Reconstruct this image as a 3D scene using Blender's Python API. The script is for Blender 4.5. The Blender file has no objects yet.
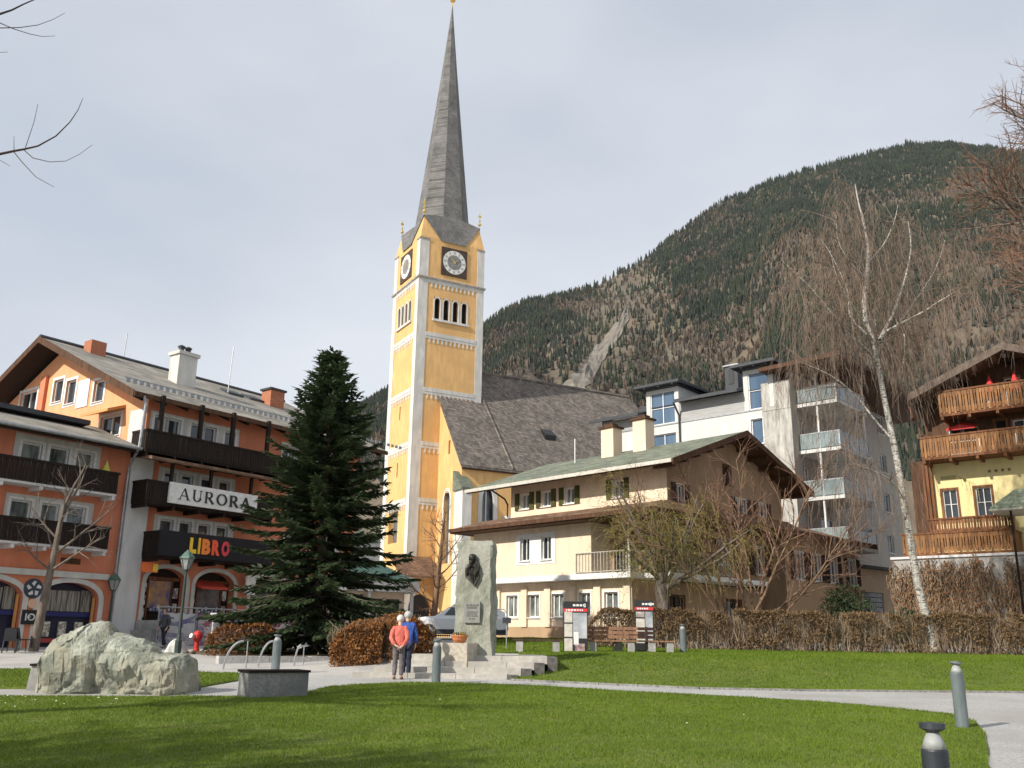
import bpy, bmesh, math, random
import numpy as np
from mathutils import Vector, Matrix, noise
from mathutils.geometry import delaunay_2d_cdt
R = math.radians
SC = bpy.context.scene
COL = SC.collection
# ------------------------------------------------------------------ camera
F, CAM_H, PITCH, ROLL = 928.0, 1.55, R(15.54), R(0.86)
cam = bpy.data.objects.new('camera', bpy.data.cameras.new('camera'))
COL.objects.link(cam)
cam.data.sensor_width = 36.0
cam.data.lens = F / 1024 * 36.0
cam.data.clip_start = 0.05
cam.data.clip_end = 12000
CM = Matrix.Rotation(math.pi / 2 + PITCH, 3, 'X') @ Matrix.Rotation(ROLL, 3, 'Z')
cam.matrix_world = Matrix.Translation((0, 0, CAM_H)) @ CM.to_4x4()
SC.camera = cam
# ------------------------------------------------------------------ light
SUN_EL, SUN_A = R(33), R(40)
TO_SUN = Vector((-math.cos(SUN_A) * math.cos(SUN_EL), -math.sin(SUN_A) * math.cos(SUN_EL), math.sin(SUN_EL)))
sun = bpy.data.objects.new('sun', bpy.data.lights.new('sun', 'SUN'))
COL.objects.link(sun)
sun.data.energy = 4.7
sun.data.angle = R(0.6)
sun.data.color = (1.0, 0.94, 0.84)
sun.rotation_euler = (-TO_SUN).to_track_quat('-Z', 'Y').to_euler()
W = bpy.data.worlds.new('World')
SC.world = W
W.use_nodes = True
nt = W.node_tree
nt.nodes.clear()
wo = nt.nodes.new('ShaderNodeOutputWorld')
bg = nt.nodes.new('ShaderNodeBackground')
sky = nt.nodes.new('ShaderNodeTexSky')
sky.sky_type = 'NISHITA'
sky.sun_disc = False
sky.sun_elevation = SUN_EL
sky.sun_rotation = math.atan2(TO_SUN.x, TO_SUN.y)
tc = nt.nodes.new('ShaderNodeTexCoord')
mp = nt.nodes.new('ShaderNodeMapping')
mp.inputs['Scale'].default_value = (1.0, 1.0, 2.2)
cn = nt.nodes.new('ShaderNodeTexNoise')
cn.inputs['Scale'].default_value = 1.1
cn.inputs['Detail'].default_value = 5
cn.inputs['Roughness'].default_value = 0.5
cr = nt.nodes.new('ShaderNodeValToRGB')       # thin overcast: paler and greyer cloud
cr.color_ramp.elements[0].position = 0.36
cr.color_ramp.elements[0].color = (5.9, 6.4, 7.25, 1)
cr.color_ramp.elements[1].position = 0.62
cr.color_ramp.elements[1].color = (8.4, 8.7, 9.15, 1)
mx = nt.nodes.new('ShaderNodeMixRGB')
mx.inputs['Fac'].default_value = 0.86
L = nt.links.new
L(tc.outputs['Generated'], mp.inputs['Vector'])
L(mp.outputs['Vector'], cn.inputs['Vector'])
L(cn.outputs['Fac'], cr.inputs['Fac'])
L(sky.outputs['Color'], mx.inputs['Color1'])
L(cr.outputs['Color'], mx.inputs['Color2'])
L(mx.outputs['Color'], bg.inputs['Color'])
bg.inputs['Strength'].default_value = 0.092
L(bg.outputs['Background'], wo.inputs['Surface'])
SC.view_settings.view_transform = 'Standard'
SC.view_settings.look = 'None'
SC.view_settings.exposure = 0.2
SC.view_settings.gamma = 1.0
SC.view_settings.use_curve_mapping = False
SC.cycles.max_bounces = 6
SC.cycles.diffuse_bounces = 3
SC.cycles.transparent_max_bounces = 12
SC.cycles.use_adaptive_sampling = True
SC.cycles.adaptive_threshold = 0.02

# ------------------------------------------------------------------ measuring helpers
def ray(u, v):
    return CM @ Vector(((u - 512) / F, (384 - v) / F, -1))
CO = Vector((0, 0, CAM_H))
def at(u, v, Y):
    d = ray(u, v)
    return CO + d * (Y / d.y)
def on_path(u, v, e=0.0):
    d = ray(u, v)
    return CO + d * ((-.248 + e - CAM_H) / (d.z - .031 * d.y))
def smooth(a, b, x):
    t = min(1, max(0, (x - a) / (b - a)))
    return t * t * (3 - 2 * t)
def zp(y):
    return min(max(0.0, .031 * (y - 8)), 1.65)
def zu(y):
    return float(np.interp(y, [20, 27, 38, 46, 60], [1.05, 1.13, 1.25, 1.69, 1.8]))
def y_edge(x):      # upper edge of the gravel path
    return float(np.interp(x, [-4, 0.2, 4.8, 13.1, 30], [26.4, 26.2, 24.5, 24.6, 26]))
def tz(x, y):       # the ground: a plane rising gently, with a higher terrace to the right at the back
    a = zp(y)
    if x < -7: return a
    ye = y_edge(x)
    w = smooth(0, 7.5, y - ye - 0.1) * smooth(-7, -3.5, x) if x > 0.3 else smooth(28.6, 32, y) * smooth(-7, -3.5, x)
    return a + max(0, zu(y) - a) * w

# ------------------------------------------------------------------ mesh builder
class MB:
    def __init__(s, M=None):
        s.v = []; s.f = []; s.mi = []; s.g = []; s.M = M
    def add(s, vs, fs, m=0):
        b = len(s.v)
        s.g.append((b, len(s.f)))
        if s.M is not None:
            M = s.M
            vs = [tuple(M @ Vector(p)) for p in vs]
        s.v.extend(vs)
        s.f.extend([tuple(i + b for i in f) for f in fs])
        s.mi.extend([m] * len(fs))
    def box(s, x0, x1, y0, y1, z0, z1, m=0):
        s.add([(x0, y0, z0), (x1, y0, z0), (x1, y1, z0), (x0, y1, z0), (x0, y0, z1), (x1, y0, z1), (x1, y1, z1), (x0, y1, z1)],
              [(0, 3, 2, 1), (4, 5, 6, 7), (0, 1, 5, 4), (1, 2, 6, 5), (2, 3, 7, 6), (3, 0, 4, 7)], m)
        return s
    def hexa(s, p, m=0):     # eight points: bottom ring, top ring
        s.add([tuple(q) for q in p], [(0, 3, 2, 1), (4, 5, 6, 7), (0, 1, 5, 4), (1, 2, 6, 5), (2, 3, 7, 6), (3, 0, 4, 7)], m)
        return s
    def slab(s, pts, t, m=0):    # flat polygon given thickness t downwards along z
        n = len(pts)
        vs = [tuple(p) for p in pts] + [(p[0], p[1], p[2] - t) for p in pts]
        fs = [tuple(range(n)), tuple(range(2 * n - 1, n - 1, -1))] + [(i, i + n, (i + 1) % n + n, (i + 1) % n) for i in range(n)]
        s.add(vs, fs, m)
        return s
    def prism(s, poly, y0, y1, m=0):   # polygon in x,z extruded along y
        n = len(poly)
        vs = [(p[0], y0, p[1]) for p in poly] + [(p[0], y1, p[1]) for p in poly]
        fs = [tuple(range(n)), tuple(range(2 * n - 1, n - 1, -1))] + [(i, i + n, (i + 1) % n + n, (i + 1) % n) for i in range(n)]
        s.add(vs, fs, m)
        return s
    def tube(s, pts, rad, n=6, m=0, cap=True):
        pts = [Vector(p) for p in pts]
        k = len(pts)
        if not hasattr(rad, '__len__'): rad = [rad] * k
        vs = []; fs = []
        up = None
        for i in range(k):
            d = (pts[min(i + 1, k - 1)] - pts[max(i - 1, 0)])
            if d.length < 1e-9: d = Vector((0, 0, 1))
            d.normalize()
            if up is None: up = Vector((0, 0, 1)) if abs(d.z) < 0.9 else Vector((1, 0, 0))
            a = d.cross(up)
            if a.length < 1e-6: a = d.orthogonal()
            a.normalize()
            b = d.cross(a)
            up = -b if False else up
            for j in range(n):
                t = 2 * math.pi * j / n
                q = pts[i] + (a * math.cos(t) + b * math.sin(t)) * rad[i]
                vs.append((q.x, q.y, q.z))
        for i in range(k - 1):
            for j in range(n):
                j2 = (j + 1) % n
                fs.append((i * n + j, i * n + j2, (i + 1) * n + j2, (i + 1) * n + j))
        if cap:
            fs.append(tuple(range(n - 1, -1, -1)))
            fs.append(tuple((k - 1) * n + j for j in range(n)))
        s.add(vs, fs, m)
        return s
    def bar(s, a, b, w, h=None, m=0):
        s.tube([a, b], [w * .7071] * 2, 4, m)
        return s
    def lathe(s, prof, n=12, c=(0, 0, 0), m=0, rot=0.0):
        vs = []; fs = []
        k = len(prof)
        for r, z in prof:
            for j in range(n):
                t = 2 * math.pi * j / n + rot
                vs.append((c[0] + r * math.cos(t), c[1] + r * math.sin(t), c[2] + z))
        for i in range(k - 1):
            for j in range(n):
                j2 = (j + 1) % n
                fs.append((i * n + j, i * n + j2, (i + 1) * n + j2, (i + 1) * n + j))
        fs.append(tuple(range(n - 1, -1, -1)))
        fs.append(tuple((k - 1) * n + j for j in range(n)))
        s.add(vs, fs, m)
        return s
    def ball(s, c, r, n=10, k=7, m=0, sc=(1, 1, 1)):
        vs = []; fs = []
        for i in range(k + 1):
            p = math.pi * i / k
            for j in range(n):
                t = 2 * math.pi * j / n
                vs.append((c[0] + r * sc[0] * math.sin(p) * math.cos(t), c[1] + r * sc[1] * math.sin(p) * math.sin(t), c[2] + r * sc[2] * math.cos(p)))
        for i in range(k):
            for j in range(n):
                j2 = (j + 1) % n
                fs.append((i * n + j, (i + 1) * n + j, (i + 1) * n + j2, i * n + j2))
        s.add(vs, fs, m)
        return s
    def parts(s, name, mats, parent, per=1):
        """every `per` pieces added so far become an object of their own"""
        res = []
        for i in range(0, len(s.g), per):
            v0, f0 = s.g[i]
            v1, f1 = s.g[i + per] if i + per < len(s.g) else (len(s.v), len(s.f))
            q = MB(); q.v = s.v[v0:v1]; q.f = [tuple(k - v0 for k in f) for f in s.f[f0:f1]]; q.mi = s.mi[f0:f1]
            res.append(q.build(name, mats, parent))
        return res
    def build(s, name, mats, parent=None, smooth=False, loc=None, rz=0):
        me = bpy.data.meshes.new(name)
        me.from_pydata(s.v, [], s.f)
        if not isinstance(mats, (list, tuple)): mats = [mats]
        for m in mats: me.materials.append(m)
        if len(mats) > 1: me.polygons.foreach_set('material_index', s.mi)
        if smooth: me.polygons.foreach_set('use_smooth', [True] * len(me.polygons))
        me.update()
        o = bpy.data.objects.new(name, me)
        COL.objects.link(o)
        if parent is not None: o.parent = parent
        if loc is not None: o.location = loc
        if rz: o.rotation_euler.z = rz
        return o
def tag(o, label=None, cat=None, group=None, kind=None):
    if label: o['label'] = label
    if cat: o['category'] = cat
    if group: o['group'] = group
    if kind: o['kind'] = kind
    return o
def thing(name, label, cat, loc=(0, 0, 0), rz=0.0, group=None):
    o = bpy.data.objects.new(name, None)
    COL.objects.link(o)
    o.empty_display_size = 0.2
    o.location = loc
    o.rotation_euler.z = rz
    return tag(o, label, cat, group)
def copy_thing(root, loc, rz=0.0, label=None):
    def cp(o, par):
        c = o.copy(); COL.objects.link(c)
        if par is not None: c.parent = par
        for ch in list(o.children): cp(ch, c)
        return c
    r = cp(root, None)
    r.location = loc; r.rotation_euler.z = rz
    if label: r['label'] = label
    return r
def FRONT(y0=0.0): return Matrix.Translation((0, y0, 0))
def RIGHT(x1, y0=0.0): return Matrix(((0, -1, 0, x1), (1, 0, 0, y0), (0, 0, 1, 0), (0, 0, 0, 1)))
def LEFT(x0, y1=0.0): return Matrix(((0, 1, 0, x0), (-1, 0, 0, y1), (0, 0, 1, 0), (0, 0, 0, 1)))
def BACK(y1, x1=0.0): return Matrix(((-1, 0, 0, x1), (0, -1, 0, y1), (0, 0, 1, 0), (0, 0, 0, 1)))

# ------------------------------------------------------------------ materials
def newmat(name, col=(.5, .5, .5), rough=.8, metal=0.0):
    m = bpy.data.materials.new(name)
    m.use_nodes = True
    b = m.node_tree.nodes['Principled BSDF']
    b.inputs['Base Color'].default_value = (*col, 1)
    b.inputs['Roughness'].default_value = rough
    b.inputs['Metallic'].default_value = metal
    return m, m.node_tree, b
def noisy(name, c1, c2, scale=3.0, rough=.85, detail=6, stretch=(1, 1, 1), bump=0.0, bscale=None, lo=.35, hi=.65, metal=0.0, c3=None, s3=.4, spec=None):
    """two tone noise over a surface, optional third tone at a larger scale, optional bump"""
    m, t, b = newmat(name, c1, rough, metal)
    N = t.nodes.new
    co = N('ShaderNodeTexCoord'); mp = N('ShaderNodeMapping')
    mp.inputs['Scale'].default_value = stretch
    t.links.new(co.outputs['Object'], mp.inputs['Vector'])
    n = N('ShaderNodeTexNoise'); n.inputs['Scale'].default_value = scale; n.inputs['Detail'].default_value = detail
    n.inputs['Roughness'].default_value = .62
    t.links.new(mp.outputs['Vector'], n.inputs['Vector'])
    r = N('ShaderNodeValToRGB')
    r.color_ramp.elements[0].position = lo; r.color_ramp.elements[0].color = (*c1, 1)
    r.color_ramp.elements[1].position = hi; r.color_ramp.elements[1].color = (*c2, 1)
    t.links.new(n.outputs['Fac'], r.inputs['Fac'])
    out = r.outputs['Color']
    if c3 is not None:
        n3 = N('ShaderNodeTexNoise'); n3.inputs['Scale'].default_value = s3; n3.inputs['Detail'].default_value = 4
        t.links.new(co.outputs['Object'], n3.inputs['Vector'])
        r3 = N('ShaderNodeValToRGB'); r3.color_ramp.elements[0].position = .45; r3.color_ramp.elements[1].position = .68
        t.links.new(n3.outputs['Fac'], r3.inputs['Fac'])
        x = N('ShaderNodeMixRGB'); x.inputs['Color2'].default_value = (*c3, 1)
        t.links.new(r3.outputs['Color'], x.inputs['Fac'])
        t.links.new(out, x.inputs['Color1'])
        out = x.outputs['Color']
    t.links.new(out, b.inputs['Base Color'])
    if spec is not None: b.inputs['Specular IOR Level'].default_value = spec
    if bump:
        nb = N('ShaderNodeTexNoise'); nb.inputs['Scale'].default_value = bscale or scale * 4; nb.inputs['Detail'].default_value = 5
        t.links.new(mp.outputs['Vector'], nb.inputs['Vector'])
        bp = N('ShaderNodeBump'); bp.inputs['Strength'].default_value = bump; bp.inputs['Distance'].default_value = .05
        t.links.new(nb.outputs['Fac'], bp.inputs['Height'])
        t.links.new(bp.outputs['Normal'], b.inputs['Normal'])
    return m
def dim(c, k): return tuple(x * k for x in c)
def stucco(name, c, spread=.12):
    return noisy(name, dim(c, 1 - spread * 1.5), dim(c, 1 + spread * .5), 2.2, .92, 9, (1, 1, .22), .25, 30, c3=dim(c, 1 - spread * 1.4), s3=.35, spec=.2)
def wood(name, c, spread=.35):
    return noisy(name, dim(c, 1 - spread), dim(c, 1 + spread), 7, .75, 5, (1, 1, .12), .2, 16, spec=.25)
def shingle(name, c1, c2, row=.35, wdt=.4):
    """rows of shingles: rows follow height, cells follow the horizontal axes"""
    m, t, b = newmat(name, c1, .85)
    N = t.nodes.new
    co = N('ShaderNodeTexCoord')
    sp = N('ShaderNodeSeparateXYZ'); t.links.new(co.outputs['Object'], sp.inputs[0])
    ad = N('ShaderNodeMath'); ad.operation = 'ADD'
    t.links.new(sp.outputs['X'], ad.inputs[0]); t.links.new(sp.outputs['Y'], ad.inputs[1])
    cb = N('ShaderNodeCombineXYZ'); t.links.new(ad.outputs[0], cb.inputs['X']); t.links.new(sp.outputs['Z'], cb.inputs['Y'])
    br = N('ShaderNodeTexBrick')
    br.inputs['Color1'].default_value = (*c1, 1); br.inputs['Color2'].default_value = (*c2, 1)
    br.inputs['Mortar'].default_value = (*dim(c1, .62), 1)
    br.inputs['Scale'].default_value = 1; br.inputs['Mortar Size'].default_value = row * .07
    br.inputs['Brick Width'].default_value = wdt; br.inputs['Row Height'].default_value = row
    t.links.new(cb.outputs[0], br.inputs['Vector'])
    n = N('ShaderNodeTexNoise'); n.inputs['Scale'].default_value = .6; n.inputs['Detail'].default_value = 8; n.inputs['Roughness'].default_value = .7
    t.links.new(co.outputs['Object'], n.inputs['Vector'])
    r = N('ShaderNodeValToRGB'); r.color_ramp.elements[0].position = .3; r.color_ramp.elements[0].color = (.6, .6, .6, 1)
    r.color_ramp.elements[1].position = .72; r.color_ramp.elements[1].color = (1.35, 1.33, 1.3, 1)
    t.links.new(n.outputs['Fac'], r.inputs['Fac'])
    x = N('ShaderNodeMixRGB'); x.blend_type = 'MULTIPLY'; x.inputs['Fac'].default_value = 1
    t.links.new(br.outputs['Color'], x.inputs['Color1']); t.links.new(r.outputs['Color'], x.inputs['Color2'])
    t.links.new(x.outputs['Color'], b.inputs['Base Color'])
    b.inputs['Specular IOR Level'].default_value = .25
    bp = N('ShaderNodeBump'); bp.inputs['Strength'].default_value = .5; bp.inputs['Distance'].default_value = .04
    t.links.new(br.outputs['Fac'], bp.inputs['Height']); bp.invert = True
    t.links.new(bp.outputs['Normal'], b.inputs['Normal'])
    return m
def leafmat(name, c1, c2, trans=.25, rough=.6, scale=.8, rnd=.0):
    m, t, b = newmat(name, c1, rough)
    N = t.nodes.new
    g = N('ShaderNodeNewGeometry')
    co = N('ShaderNodeTexCoord')
    n = N('ShaderNodeTexNoise'); n.inputs['Scale'].default_value = scale; n.inputs['Detail'].default_value = 3
    t.links.new(co.outputs['Object'], n.inputs['Vector'])
    ad = N('ShaderNodeMath'); ad.operation = 'MULTIPLY_ADD'; ad.inputs[1].default_value = .6; 
    t.links.new(g.outputs['Random Per Island'], ad.inputs[0]); 
    sb = N('ShaderNodeMath'); sb.operation = 'SUBTRACT'; sb.inputs[1].default_value = .3
    t.links.new(n.outputs['Fac'], sb.inputs[0]); t.links.new(sb.outputs[0], ad.inputs[2])
    x = N('ShaderNodeMixRGB'); x.inputs['Color1'].default_value = (*c1, 1); x.inputs['Color2'].default_value = (*c2, 1)
    t.links.new(ad.outputs[0], x.inputs['Fac'])
    t.links.new(x.outputs['Color'], b.inputs['Base Color'])
    b.inputs['Specular IOR Level'].default_value = .25
    if trans:
        tr = N('ShaderNodeBsdfTranslucent'); t.links.new(x.outputs['Color'], tr.inputs['Color'])
        mxs = N('ShaderNodeMixShader'); mxs.inputs['Fac'].default_value = trans
        o = t.nodes['Material Output']
        t.links.new(b.outputs['BSDF'], mxs.inputs[1]); t.links.new(tr.outputs['BSDF'], mxs.inputs[2])
        t.links.new(mxs.outputs['Shader'], o.inputs['Surface'])
    return m
def glassmat(name, c=(.02, .025, .03), rough=.06, c2=None, scale=.9):
    m = noisy(name, c, c2 or dim(c, 2.2), scale, rough, 3, (1, 1, .25))
    m.node_tree.nodes['Principled BSDF'].inputs['Specular IOR Level'].default_value = .8
    return m
# ================================================================== THE SETTING
rng = np.random.default_rng(7)
random.seed(11)
M_paving = noisy('paving', (.36, .345, .32), (.50, .48, .45), 14, .9, 9, (1, 1, 1), .3, 60, c3=(.31, .30, .28), s3=.6)
M_gravel = noisy('gravel', (.30, .295, .28), (.55, .54, .52), 22, .95, 9, (1, 1, 1), .7, 70, c3=(.36, .345, .32), s3=.7)
M_soil = noisy('lawn_soil', (.06, .085, .010), (.13, .16, .02), 2.2, .95, 8, (1, 1, 1), .5, 40, c3=(.15, .155, .035), s3=.45)
M_earth = noisy('dark_earth', (.06, .04, .025), (.12, .085, .055), 7, .95, 7, (1, 1, 1), .5, 30)
M_kerb = noisy('granite_kerb', (.33, .32, .30), (.5, .49, .46), 12, .85, 6)
# ground sheet: fine near the camera, coarse to the horizon
xs = list(np.arange(-60, 60.1, 1.0)); ys = list(np.arange(-12, 62.1, 1.0))
xs = [-6000, -2500, -900, -350, -160, -90] + xs + [90, 160, 350, 900, 2500, 6000]
ys = [-3000, -800, -200, -60, -25] + ys + [75, 95, 130, 200, 350, 800, 2500, 6000]
g = MB()
g.v = [(x, y, tz(x, y) - .012) for y in ys for x in xs]
nx = len(xs)
g.f = [(j * nx + i, j * nx + i + 1, (j + 1) * nx + i + 1, (j + 1) * nx + i) for j in range(len(ys) - 1) for i in range(nx - 1)]
tag(g.build('ground', M_paving, smooth=True), kind='structure')

def inside(poly, x, y):
    c = False
    n = len(poly)
    for i in range(n):
        x1, y1 = poly[i]; x2, y2 = poly[i - 1]
        if (y1 > y) != (y2 > y) and x < (x2 - x1) * (y - y1) / (y2 - y1) + x1: c = not c
    return c
def densify(poly, step):
    out = []
    n = len(poly)
    for i in range(n):
        a = poly[i]; b = poly[(i + 1) % n]
        k = max(1, int(math.dist(a, b) / step))
        out += [(a[0] + (b[0] - a[0]) * t / k, a[1] + (b[1] - a[1]) * t / k) for t in range(k)]
    return out
def rounded(poly, it=2):
    for _ in range(it):
        q = []
        n = len(poly)
        for i in range(n):
            a = poly[i]; b = poly[(i + 1) % n]
            q += [(a[0] * .75 + b[0] * .25, a[1] * .75 + b[1] * .25), (a[0] * .25 + b[0] * .75, a[1] * .25 + b[1] * .75)]
        poly = q
    return poly
def sheet(name, poly, off, step, mat, edge=0.0, wobble=0.0):
    b = densify(poly, step * .6)
    if wobble:
        b = [(x + wobble * noise.noise((x * 1.7, y * 1.7, 3)), y + wobble * noise.noise((x * 1.7, y * 1.7, 9))) for x, y in b]
    x0, x1 = min(p[0] for p in b), max(p[0] for p in b)
    y0, y1 = min(p[1] for p in b), max(p[1] for p in b)
    pts = [Vector(p) for p in b]
    nb = len(pts)
    y = y0 + step / 2
    while y < y1:
        x = x0 + step / 2
        while x < x1:
            q = (x + random.uniform(-.2, .2) * step, y + random.uniform(-.2, .2) * step)
            if inside(b, *q) and min((q[0] - p[0]) ** 2 + (q[1] - p[1]) ** 2 for p in b) > (step * .35) ** 2:
                pts.append(Vector(q))
            x += step
        y += step
    v, e, f, _, _, _ = delaunay_2d_cdt(pts, [(i, (i + 1) % nb) for i in range(nb)], [], 1, 1e-4)
    m = MB()
    m.v = [(p.x, p.y, tz(p.x, p.y) + off) for p in v]
    m.f = []
    for t in f:
        a, b_, c = [v[i] for i in t[:3]]
        m.f.append(tuple(t) if (b_ - a).cross(c - a) > 0 else tuple(reversed(t)))
    if edge:        # turned-down edge
        bd = {}
        for t in m.f:
            for i in range(len(t)):
                k = (t[i], t[(i + 1) % len(t)])
                bd[k] = 1
        for (i, j) in list(bd):
            if (j, i) not in bd:
                n = len(m.v)
                m.v += [(m.v[i][0], m.v[i][1], m.v[i][2] - edge), (m.v[j][0], m.v[j][1], m.v[j][2] - edge)]
                m.f.append((j, i, n, n + 1))
    return tag(m.build(name, mat, smooth=True), kind='structure'), b

P = lambda u, v: tuple(on_path(u, v)[:2])
lawn_front = [P(-60, 694), P(0, 697), P(100, 698), P(200, 697.5), P(285, 698.5), P(308, 693), P(330, 687.5), P(380, 684.5), P(430, 683.5), P(530, 686.5),
              P(640, 693), P(750, 698.5), P(840, 704.5), P(888, 709), P(950, 715), P(976, 723), P(986, 736), P(989, 768), (4.7, 9.0), (4.2, 6.8), (2.5, 5), (-9, 6), (-14, 12)]
lawn_front = densify(lawn_front, 2.5)
tag(sheet('front_lawn', lawn_front, .03, .9, M_soil, .08, .05)[0])
gravel_path = [P(-80, 689), P(0, 690), P(60, 690), P(195, 689), P(240, 681), P(330, 676), P(420, 677), P(512, 679), P(600, 683.5), P(700, 688), P(800, 690), P(1024, 692),
               P(1190, 694), (16, 21), (11, 15.5), (8.0, 11), (7.0, 5), (1.5, 4), (-10, 5), (-18, 12), (-20, 21)]
sheet('gravel_path', gravel_path, .0, 1.6, M_gravel)
lawn_terrace = [P(512, 680.5), P(600, 684.5), P(700, 689), P(800, 691), P(1024, 693), P(1200, 695), (26, 27), (34, 39.6), (1.2, 39.6), (.9, 36), (.35, 32.5), (.35, 28.4), (-.1, 27.4)]
lawn_terrace = densify(lawn_terrace, 3)
sheet('terrace_lawn', lawn_terrace, .03, .9, M_soil, .08, .04)
kb = MB()
kp_ = densify([P(512, 680.5), P(600, 684.5), P(700, 689), P(800, 691), P(1024, 693), P(1200, 695)], .5)
kp_ = [q for q in kp_ if q[1] < 30][:int(sum(1 for q in kp_) * .5)]
for a_, b_ in zip(kp_[:-1], kp_[1:]):
    if math.dist(a_, b_) > 1.2: continue
    dx_, dy_ = b_[0] - a_[0], b_[1] - a_[1]; l_ = math.hypot(dx_, dy_); nx_, ny_ = -dy_ / l_ * .09, dx_ / l_ * .09
    za, zb_ = tz(*a_) + .035, tz(*b_) + .035
    f_ = .97
    b2 = (a_[0] + dx_ * f_, a_[1] + dy_ * f_)
    kb.hexa([(a_[0] - nx_, a_[1] - ny_, za - .15), (b2[0] - nx_, b2[1] - ny_, zb_ - .15), (b2[0], b2[1], zb_ - .15), (a_[0], a_[1], za - .15), (a_[0] - nx_, a_[1] - ny_, za + .012), (b2[0] - nx_, b2[1] - ny_, zb_ + .012), (b2[0], b2[1], zb_ + .012), (a_[0], a_[1], za + .012)])
tag(kb.build('kerb_strip', noisy('kerb_dark', (.15, .145, .135), (.30, .29, .27), 12, .9, 6)), kind='structure')
lawn_left = [P(-90, 670), P(-20, 670), P(70, 670), P(150, 672), P(200, 673), P(242, 674.5), P(238, 681), P(196, 688), P(120, 688.5), P(35, 689), P(-70, 688)]
sheet('side_lawn', lawn_left, .03, .9, M_soil, .08, .04)
lawn_house = [(1.1, 39.7), (.8, 36), (.25, 32.6), (-1.2, 32.4), (-1.9, 39), (-2.0, 45.5), (2.2, 47.4), (5.2, 44.2), (6.6, 42), (6.6, 39.7)]
sheet('house_lawn', lawn_house, .04, .9, M_soil, .08, .03)

# grass blades standing on the lawns
def grass(name, polys, n, h, w, ylim, dens_pow, mats):
    vs = []; k = 0
    res = []
    for poly in polys:
        x0, x1 = min(p[0] for p in poly), max(p[0] for p in poly)
        y0, y1 = max(ylim[0], min(p[1] for p in poly)), min(ylim[1], max(p[1] for p in poly))
        A = (x1 - x0) * (y1 - y0)
        m = int(n * A)
        X = rng.uniform(x0, x1, m); Y = rng.uniform(y0, y1, m)
        keep = np.zeros(m, bool)
        px = np.array(poly)
        for i in range(len(px)):
            a = px[i]; b = px[i - 1]
            if abs(b[1] - a[1]) < 1e-9: continue
            c = ((a[1] > Y) != (b[1] > Y)) & (X < (b[0] - a[0]) * (Y - a[1]) / (b[1] - a[1]) + a[0])
            keep ^= c
        keep &= (np.abs(X) < .64 * Y + .5)
        keep &= rng.uniform(0, 1, m) < np.clip((14.0 / Y) ** dens_pow, 0, 1)
        res.append(np.stack([X[keep], Y[keep]], 1))
    q = np.concatenate(res)
    Z = np.array([tz(a, b) for a, b in q]) + .025
    N = len(q)
    ang = rng.uniform(0, 2 * np.pi, N)
    tuft = np.array([noise.noise((a * 1.3, b * 1.3, 0)) for a, b in q])
    hh = h * rng.uniform(.55, 1.25, N) * (1 + .5 * tuft) * (1 + .02 * (q[:, 1] - 10))
    ww = w * rng.uniform(.7, 1.3, N) * np.maximum(1, q[:, 1] / 15)
    lean = rng.normal(0, .45, (N, 2)) * hh[:, None]
    co = np.zeros((N, 3, 3))
    dx = np.stack([np.cos(ang), np.sin(ang)], 1) * ww[:, None] / 2
    co[:, 0, :2] = q - dx; co[:, 1, :2] = q + dx; co[:, 2, :2] = q + lean
    co[:, 0, 2] = Z; co[:, 1, 2] = Z; co[:, 2, 2] = Z + hh
    me = bpy.data.meshes.new(name)
    me.vertices.add(N * 3); me.vertices.foreach_set('co', co.ravel())
    me.loops.add(N * 3); me.loops.foreach_set('vertex_index', np.arange(N * 3))
    me.polygons.add(N); me.polygons.foreach_set('loop_start', np.arange(0, N * 3, 3)); me.polygons.foreach_set('loop_total', np.full(N, 3))
    me.materials.append(mats)
    me.update(); me.validate()
    o = bpy.data.objects.new(name, me); COL.objects.link(o)
    return tag(o, kind='stuff')
M_blade = leafmat('grass_blade', (.090, .155, .012), (.195, .265, .028), .3, .55, .3)
grass('front_grass', [lawn_front], 2300, .034, .011, (9.2, 26.6), 1.2, M_blade)
grass('terrace_grass', [lawn_terrace], 1100, .036, .012, (22, 39.8), .7, M_blade)
grass('side_grass', [lawn_left, lawn_house], 900, .038, .013, (20, 48), .5, M_blade)
# pale fallen leaves and daisies scattered over the lawn
mb = MB()
for i in range(150):
    x, y = random.uniform(-9, 8), random.uniform(11, 24)
    if i < 130: x, y = random.gauss(-9.0, 1.2), random.gauss(19, .8)
    if not inside(lawn_front, x, y): continue
    s = random.uniform(.008, .022); a = random.uniform(0, 6.28); z = tz(x, y) + .045 + random.uniform(0, .03)
    c, d = math.cos(a) * s, math.sin(a) * s
    mb.add([(x - c, y - d, z), (x + d, y - c, z + .01), (x + c, y + d, z), (x - d, y + c, z - .005)], [(0, 1, 2, 3)], random.choice([0, 1, 1]))
M_daisy = newmat('daisy', (.75, .75, .6), .7)[0]
M_dryleaf = newmat('dry_leaf', (.30, .22, .10), .8)[0]
tag(mb.build('fallen_leaves', [M_daisy, M_dryleaf]), kind='stuff')

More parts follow.
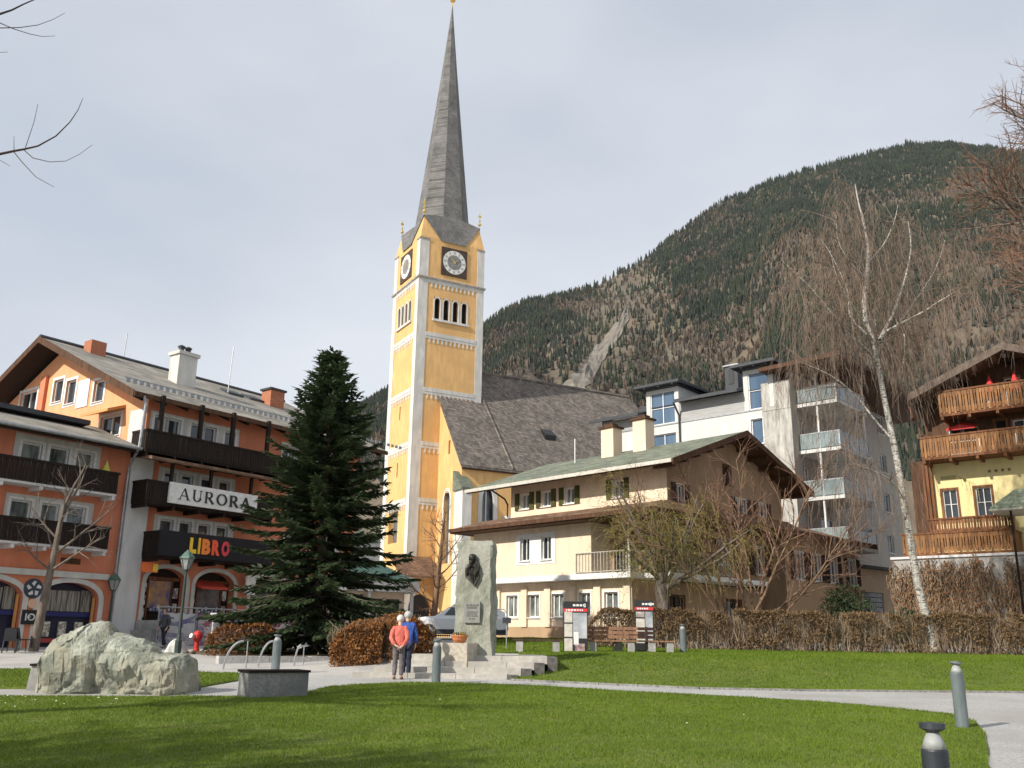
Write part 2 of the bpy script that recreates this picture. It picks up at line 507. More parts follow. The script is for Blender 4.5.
# ------------------------------------------------------------------ mountain
SKY = [(-400, 470), (-120, 455), (0, 452), (200, 436), (355, 408), (390, 386), (440, 352), (484, 322), (520, 304), (560, 292), (600, 284), (640, 259), (672, 236), (700, 214), (730, 198), (760, 184), (800, 172), (830, 163),
       (870, 151), (905, 143), (940, 146), (980, 150), (1024, 150), (1120, 165), (1300, 200), (1500, 260)]
az_s, el_s = [], []
for u, v in SKY:
    d = ray(u, v)
    az_s.append(math.atan2(d.x, d.y)); el_s.append(d.z / math.hypot(d.x, d.y))
D0 = 720.0
def ridge_d(az): return float(np.interp(az, [-.9, -.1, .0, .3, .5, .9], [2400, 2400, 2480, 3100, 3500, 3500]))
def m_h(az, d):
    el = float(np.interp(az, az_s, el_s)) + .0055 * noise.fractal((az * 22, 1.7, 3.3), 1.0, 2.0, 4); Dr = ridge_d(az)
    Hr = el * Dr
    t = (d - D0) / (Dr - D0)
    if t <= 0: return 1.0
    if t > 1:
        return Hr * max(0, 1 - (t - 1) * .8)
    x, y = d * math.sin(az), d * math.cos(az)
    h = Hr * (t ** 1.12)
    n = noise.fractal((x / 420, y / 420, 1.3), 1.0, 2.0, 5) * 54 * math.sin(math.pi * min(1, t)) ** .7
    n += noise.fractal((az * 9, d / 2400, 4.4), 1.0, 2.0, 4) * 96 * math.sin(math.pi * min(1, t)) ** .8
    return max(1.0, h + n)
na, nd = 330, 100
azs = np.linspace(-.95, 1.0, na)
mb = MB()
for a in azs:
    Dr = ridge_d(a)
    for j in range(nd):
        d = D0 - 40 + (Dr + 500 - D0) * j / (nd - 1)
        mb.v.append((d * math.sin(a), d * math.cos(a), m_h(a, d) - (2 if j else 8)))
mb.f = [(i * nd + j, (i + 1) * nd + j, (i + 1) * nd + j + 1, i * nd + j + 1) for i in range(na - 1) for j in range(nd - 1)]
M_slope = noisy('mountain_slope', (.070, .056, .040), (.155, .12, .08), .014, .95, 10, (1, 1, 1), 0, c3=(.12, .105, .078), s3=.005)
tag(mb.build('mountain', M_slope, smooth=True), kind='structure')
def scree_t(az):   # pale gully strip seen between the church and the block of flats
    return None
gul = [ray(u, v) for u, v in ((628, 312), (612, 338), (598, 355), (588, 372), (575, 386), (560, 400))]
gul = [(math.atan2(d.x, d.y), d.z / math.hypot(d.x, d.y)) for d in gul]
def on_slope(az, el):
    lo, hi = D0, ridge_d(az)
    for _ in range(24):
        m = (lo + hi) / 2
        if m_h(az, m) / m < el: lo = m
        else: hi = m
    return lo
mb = MB(); row = []
for i in range(21):
    t = i / 20 * (len(gul) - 1)
    k = min(int(t), len(gul) - 2); f = t - k
    a = gul[k][0] * (1 - f) + gul[k + 1][0] * f; e = gul[k][1] * (1 - f) + gul[k + 1][1] * f
    wd = (.0009 + .0075 * (i / 20) ** 1.1) * (1 + .8 * noise.noise((i * .9, 2, 1)))
    for s in (-1, -.5, 0, .5, 1):
        aa = a + wd * s
        d = on_slope(aa, e - .009 * s + .003 * noise.noise((i * .7, s * 3, 5)))
        mb.v.append((d * math.sin(aa), d * math.cos(aa), m_h(aa, d) + 1.6))
mb.f = [(i * 5 + j, i * 5 + j + 1, (i + 1) * 5 + j + 1, (i + 1) * 5 + j) for i in range(20) for j in range(4)]
M_scree = noisy('scree', (.125, .11, .088), (.215, .19, .16), .04, .95, 8, (1, 1, 1))
tag(mb.build('scree_slope', M_scree), kind='structure')

# forest on the mountain: spruces, and bare larches and beeches lower down
def forest():
    con = MB(); lar = MB()
    def cone(mb, x, y, z, h, r, n, tiers, m):
        b = len(mb.v)
        ph = random.uniform(0, 6.28)
        for t in range(tiers):
            z0 = z + h * (t / tiers) * .85; rr = r * (1 - t / tiers * .78)
            z1 = z + h * min(1, (t + 1.55) / tiers)
            k = len(mb.v)
            for j in range(n):
                a = ph + 2 * math.pi * j / n + t
                q = rr * random.uniform(.7, 1.2)
                mb.v.append((x + q * math.cos(a), y + q * math.sin(a), z0 - random.uniform(0, .06) * h))
            mb.v.append((x, y, z1))
            for j in range(n):
                mb.f.append((k + j, k + (j + 1) % n, k + n)); mb.mi.append(m)
    def scrub(mb, x, y, z, h, r, m):
        k = len(mb.v)          # bare crown: a loose bunch of upright fans
        for j in range(3):
            a = random.uniform(0, 3.14)
            c, s = math.cos(a) * r, math.sin(a) * r
            q = [(x - c * .25, y - s * .25, z), (x + c * .25, y + s * .25, z), (x + c * random.uniform(.6, 1), y + s * .8, z + h * random.uniform(.5, .75)), (x + random.uniform(-.3, .3) * r, y, z + h), (x - c * random.uniform(.6, 1), y - s * .8, z + h * random.uniform(.45, .7))]
            b = len(mb.v); mb.v += q
            mb.f += [(b, b + 1, b + 2, b + 3), (b, b + 3, b + 4)]; mb.mi += [m, m]
    cnt = 0
    tries = 0
    while cnt < 52000 and tries < 300000:
        tries += 1
        az = random.uniform(-.30, .62)
        t = random.random() ** .75 * 1.02
        Dr = ridge_d(az)
        d = D0 + (Dr - D0) * t
        z = m_h(az, d)
        x, y = d * math.sin(az), d * math.cos(az)
        el = z / d
        if el < .165 or (az < .05 and el < .15): continue
        skip = False
        for i in range(len(gul) - 1):
            (a0, e0), (a1, e1) = gul[i], gul[i + 1]
            if e1 <= el <= e0:
                f = (e0 - el) / (e0 - e1 + 1e-9)
                if abs(az - (a0 + (a1 - a0) * f)) < .005 + .014 * (i + f) / 5: skip = True
        if skip: continue
        gd = min(math.hypot(az - a_, (el - e_) * .7) for a_, e_ in gul)
        clear = smooth(.085, .02, gd) * .8 + max(0, noise.fractal((x / 200 + 9, y / 200, 3), 1, 2, 3) - .1) * (1.2 - t)
        if random.random() < clear: continue
        f1 = noise.fractal((x / 270, y / 270, z / 270), 1.0, 2.0, 4)
        f2 = noise.fractal((x / 95 + 40, y / 95, 7), 1.0, 2.0, 3)
        # darker closed forest to the upper right, open brown slopes lower down
        dens = .36 + .42 * t + .62 * smooth(.22, .42, az) * smooth(.35, .8, t) + 1.1 * f1
        near_top = t > .93
        if near_top: dens = max(dens, .75)
        r = random.random()
        if r < dens:
            h = random.uniform(15, 31) * (1 - .22 * t)
            cone(con, x, y, z - 1.5, h, h * random.uniform(.15, .2), 5, 3, 0 if f2 + random.uniform(-.3, .3) > -.1 else 1)
            cnt += 1
        elif r < dens + .6:
            h = random.uniform(10, 19)
            scrub(lar, x, y, z - 1, h, h * random.uniform(.22, .32), 0 if random.random() < .6 else 1)
            cnt += 1
    return con, lar
con, lar = forest()
M_sp1 = leafmat('far_spruce', (.011, .018, .012), (.032, .042, .026), 0, .8, .012)
M_sp2 = leafmat('far_fir', (.018, .026, .015), (.044, .054, .028), 0, .8, .012)
M_la1 = leafmat('far_larch', (.068, .056, .045), (.135, .112, .09), 0, .9, .012)
M_la2 = leafmat('far_beech', (.085, .062, .044), (.16, .118, .082), 0, .9, .012)
tag(con.build('spruce_forest', [M_sp1, M_sp2]), kind='stuff')
tag(lar.build('larch_forest', [M_la1, M_la2]), kind='stuff')
# ================================================================== BUILDINGS
M_white = noisy('white_paint', (.62, .61, .59), (.78, .77, .75), 5, .6, 5)
M_whitewall = stucco('white_wall', (.66, .65, .64))
M_glass = glassmat('window_glass')
M_glass2 = glassmat('curtained_glass', (.05, .06, .055), .08, (.30, .33, .31), 2.6)
M_glassblue = glassmat('sky_glass', (.05, .09, .15), .05, (.10, .16, .24), .6)
M_dark = newmat('dark_gap', (.012, .011, .01), .9)[0]
M_darkwood = wood('dark_wood', (.018, .011, .008))
M_brownwood = wood('brown_wood', (.085, .042, .022))
M_redwood = wood('red_wood', (.165, .068, .03), .4)
M_honey = wood('honey_wood', (.235, .115, .048), .45)
M_orange = stucco('orange_stucco', (.66, .235, .135), .10)
M_orange2 = stucco('apricot_stucco', (.84, .40, .21), .08)
M_beige = stucco('beige_stucco', (.79, .635, .475), .09)
M_tan = stucco('tan_stucco', (.45, .31, .19), .14)
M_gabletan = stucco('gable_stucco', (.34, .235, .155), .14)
M_yellow = stucco('yellow_stucco', (.72, .445, .19), .12)
M_cream = stucco('cream_stucco', (.76, .65, .33), .08)
M_churchwhite = stucco('church_white', (.62, .605, .565), .14)
M_roofgrey = shingle('grey_roof_tiles', (.23, .215, .19), (.34, .32, .28), .16, .5)
M_shingle = shingle('wood_shingles', (.115, .10, .09), (.235, .205, .18), .26, .34)
M_spireshingle = shingle('spire_shingles', (.15, .147, .145), (.20, .195, .19), .26, .4)
M_greenroof = shingle('green_roof_tiles', (.13, .15, .115), (.215, .23, .175), .14, .4)
M_brownroof = shingle('brown_roof_tiles', (.13, .075, .05), (.24, .15, .10), .14, .4)
M_metal = noisy('grey_metal', (.25, .26, .27), (.38, .39, .40), 6, .45, 4, metal=.6)
M_darkmetal = noisy('dark_metal', (.022, .025, .031), (.045, .05, .058), 6, .6, 4)
M_copper = noisy('green_copper', (.12, .26, .19), (.25, .40, .31), 4, .6, 6)
M_brick = noisy('red_brick', (.30, .10, .05), (.48, .20, .11), 9, .9, 6, (1, 1, 3))
M_gold = newmat('gold_leaf', (.75, .52, .13), .35, .8)[0]
M_concrete = noisy('concrete', (.28, .27, .26), (.44, .43, .41), 8, .9, 8, (1, 1, 1), .2, 40, c3=(.25, .25, .24), s3=1.2)
M_black = newmat('black_paint', (.015, .015, .017), .5)[0]

def clip(poly, x0, x1, z0, z1):
    def cut(p, ax, val, keep):
        out = []
        for i in range(len(p)):
            a, b = p[i - 1], p[i]
            ia = (a[ax] - val) * keep >= -1e-9; ib = (b[ax] - val) * keep >= -1e-9
            if ia != ib:
                t = (val - a[ax]) / (b[ax] - a[ax])
                out.append((a[0] + (b[0] - a[0]) * t, a[1] + (b[1] - a[1]) * t))
            if ib: out.append(b)
        return out
    for ax, val, k in ((0, x0, 1), (0, x1, -1), (1, z0, 1), (1, z1, -1)):
        poly = cut(poly, ax, val, k)
        if len(poly) < 3: return []
    return poly
def wall_face(mb, poly, holes, depth=.2, m=0, rm=0):
    """a convex wall face (s, z) with real rectangular openings and their reveals"""
    xs_ = sorted({p[0] for p in poly} | {h[0] for h in holes} | {h[1] for h in holes})
    zs_ = sorted({p[1] for p in poly} | {h[2] for h in holes} | {h[3] for h in holes})
    for i in range(len(xs_) - 1):
        for j in range(len(zs_) - 1):
            x0, x1, z0, z1 = xs_[i], xs_[i + 1], zs_[j], zs_[j + 1]
            if x1 - x0 < 1e-5 or z1 - z0 < 1e-5: continue
            cx, cz = (x0 + x1) / 2, (z0 + z1) / 2
            if any(h[0] < cx < h[1] and h[2] < cz < h[3] for h in holes): continue
            c = clip(poly, x0, x1, z0, z1)
            if len(c) >= 3: mb.add([(p[0], 0, p[1]) for p in c], [tuple(range(len(c)))], m)
    for h in holes:
        a, b, c, d = h[:4]
        for q in (((a, c), (a, d)), ((b, d), (b, c)), ((a, d), (b, d)), ((b, c), (a, c))):
            (s0, z0), (s1, z1) = q
            mb.add([(s0, 0, z0), (s0, depth, z0), (s1, depth, z1), (s1, 0, z1)], [(0, 1, 2, 3)], rm)
def rect(x0, x1, z0, z1): return [(x0, z0), (x1, z0), (x1, z1), (x0, z1)]
def window(T, M, h, frame=M_white, glass=None, nx=2, nz=1, casing=.0, cas_mat=None, depth=.2, fw=.07, sill=True, shutters=None, name='window', sh_w=None):
    a, b, c, d = h[:4]
    glass = glass or M_glass
    mb = MB(M)
    y0, y1 = depth - .1, depth - .02
    for s0, s1, z0, z1 in ((a, a + fw, c, d), (b - fw, b, c, d), (a + fw, b - fw, c, c + fw), (a + fw, b - fw, d - fw, d)):
        mb.box(s0, s1, y0, y1, z0, z1)
    for i in range(1, nx):
        s = a + (b - a) * i / nx
        mb.box(s - fw * .45, s + fw * .45, y0 + .01, y1, c + fw, d - fw)
    for j in range(1, nz):
        z = c + (d - c) * j / nz
        mb.box(a + fw, b - fw, y0 + .02, y1 - .01, z - fw * .3, z + fw * .3)
    w = mb.build(name, frame, T)
    mb = MB(M)
    mb.add([(a, y1 + .005, c), (b, y1 + .005, c), (b, y1 + .005, d), (a, y1 + .005, d)], [(0, 1, 2, 3)])
    mb.build('pane', glass, w)
    if casing:
        k = casing
        mb = MB(M)
        for s0, s1, z0, z1 in ((a - k, a, c - k, d + k), (b, b + k, c - k, d + k), (a, b, d, d + k), (a, b, c - k, c)):
            mb.box(s0, s1, -.025, .01, z0, z1)
        mb.build('casing', cas_mat or frame, w)
    if sill:
        mb = MB(M); mb.box(a - .06, b + .06, -.09, depth - .1, c - .05, c - .003); mb.build('sill', frame, w)
    if shutters:
        sw = sh_w or (b - a) * .5
        for s0 in (a - casing - sw - .02, b + casing + .02):
            mb = MB(M)
            mb.box(s0, s0 + sw, -.07, -.03, c - .05, d + .05)
            n = max(4, int((d - c) / .09))
            for i in range(n):
                z = c + (d - c) * (i + .2) / n
                mb.box(s0 + .06, s0 + sw - .06, -.088, -.071, z, z + (d - c) / n * .55)
            mb.build('shutter', shutters, w)
    return w
def balcony(T, M, s0, s1, zf, zt, out, mat, left=True, right=True, y0=0.0, board=.15, gap=.018, brackets=True, deck=None, name='balcony', shape=False):
    mb = MB(M)
    mb.box(s0, s1, y0 - out, y0 - .003, zf - .16, zf)
    if brackets:
        n = max(2, int((s1 - s0) / 1.4))
        for i in range(n + 1):
            s = s0 + .1 + (s1 - s0 - .2) * i / n
            mb.box(s - .07, s + .07, y0 - out + .02, y0 - .004, zf - .34, zf - .163)
    b = mb.build(name, deck or mat, T)
    mb = MB(M)
    n = max(2, int((s1 - s0) / board))
    bw = (s1 - s0) / n
    for i in range(n):
        k = random.uniform(-.006, .006)
        x0, x1 = s0 + bw * i + gap / 2, s0 + bw * (i + 1) - gap / 2
        if shape and i % 2 == 0:
            mb.box(x0, x1, y0 - out - .03 + k, y0 - out + .0 + k, zf + .03, zf + .3)
            mb.box(x0 + .03, x1 - .03, y0 - out - .03 + k, y0 - out + .0 + k, zf + .3, zt - .34)
            mb.box(x0, x1, y0 - out - .03 + k, y0 - out + .0 + k, zt - .34, zt - .1)
        else:
            mb.box(x0, x1, y0 - out - .03 + k, y0 - out + k, zf - .06, zt - .1)
    for e, sx in ((left, s0), (right, s1)):
        if not e: continue
        n = max(2, int(out / board)); bw = out / n
        for i in range(n):
            mb.box(sx - .018, sx + .018, y0 - out + .04 + bw * i, y0 - out + bw * (i + 1) + .025 - gap, zf - .04, zt - .1)
    mb.build('parapet', mat, b)
    mb = MB(M)
    mb.box(s0 - .05, s1 + .05, y0 - out - .07, y0 - out + .06, zt - .097, zt)
    for e, sx in ((left, s0), (right, s1)):
        if e: mb.box(sx - .05, sx + .05, y0 - out + .063, y0 - .005, zt - .097, zt)
    mb.build('rail', mat if deck is M_whitewall else (deck or mat), b)
    return b
def gutter(T, pts, r=.06, mat=None, name='downpipe'):
    mb = MB(); mb.tube(pts, r, 7); return mb.build(name, mat or M_brownwood, T)
def roof_plane(mb, a, b, c, d, t=.22, m=0):
    """a sloping quad a,b (eave) c,d (ridge) with thickness"""
    vs = [Vector(p) for p in (a, b, c, d)]
    mb.hexa([v - Vector((0, 0, t)) for v in vs] + vs, m)
def text_mesh(body, mat, parent, M, x0, x1, z0, z1, y=-.02, ext=.012, bold=0.0, name='lettering', fit=True):
    cu = bpy.data.curves.new('lettering', 'FONT')
    cu.body = body; cu.size = 1; cu.extrude = .02; cu.offset = bold
    cu.resolution_u = 3
    ob = bpy.data.objects.new('lettering', cu); COL.objects.link(ob)
    bpy.context.view_layer.update()
    dg = bpy.context.evaluated_depsgraph_get()
    me = bpy.data.meshes.new_from_object(ob.evaluated_get(dg))
    bpy.data.objects.remove(ob)
    v = np.zeros(len(me.vertices) * 3); me.vertices.foreach_get('co', v); v = v.reshape(-1, 3)
    mn, mx_ = v.min(0), v.max(0)
    mb = MB(M)
    q = [(x0 + (p[0] - mn[0]) / (mx_[0] - mn[0]) * (x1 - x0), y - ext * (1 if p[2] > 0 else 0), z0 + (p[1] - mn[1]) / (mx_[1] - mn[1]) * (z1 - z0)) for p in v]
    mb.add(q, [tuple(p.vertices) for p in me.polygons])
    bpy.data.meshes.remove(me)
    return mb.build(name, mat, parent)
def serif(mb, body, x0, x1, z0, z1, y=-.02, t=.012):
    """capital letters with thick and thin strokes and little feet"""
    H = z1 - z0
    widths = {'A': .95, 'U': .9, 'R': .9, 'O': 1.0}
    tot = sum(widths[c] for c in body) + .16 * (len(body) - 1)
    k = (x1 - x0) / tot
    yy = [y]
    def stroke(p, q, w0):
        d = Vector((q[0] - p[0], q[1] - p[1])); d.normalize()
        n = Vector((-d.y, d.x)) * w0 / 2
        yy[0] -= .0006
        mb.prism([(p[0] + n.x, p[1] + n.y), (p[0] - n.x, p[1] - n.y), (q[0] - n.x, q[1] - n.y), (q[0] + n.x, q[1] + n.y)], yy[0] - t, y)
    def foot(x, z, w): stroke((x - w / 2, z), (x + w / 2, z), .05 * H)
    def arc(cx, cz, rx, rz, a0, a1, n=14):
        pts = [(a0 + (a1 - a0) * i / n) for i in range(n + 1)]
        for i in range(n):
            a = pts[i]; b = pts[i + 1]
            w = (.06 + .12 * abs(math.cos((a + b) / 2))) * H
            e = .03 * (1 if a1 > a0 else -1)
            stroke((cx + rx * math.cos(a - e), cz + rz * math.sin(a - e)), (cx + rx * math.cos(b + e), cz + rz * math.sin(b + e)), w)
    x = x0
    TH, TN = .18 * H, .07 * H
    for c in body:
        w = widths[c] * k
        if c == 'A':
            stroke((x + .1 * w, z0), (x + .48 * w, z1), TN); stroke((x + .48 * w, z1), (x + .86 * w, z0), TH)
            stroke((x + .24 * w, z0 + .34 * H), (x + .72 * w, z0 + .34 * H), TN)
            foot(x + .1 * w, z0 + .02 * H, .26 * w); foot(x + .86 * w, z0 + .02 * H, .3 * w)
        elif c == 'U':
            stroke((x + .2 * w, z1), (x + .2 * w, z0 + .33 * H), TH); stroke((x + .82 * w, z1), (x + .82 * w, z0 + .33 * H), TN)
            arc(x + .51 * w, z0 + .34 * H, .31 * w, .31 * H, math.pi, 2 * math.pi)
            foot(x + .2 * w, z1 - .02 * H, .32 * w); foot(x + .82 * w, z1 - .02 * H, .28 * w)
        elif c == 'R':
            stroke((x + .2 * w, z0), (x + .2 * w, z1), TH)
            stroke((x + .2 * w, z1 - .03 * H), (x + .5 * w, z1 - .03 * H), TN); stroke((x + .2 * w, z0 + .5 * H), (x + .5 * w, z0 + .5 * H), TN)
            arc(x + .5 * w, z0 + .735 * H, .22 * w, .235 * H, -math.pi / 2, math.pi / 2)
            stroke((x + .45 * w, z0 + .5 * H), (x + .88 * w, z0), TH)
            foot(x + .2 * w, z0 + .02 * H, .32 * w); foot(x + .9 * w, z0 + .02 * H, .2 * w); foot(x + .14 * w, z1 - .02 * H, .2 * w)
        else:
            arc(x + .5 * w, z0 + .5 * H, .4 * w, .47 * H, 0, 2 * math.pi, 26)
        x += w + .16 * k
def arch_wall(mb, x0, x1, z0, z1, arches, depth=.35, n=14):
    """wall with arched openings: arches = (xa, xb, z_spring, z_top)"""
    cur = x0
    for xa, xb, zs_, zt in arches:
        mb.add([(cur, 0, z0), (xa, 0, z0), (xa, 0, z1), (cur, 0, z1)], [(0, 1, 2, 3)])
        cv = [(xa + (xb - xa) * (.5 - .5 * math.cos(math.pi * i / n)), zs_ + (zt - zs_) * math.sin(math.pi * i / n) ** .8) for i in range(n + 1)]
        for i in range(n):
            (a, za), (b, zb) = cv[i], cv[i + 1]
            mb.add([(a, 0, za), (b, 0, zb), (b, 0, z1), (a, 0, z1)], [(0, 1, 2, 3)])
            mb.add([(a, 0, za), (a, depth, za), (b, depth, zb), (b, 0, zb)], [(0, 1, 2, 3)])
        for s, sg in ((xa, 1), (xb, -1)):
            mb.add([(s, 0, z0), (s, depth, z0), (s, depth, zs_), (s, 0, zs_)], [(0, 1, 2, 3) if sg > 0 else (3, 2, 1, 0)])
        cur = xb
    mb.add([(cur, 0, z0), (x1, 0, z0), (x1, 0, z1), (cur, 0, z1)], [(0, 1, 2, 3)])
def arch_trim(mb, xa, xb, zs_, zt, z0, w=.22, y0=-.04, y1=.0, n=16):
    inn = [(xa, z0), (xa, zs_)] + [(xa + (xb - xa) * (.5 - .5 * math.cos(math.pi * i / n)), zs_ + (zt - zs_) * math.sin(math.pi * i / n) ** .8) for i in range(1, n)] + [(xb, zs_), (xb, z0)]
    cx = (xa + xb) / 2; k = (xb - xa + 2 * w) / (xb - xa); kz = (zt - zs_ + w) / (zt - zs_)
    out = [(cx + (p[0] - cx) * k, p[1] if p[1] <= zs_ else zs_ + (p[1] - zs_) * kz) for p in inn]
    for i in range(len(inn) - 1):
        a, b, c, d = inn[i], inn[i + 1], out[i + 1], out[i]
        mb.hexa([(a[0], y0, a[1]), (b[0], y0, b[1]), (c[0], y0, c[1]), (d[0], y0, d[1]), (a[0], y1, a[1]), (b[0], y1, b[1]), (c[0], y1, c[1]), (d[0], y1, d[1])])

# ------------------------------------------------------------------ hotel with the two shop signs
AO = on_path(118.5, 645.5)
HZ = AO.z
AT_ = R(53.4)
H = thing('hotel_building', 'tall orange alpine hotel with dark wooden balconies and big shop signs behind the spruce', 'hotel', AO, AT_)
LEN, DEP = 14.5, 18.4
EZ, APZ = 11.75, 16.15
slope = (APZ - EZ) / (DEP / 2 + 1)
wz = EZ + slope * 1.0 - .26
# front wall, upper floors (openings), pier and ground floor arcade
top_h = [(.45, 1.12, 9.35, 11.05), (1.25, 1.95, 9.35, 11.05), (2.55, 3.25, 9.35, 11.05), (3.4, 4.1, 9.35, 11.05), (4.65, 5.3, 9.35, 11.05), (8.6, 9.6, 9.35, 11.0), (11.2, 12.2, 9.35, 11.0)]
mid_h = [(1.35, 2.0, 6.75, 8.35), (2.35, 3.0, 6.75, 8.35), (3.5, 4.15, 6.75, 8.35), (4.6, 5.25, 6.75, 8.35), (9.2, 10.2, 6.75, 8.35), (12.2, 13.2, 6.75, 8.35)]
low_h = [(1.4, 2.15, 4.45, 6.0), (2.5, 3.2, 4.45, 6.0), (3.6, 4.3, 4.45, 6.0), (4.7, 5.4, 4.45, 6.0), (9.2, 10.2, 4.45, 6.0), (12.2, 13.2, 4.45, 6.0)]
mb = MB()
wall_face(mb, rect(.0, LEN, 4.0, wz), top_h + mid_h + low_h, rm=1)
w_front = mb.build('front_wall', [M_orange, M_churchwhite], H)
mb = MB()
arch_wall(mb, 0, LEN, -.9, 4.0, [(1.0, 3.25, 2.85, 3.65), (3.75, 6.15, 2.85, 3.65), (7.2, 9.6, 2.85, 3.65), (10.8, 13.2, 2.85, 3.65)], .5)
mb.build('arcade_wall', M_orange, H)
mb = MB()
for a in ((1.0, 3.25), (3.75, 6.15), (7.2, 9.6), (10.8, 13.2)): arch_trim(mb, a[0], a[1], 2.85, 3.65, 1.15, .2)
mb.build('arch_surround', M_churchwhite, H)
mb = MB(); mb.box(-.55, .62, -.12, .25, -.9, 8.9); mb.build('pier', M_whitewall, H)
for hh, nz in ((top_h, 1), (mid_h, 1), (low_h, 1)):
    for h in hh:
        window(H, FRONT(), h, M_white, M_glass, 2 if h[1] - h[0] > .8 else 1, 1, .13, fw=.075, sill=False)
mb = MB()
for x0, x1, z0, z1 in ((.2, 5.55, 9.22, 11.25), (1.0, 5.6, 6.6, 8.55), (1.05, 5.75, 4.3, 6.2)):
    hh = [h for h in top_h + mid_h + low_h if h[0] > x0 and h[1] < x1 + .2 and h[2] > z0 - .1 and h[3] < z1 + .1]
    mb.M = FRONT(-.018); wall_face(mb, rect(x0, x1, z0, z1), hh, .017)
mb.build('window_band', M_churchwhite, H)
# gable wall to the left
gpoly = [(0, -.9), (DEP, -.9), (DEP, wz), (DEP / 2, APZ - .25), (0, wz)]
GM = LEFT(0, DEP)
g_h = [(DEP - 13.3, DEP - 11.4, 12.75, 14.0), (DEP - 9.6, DEP - 8.6, 12.9, 14.2), (DEP - 8.2, DEP - 7.2, 12.6, 13.95), (DEP - 5.3, DEP - 4.3, 12.3, 13.5), (DEP - 4.2, DEP - 2.3, 10.25, 11.35)]
mb = MB(GM); wall_face(mb, gpoly, g_h); mb.build('gable_wall', M_orange2, H)
for i, h in enumerate(g_h): window(H, GM, h, M_white, M_glass, 2 if i in (0, 4) else 1, 1, .16)
mb = MB(GM); mb.box(DEP - 6.9, DEP - 5.75, -.05, -.005, 12.2, 13.75); mb.build('shutter_panel', M_white, H)
mb = MB(GM); mb.box(DEP - 10.85, DEP - 10.3, -.18, -.004, 9, 14.6); mb.build('pilaster', M_orange, H)
mb = MB(GM); mb.box(DEP - 1.4, DEP - .05, -.06, -.004, 7.5, wz - .6); mb.build('corner_band', M_whitewall, H)
aw = MB(GM)
aw.hexa([(DEP - 4.5, -.95, 11.25), (DEP - 2.0, -.95, 11.25), (DEP - 2.0, -.02, 11.6), (DEP - 4.5, -.02, 11.6), (DEP - 4.5, -.95, 11.38), (DEP - 2.0, -.95, 11.38), (DEP - 2.0, -.02, 11.75), (DEP - 4.5, -.02, 11.75)])
aw.build('awning', newmat('awning_cloth', (.62, .30, .10), .8)[0], H)
mb = MB(); mb.M = BACK(DEP, LEN); wall_face(mb, rect(0, LEN, -.9, wz), []); mb.build('rear_wall', M_orange, H)
mb = MB(); mb.M = RIGHT(LEN, 0); wall_face(mb, gpoly, []); mb.build('far_gable', M_orange, H)
# roof
mb = MB()
vx, ex = -1.4, LEN + 1.4
yr = DEP / 2
roof_plane(mb, (vx, -1.0, EZ), (ex, -1.0, EZ), (ex, yr, APZ + .2), (vx, yr, APZ + .2), .12)
roof_plane(mb, (ex, DEP + 1, EZ), (vx, DEP + 1, EZ), (vx, yr, APZ + .2), (ex, yr, APZ + .2), .12)
rf = mb.build('roof', M_roofgrey, H)
mb = MB()
roof_plane(mb, (vx + .04, -.96, EZ - .125), (ex - .04, -.96, EZ - .125), (ex - .04, yr, APZ + .075), (vx + .04, yr, APZ + .075), .1)
roof_plane(mb, (ex - .04, DEP + .96, EZ - .125), (vx + .04, DEP + .96, EZ - .125), (vx + .04, yr, APZ + .075), (ex - .04, yr, APZ + .075), .1)
for i in range(14):
    x = vx + .5 + i * (ex - vx - 1) / 13
    roof_plane(mb, (x - .08, -.9, EZ - .21), (x + .08, -.9, EZ - .21), (x + .08, .1, EZ - .21 + slope), (x - .08, .1, EZ - .21 + slope), .18)
mb.build('soffit', M_darkwood, rf)
mb = MB()
for sgn, ya in ((1, -1.0), (-1, DEP + 1.0)):
    mb.hexa([(vx - .05, ya, EZ - .34), (vx - .003, ya, EZ - .34), (vx - .003, yr, APZ - .14), (vx - .05, yr, APZ - .14), (vx - .05, ya, EZ + .03), (vx - .003, ya, EZ + .03), (vx - .003, yr, APZ + .24), (vx - .05, yr, APZ + .24)])
mb.box(vx - .03, ex, -1.1, -1.003, EZ - .26, EZ - .04)
mb.build('fascia', M_brownwood, rf)
mb = MB(); mb.tube([(vx, yr, APZ + .22), (ex, yr, APZ + .22)], .13, 6); mb.build('ridge_cap', M_darkmetal, rf)
mb = MB()
for i in range(54):
    x = vx + .4 + i * .37
    mb.box(x, x + .22, .55, .6, EZ + slope * 1.55 + .12, EZ + slope * 1.55 + .3)
mb.box(vx + .3, ex - .3, .56, .59, EZ + slope * 1.55 + .31, EZ + slope * 1.55 + .36)
mb.build('snow_guard', M_metal, rf)
mb = MB(); mb.box(4.4, 5.6, 4.6, 5.5, 13.6, 16.1); mb.box(4.3, 5.7, 4.5, 5.6, 16.1, 16.3); ch = mb.build('chimney', M_churchwhite, rf)
mb = MB()
for x in (4.75, 5.2): mb.lathe([(.16, 16.3), (.16, 16.6), (.22, 16.62), (.22, 16.68), (.1, 16.75)], 8, (x, 5.05, 0))
mb.parts('chimney_pot', M_darkmetal, ch)
mb = MB(); mb.box(11.7, 12.8, 5.4, 6.3, 13.7, 15.75); mb.build('chimney', M_brick, rf)
mb = MB(); mb.box(11.6, 12.9, 5.3, 6.4, 15.753, 15.88); mb.build('chimney_cap', M_darkmetal, rf)
for x in (.9,):
    mb = MB(); mb.box(x, x + .9, yr - 1.3, yr - .5, 15.4, 16.6); mb.build('chimney', M_brick, rf)
for x, y in ((3.6, yr), (8.9, 6.0)):
    mb = MB(); mb.tube([(x, y, 15), (x + .1, y, 18.0)], .03, 5); mb.build('antenna', M_metal, rf)
mb = MB()
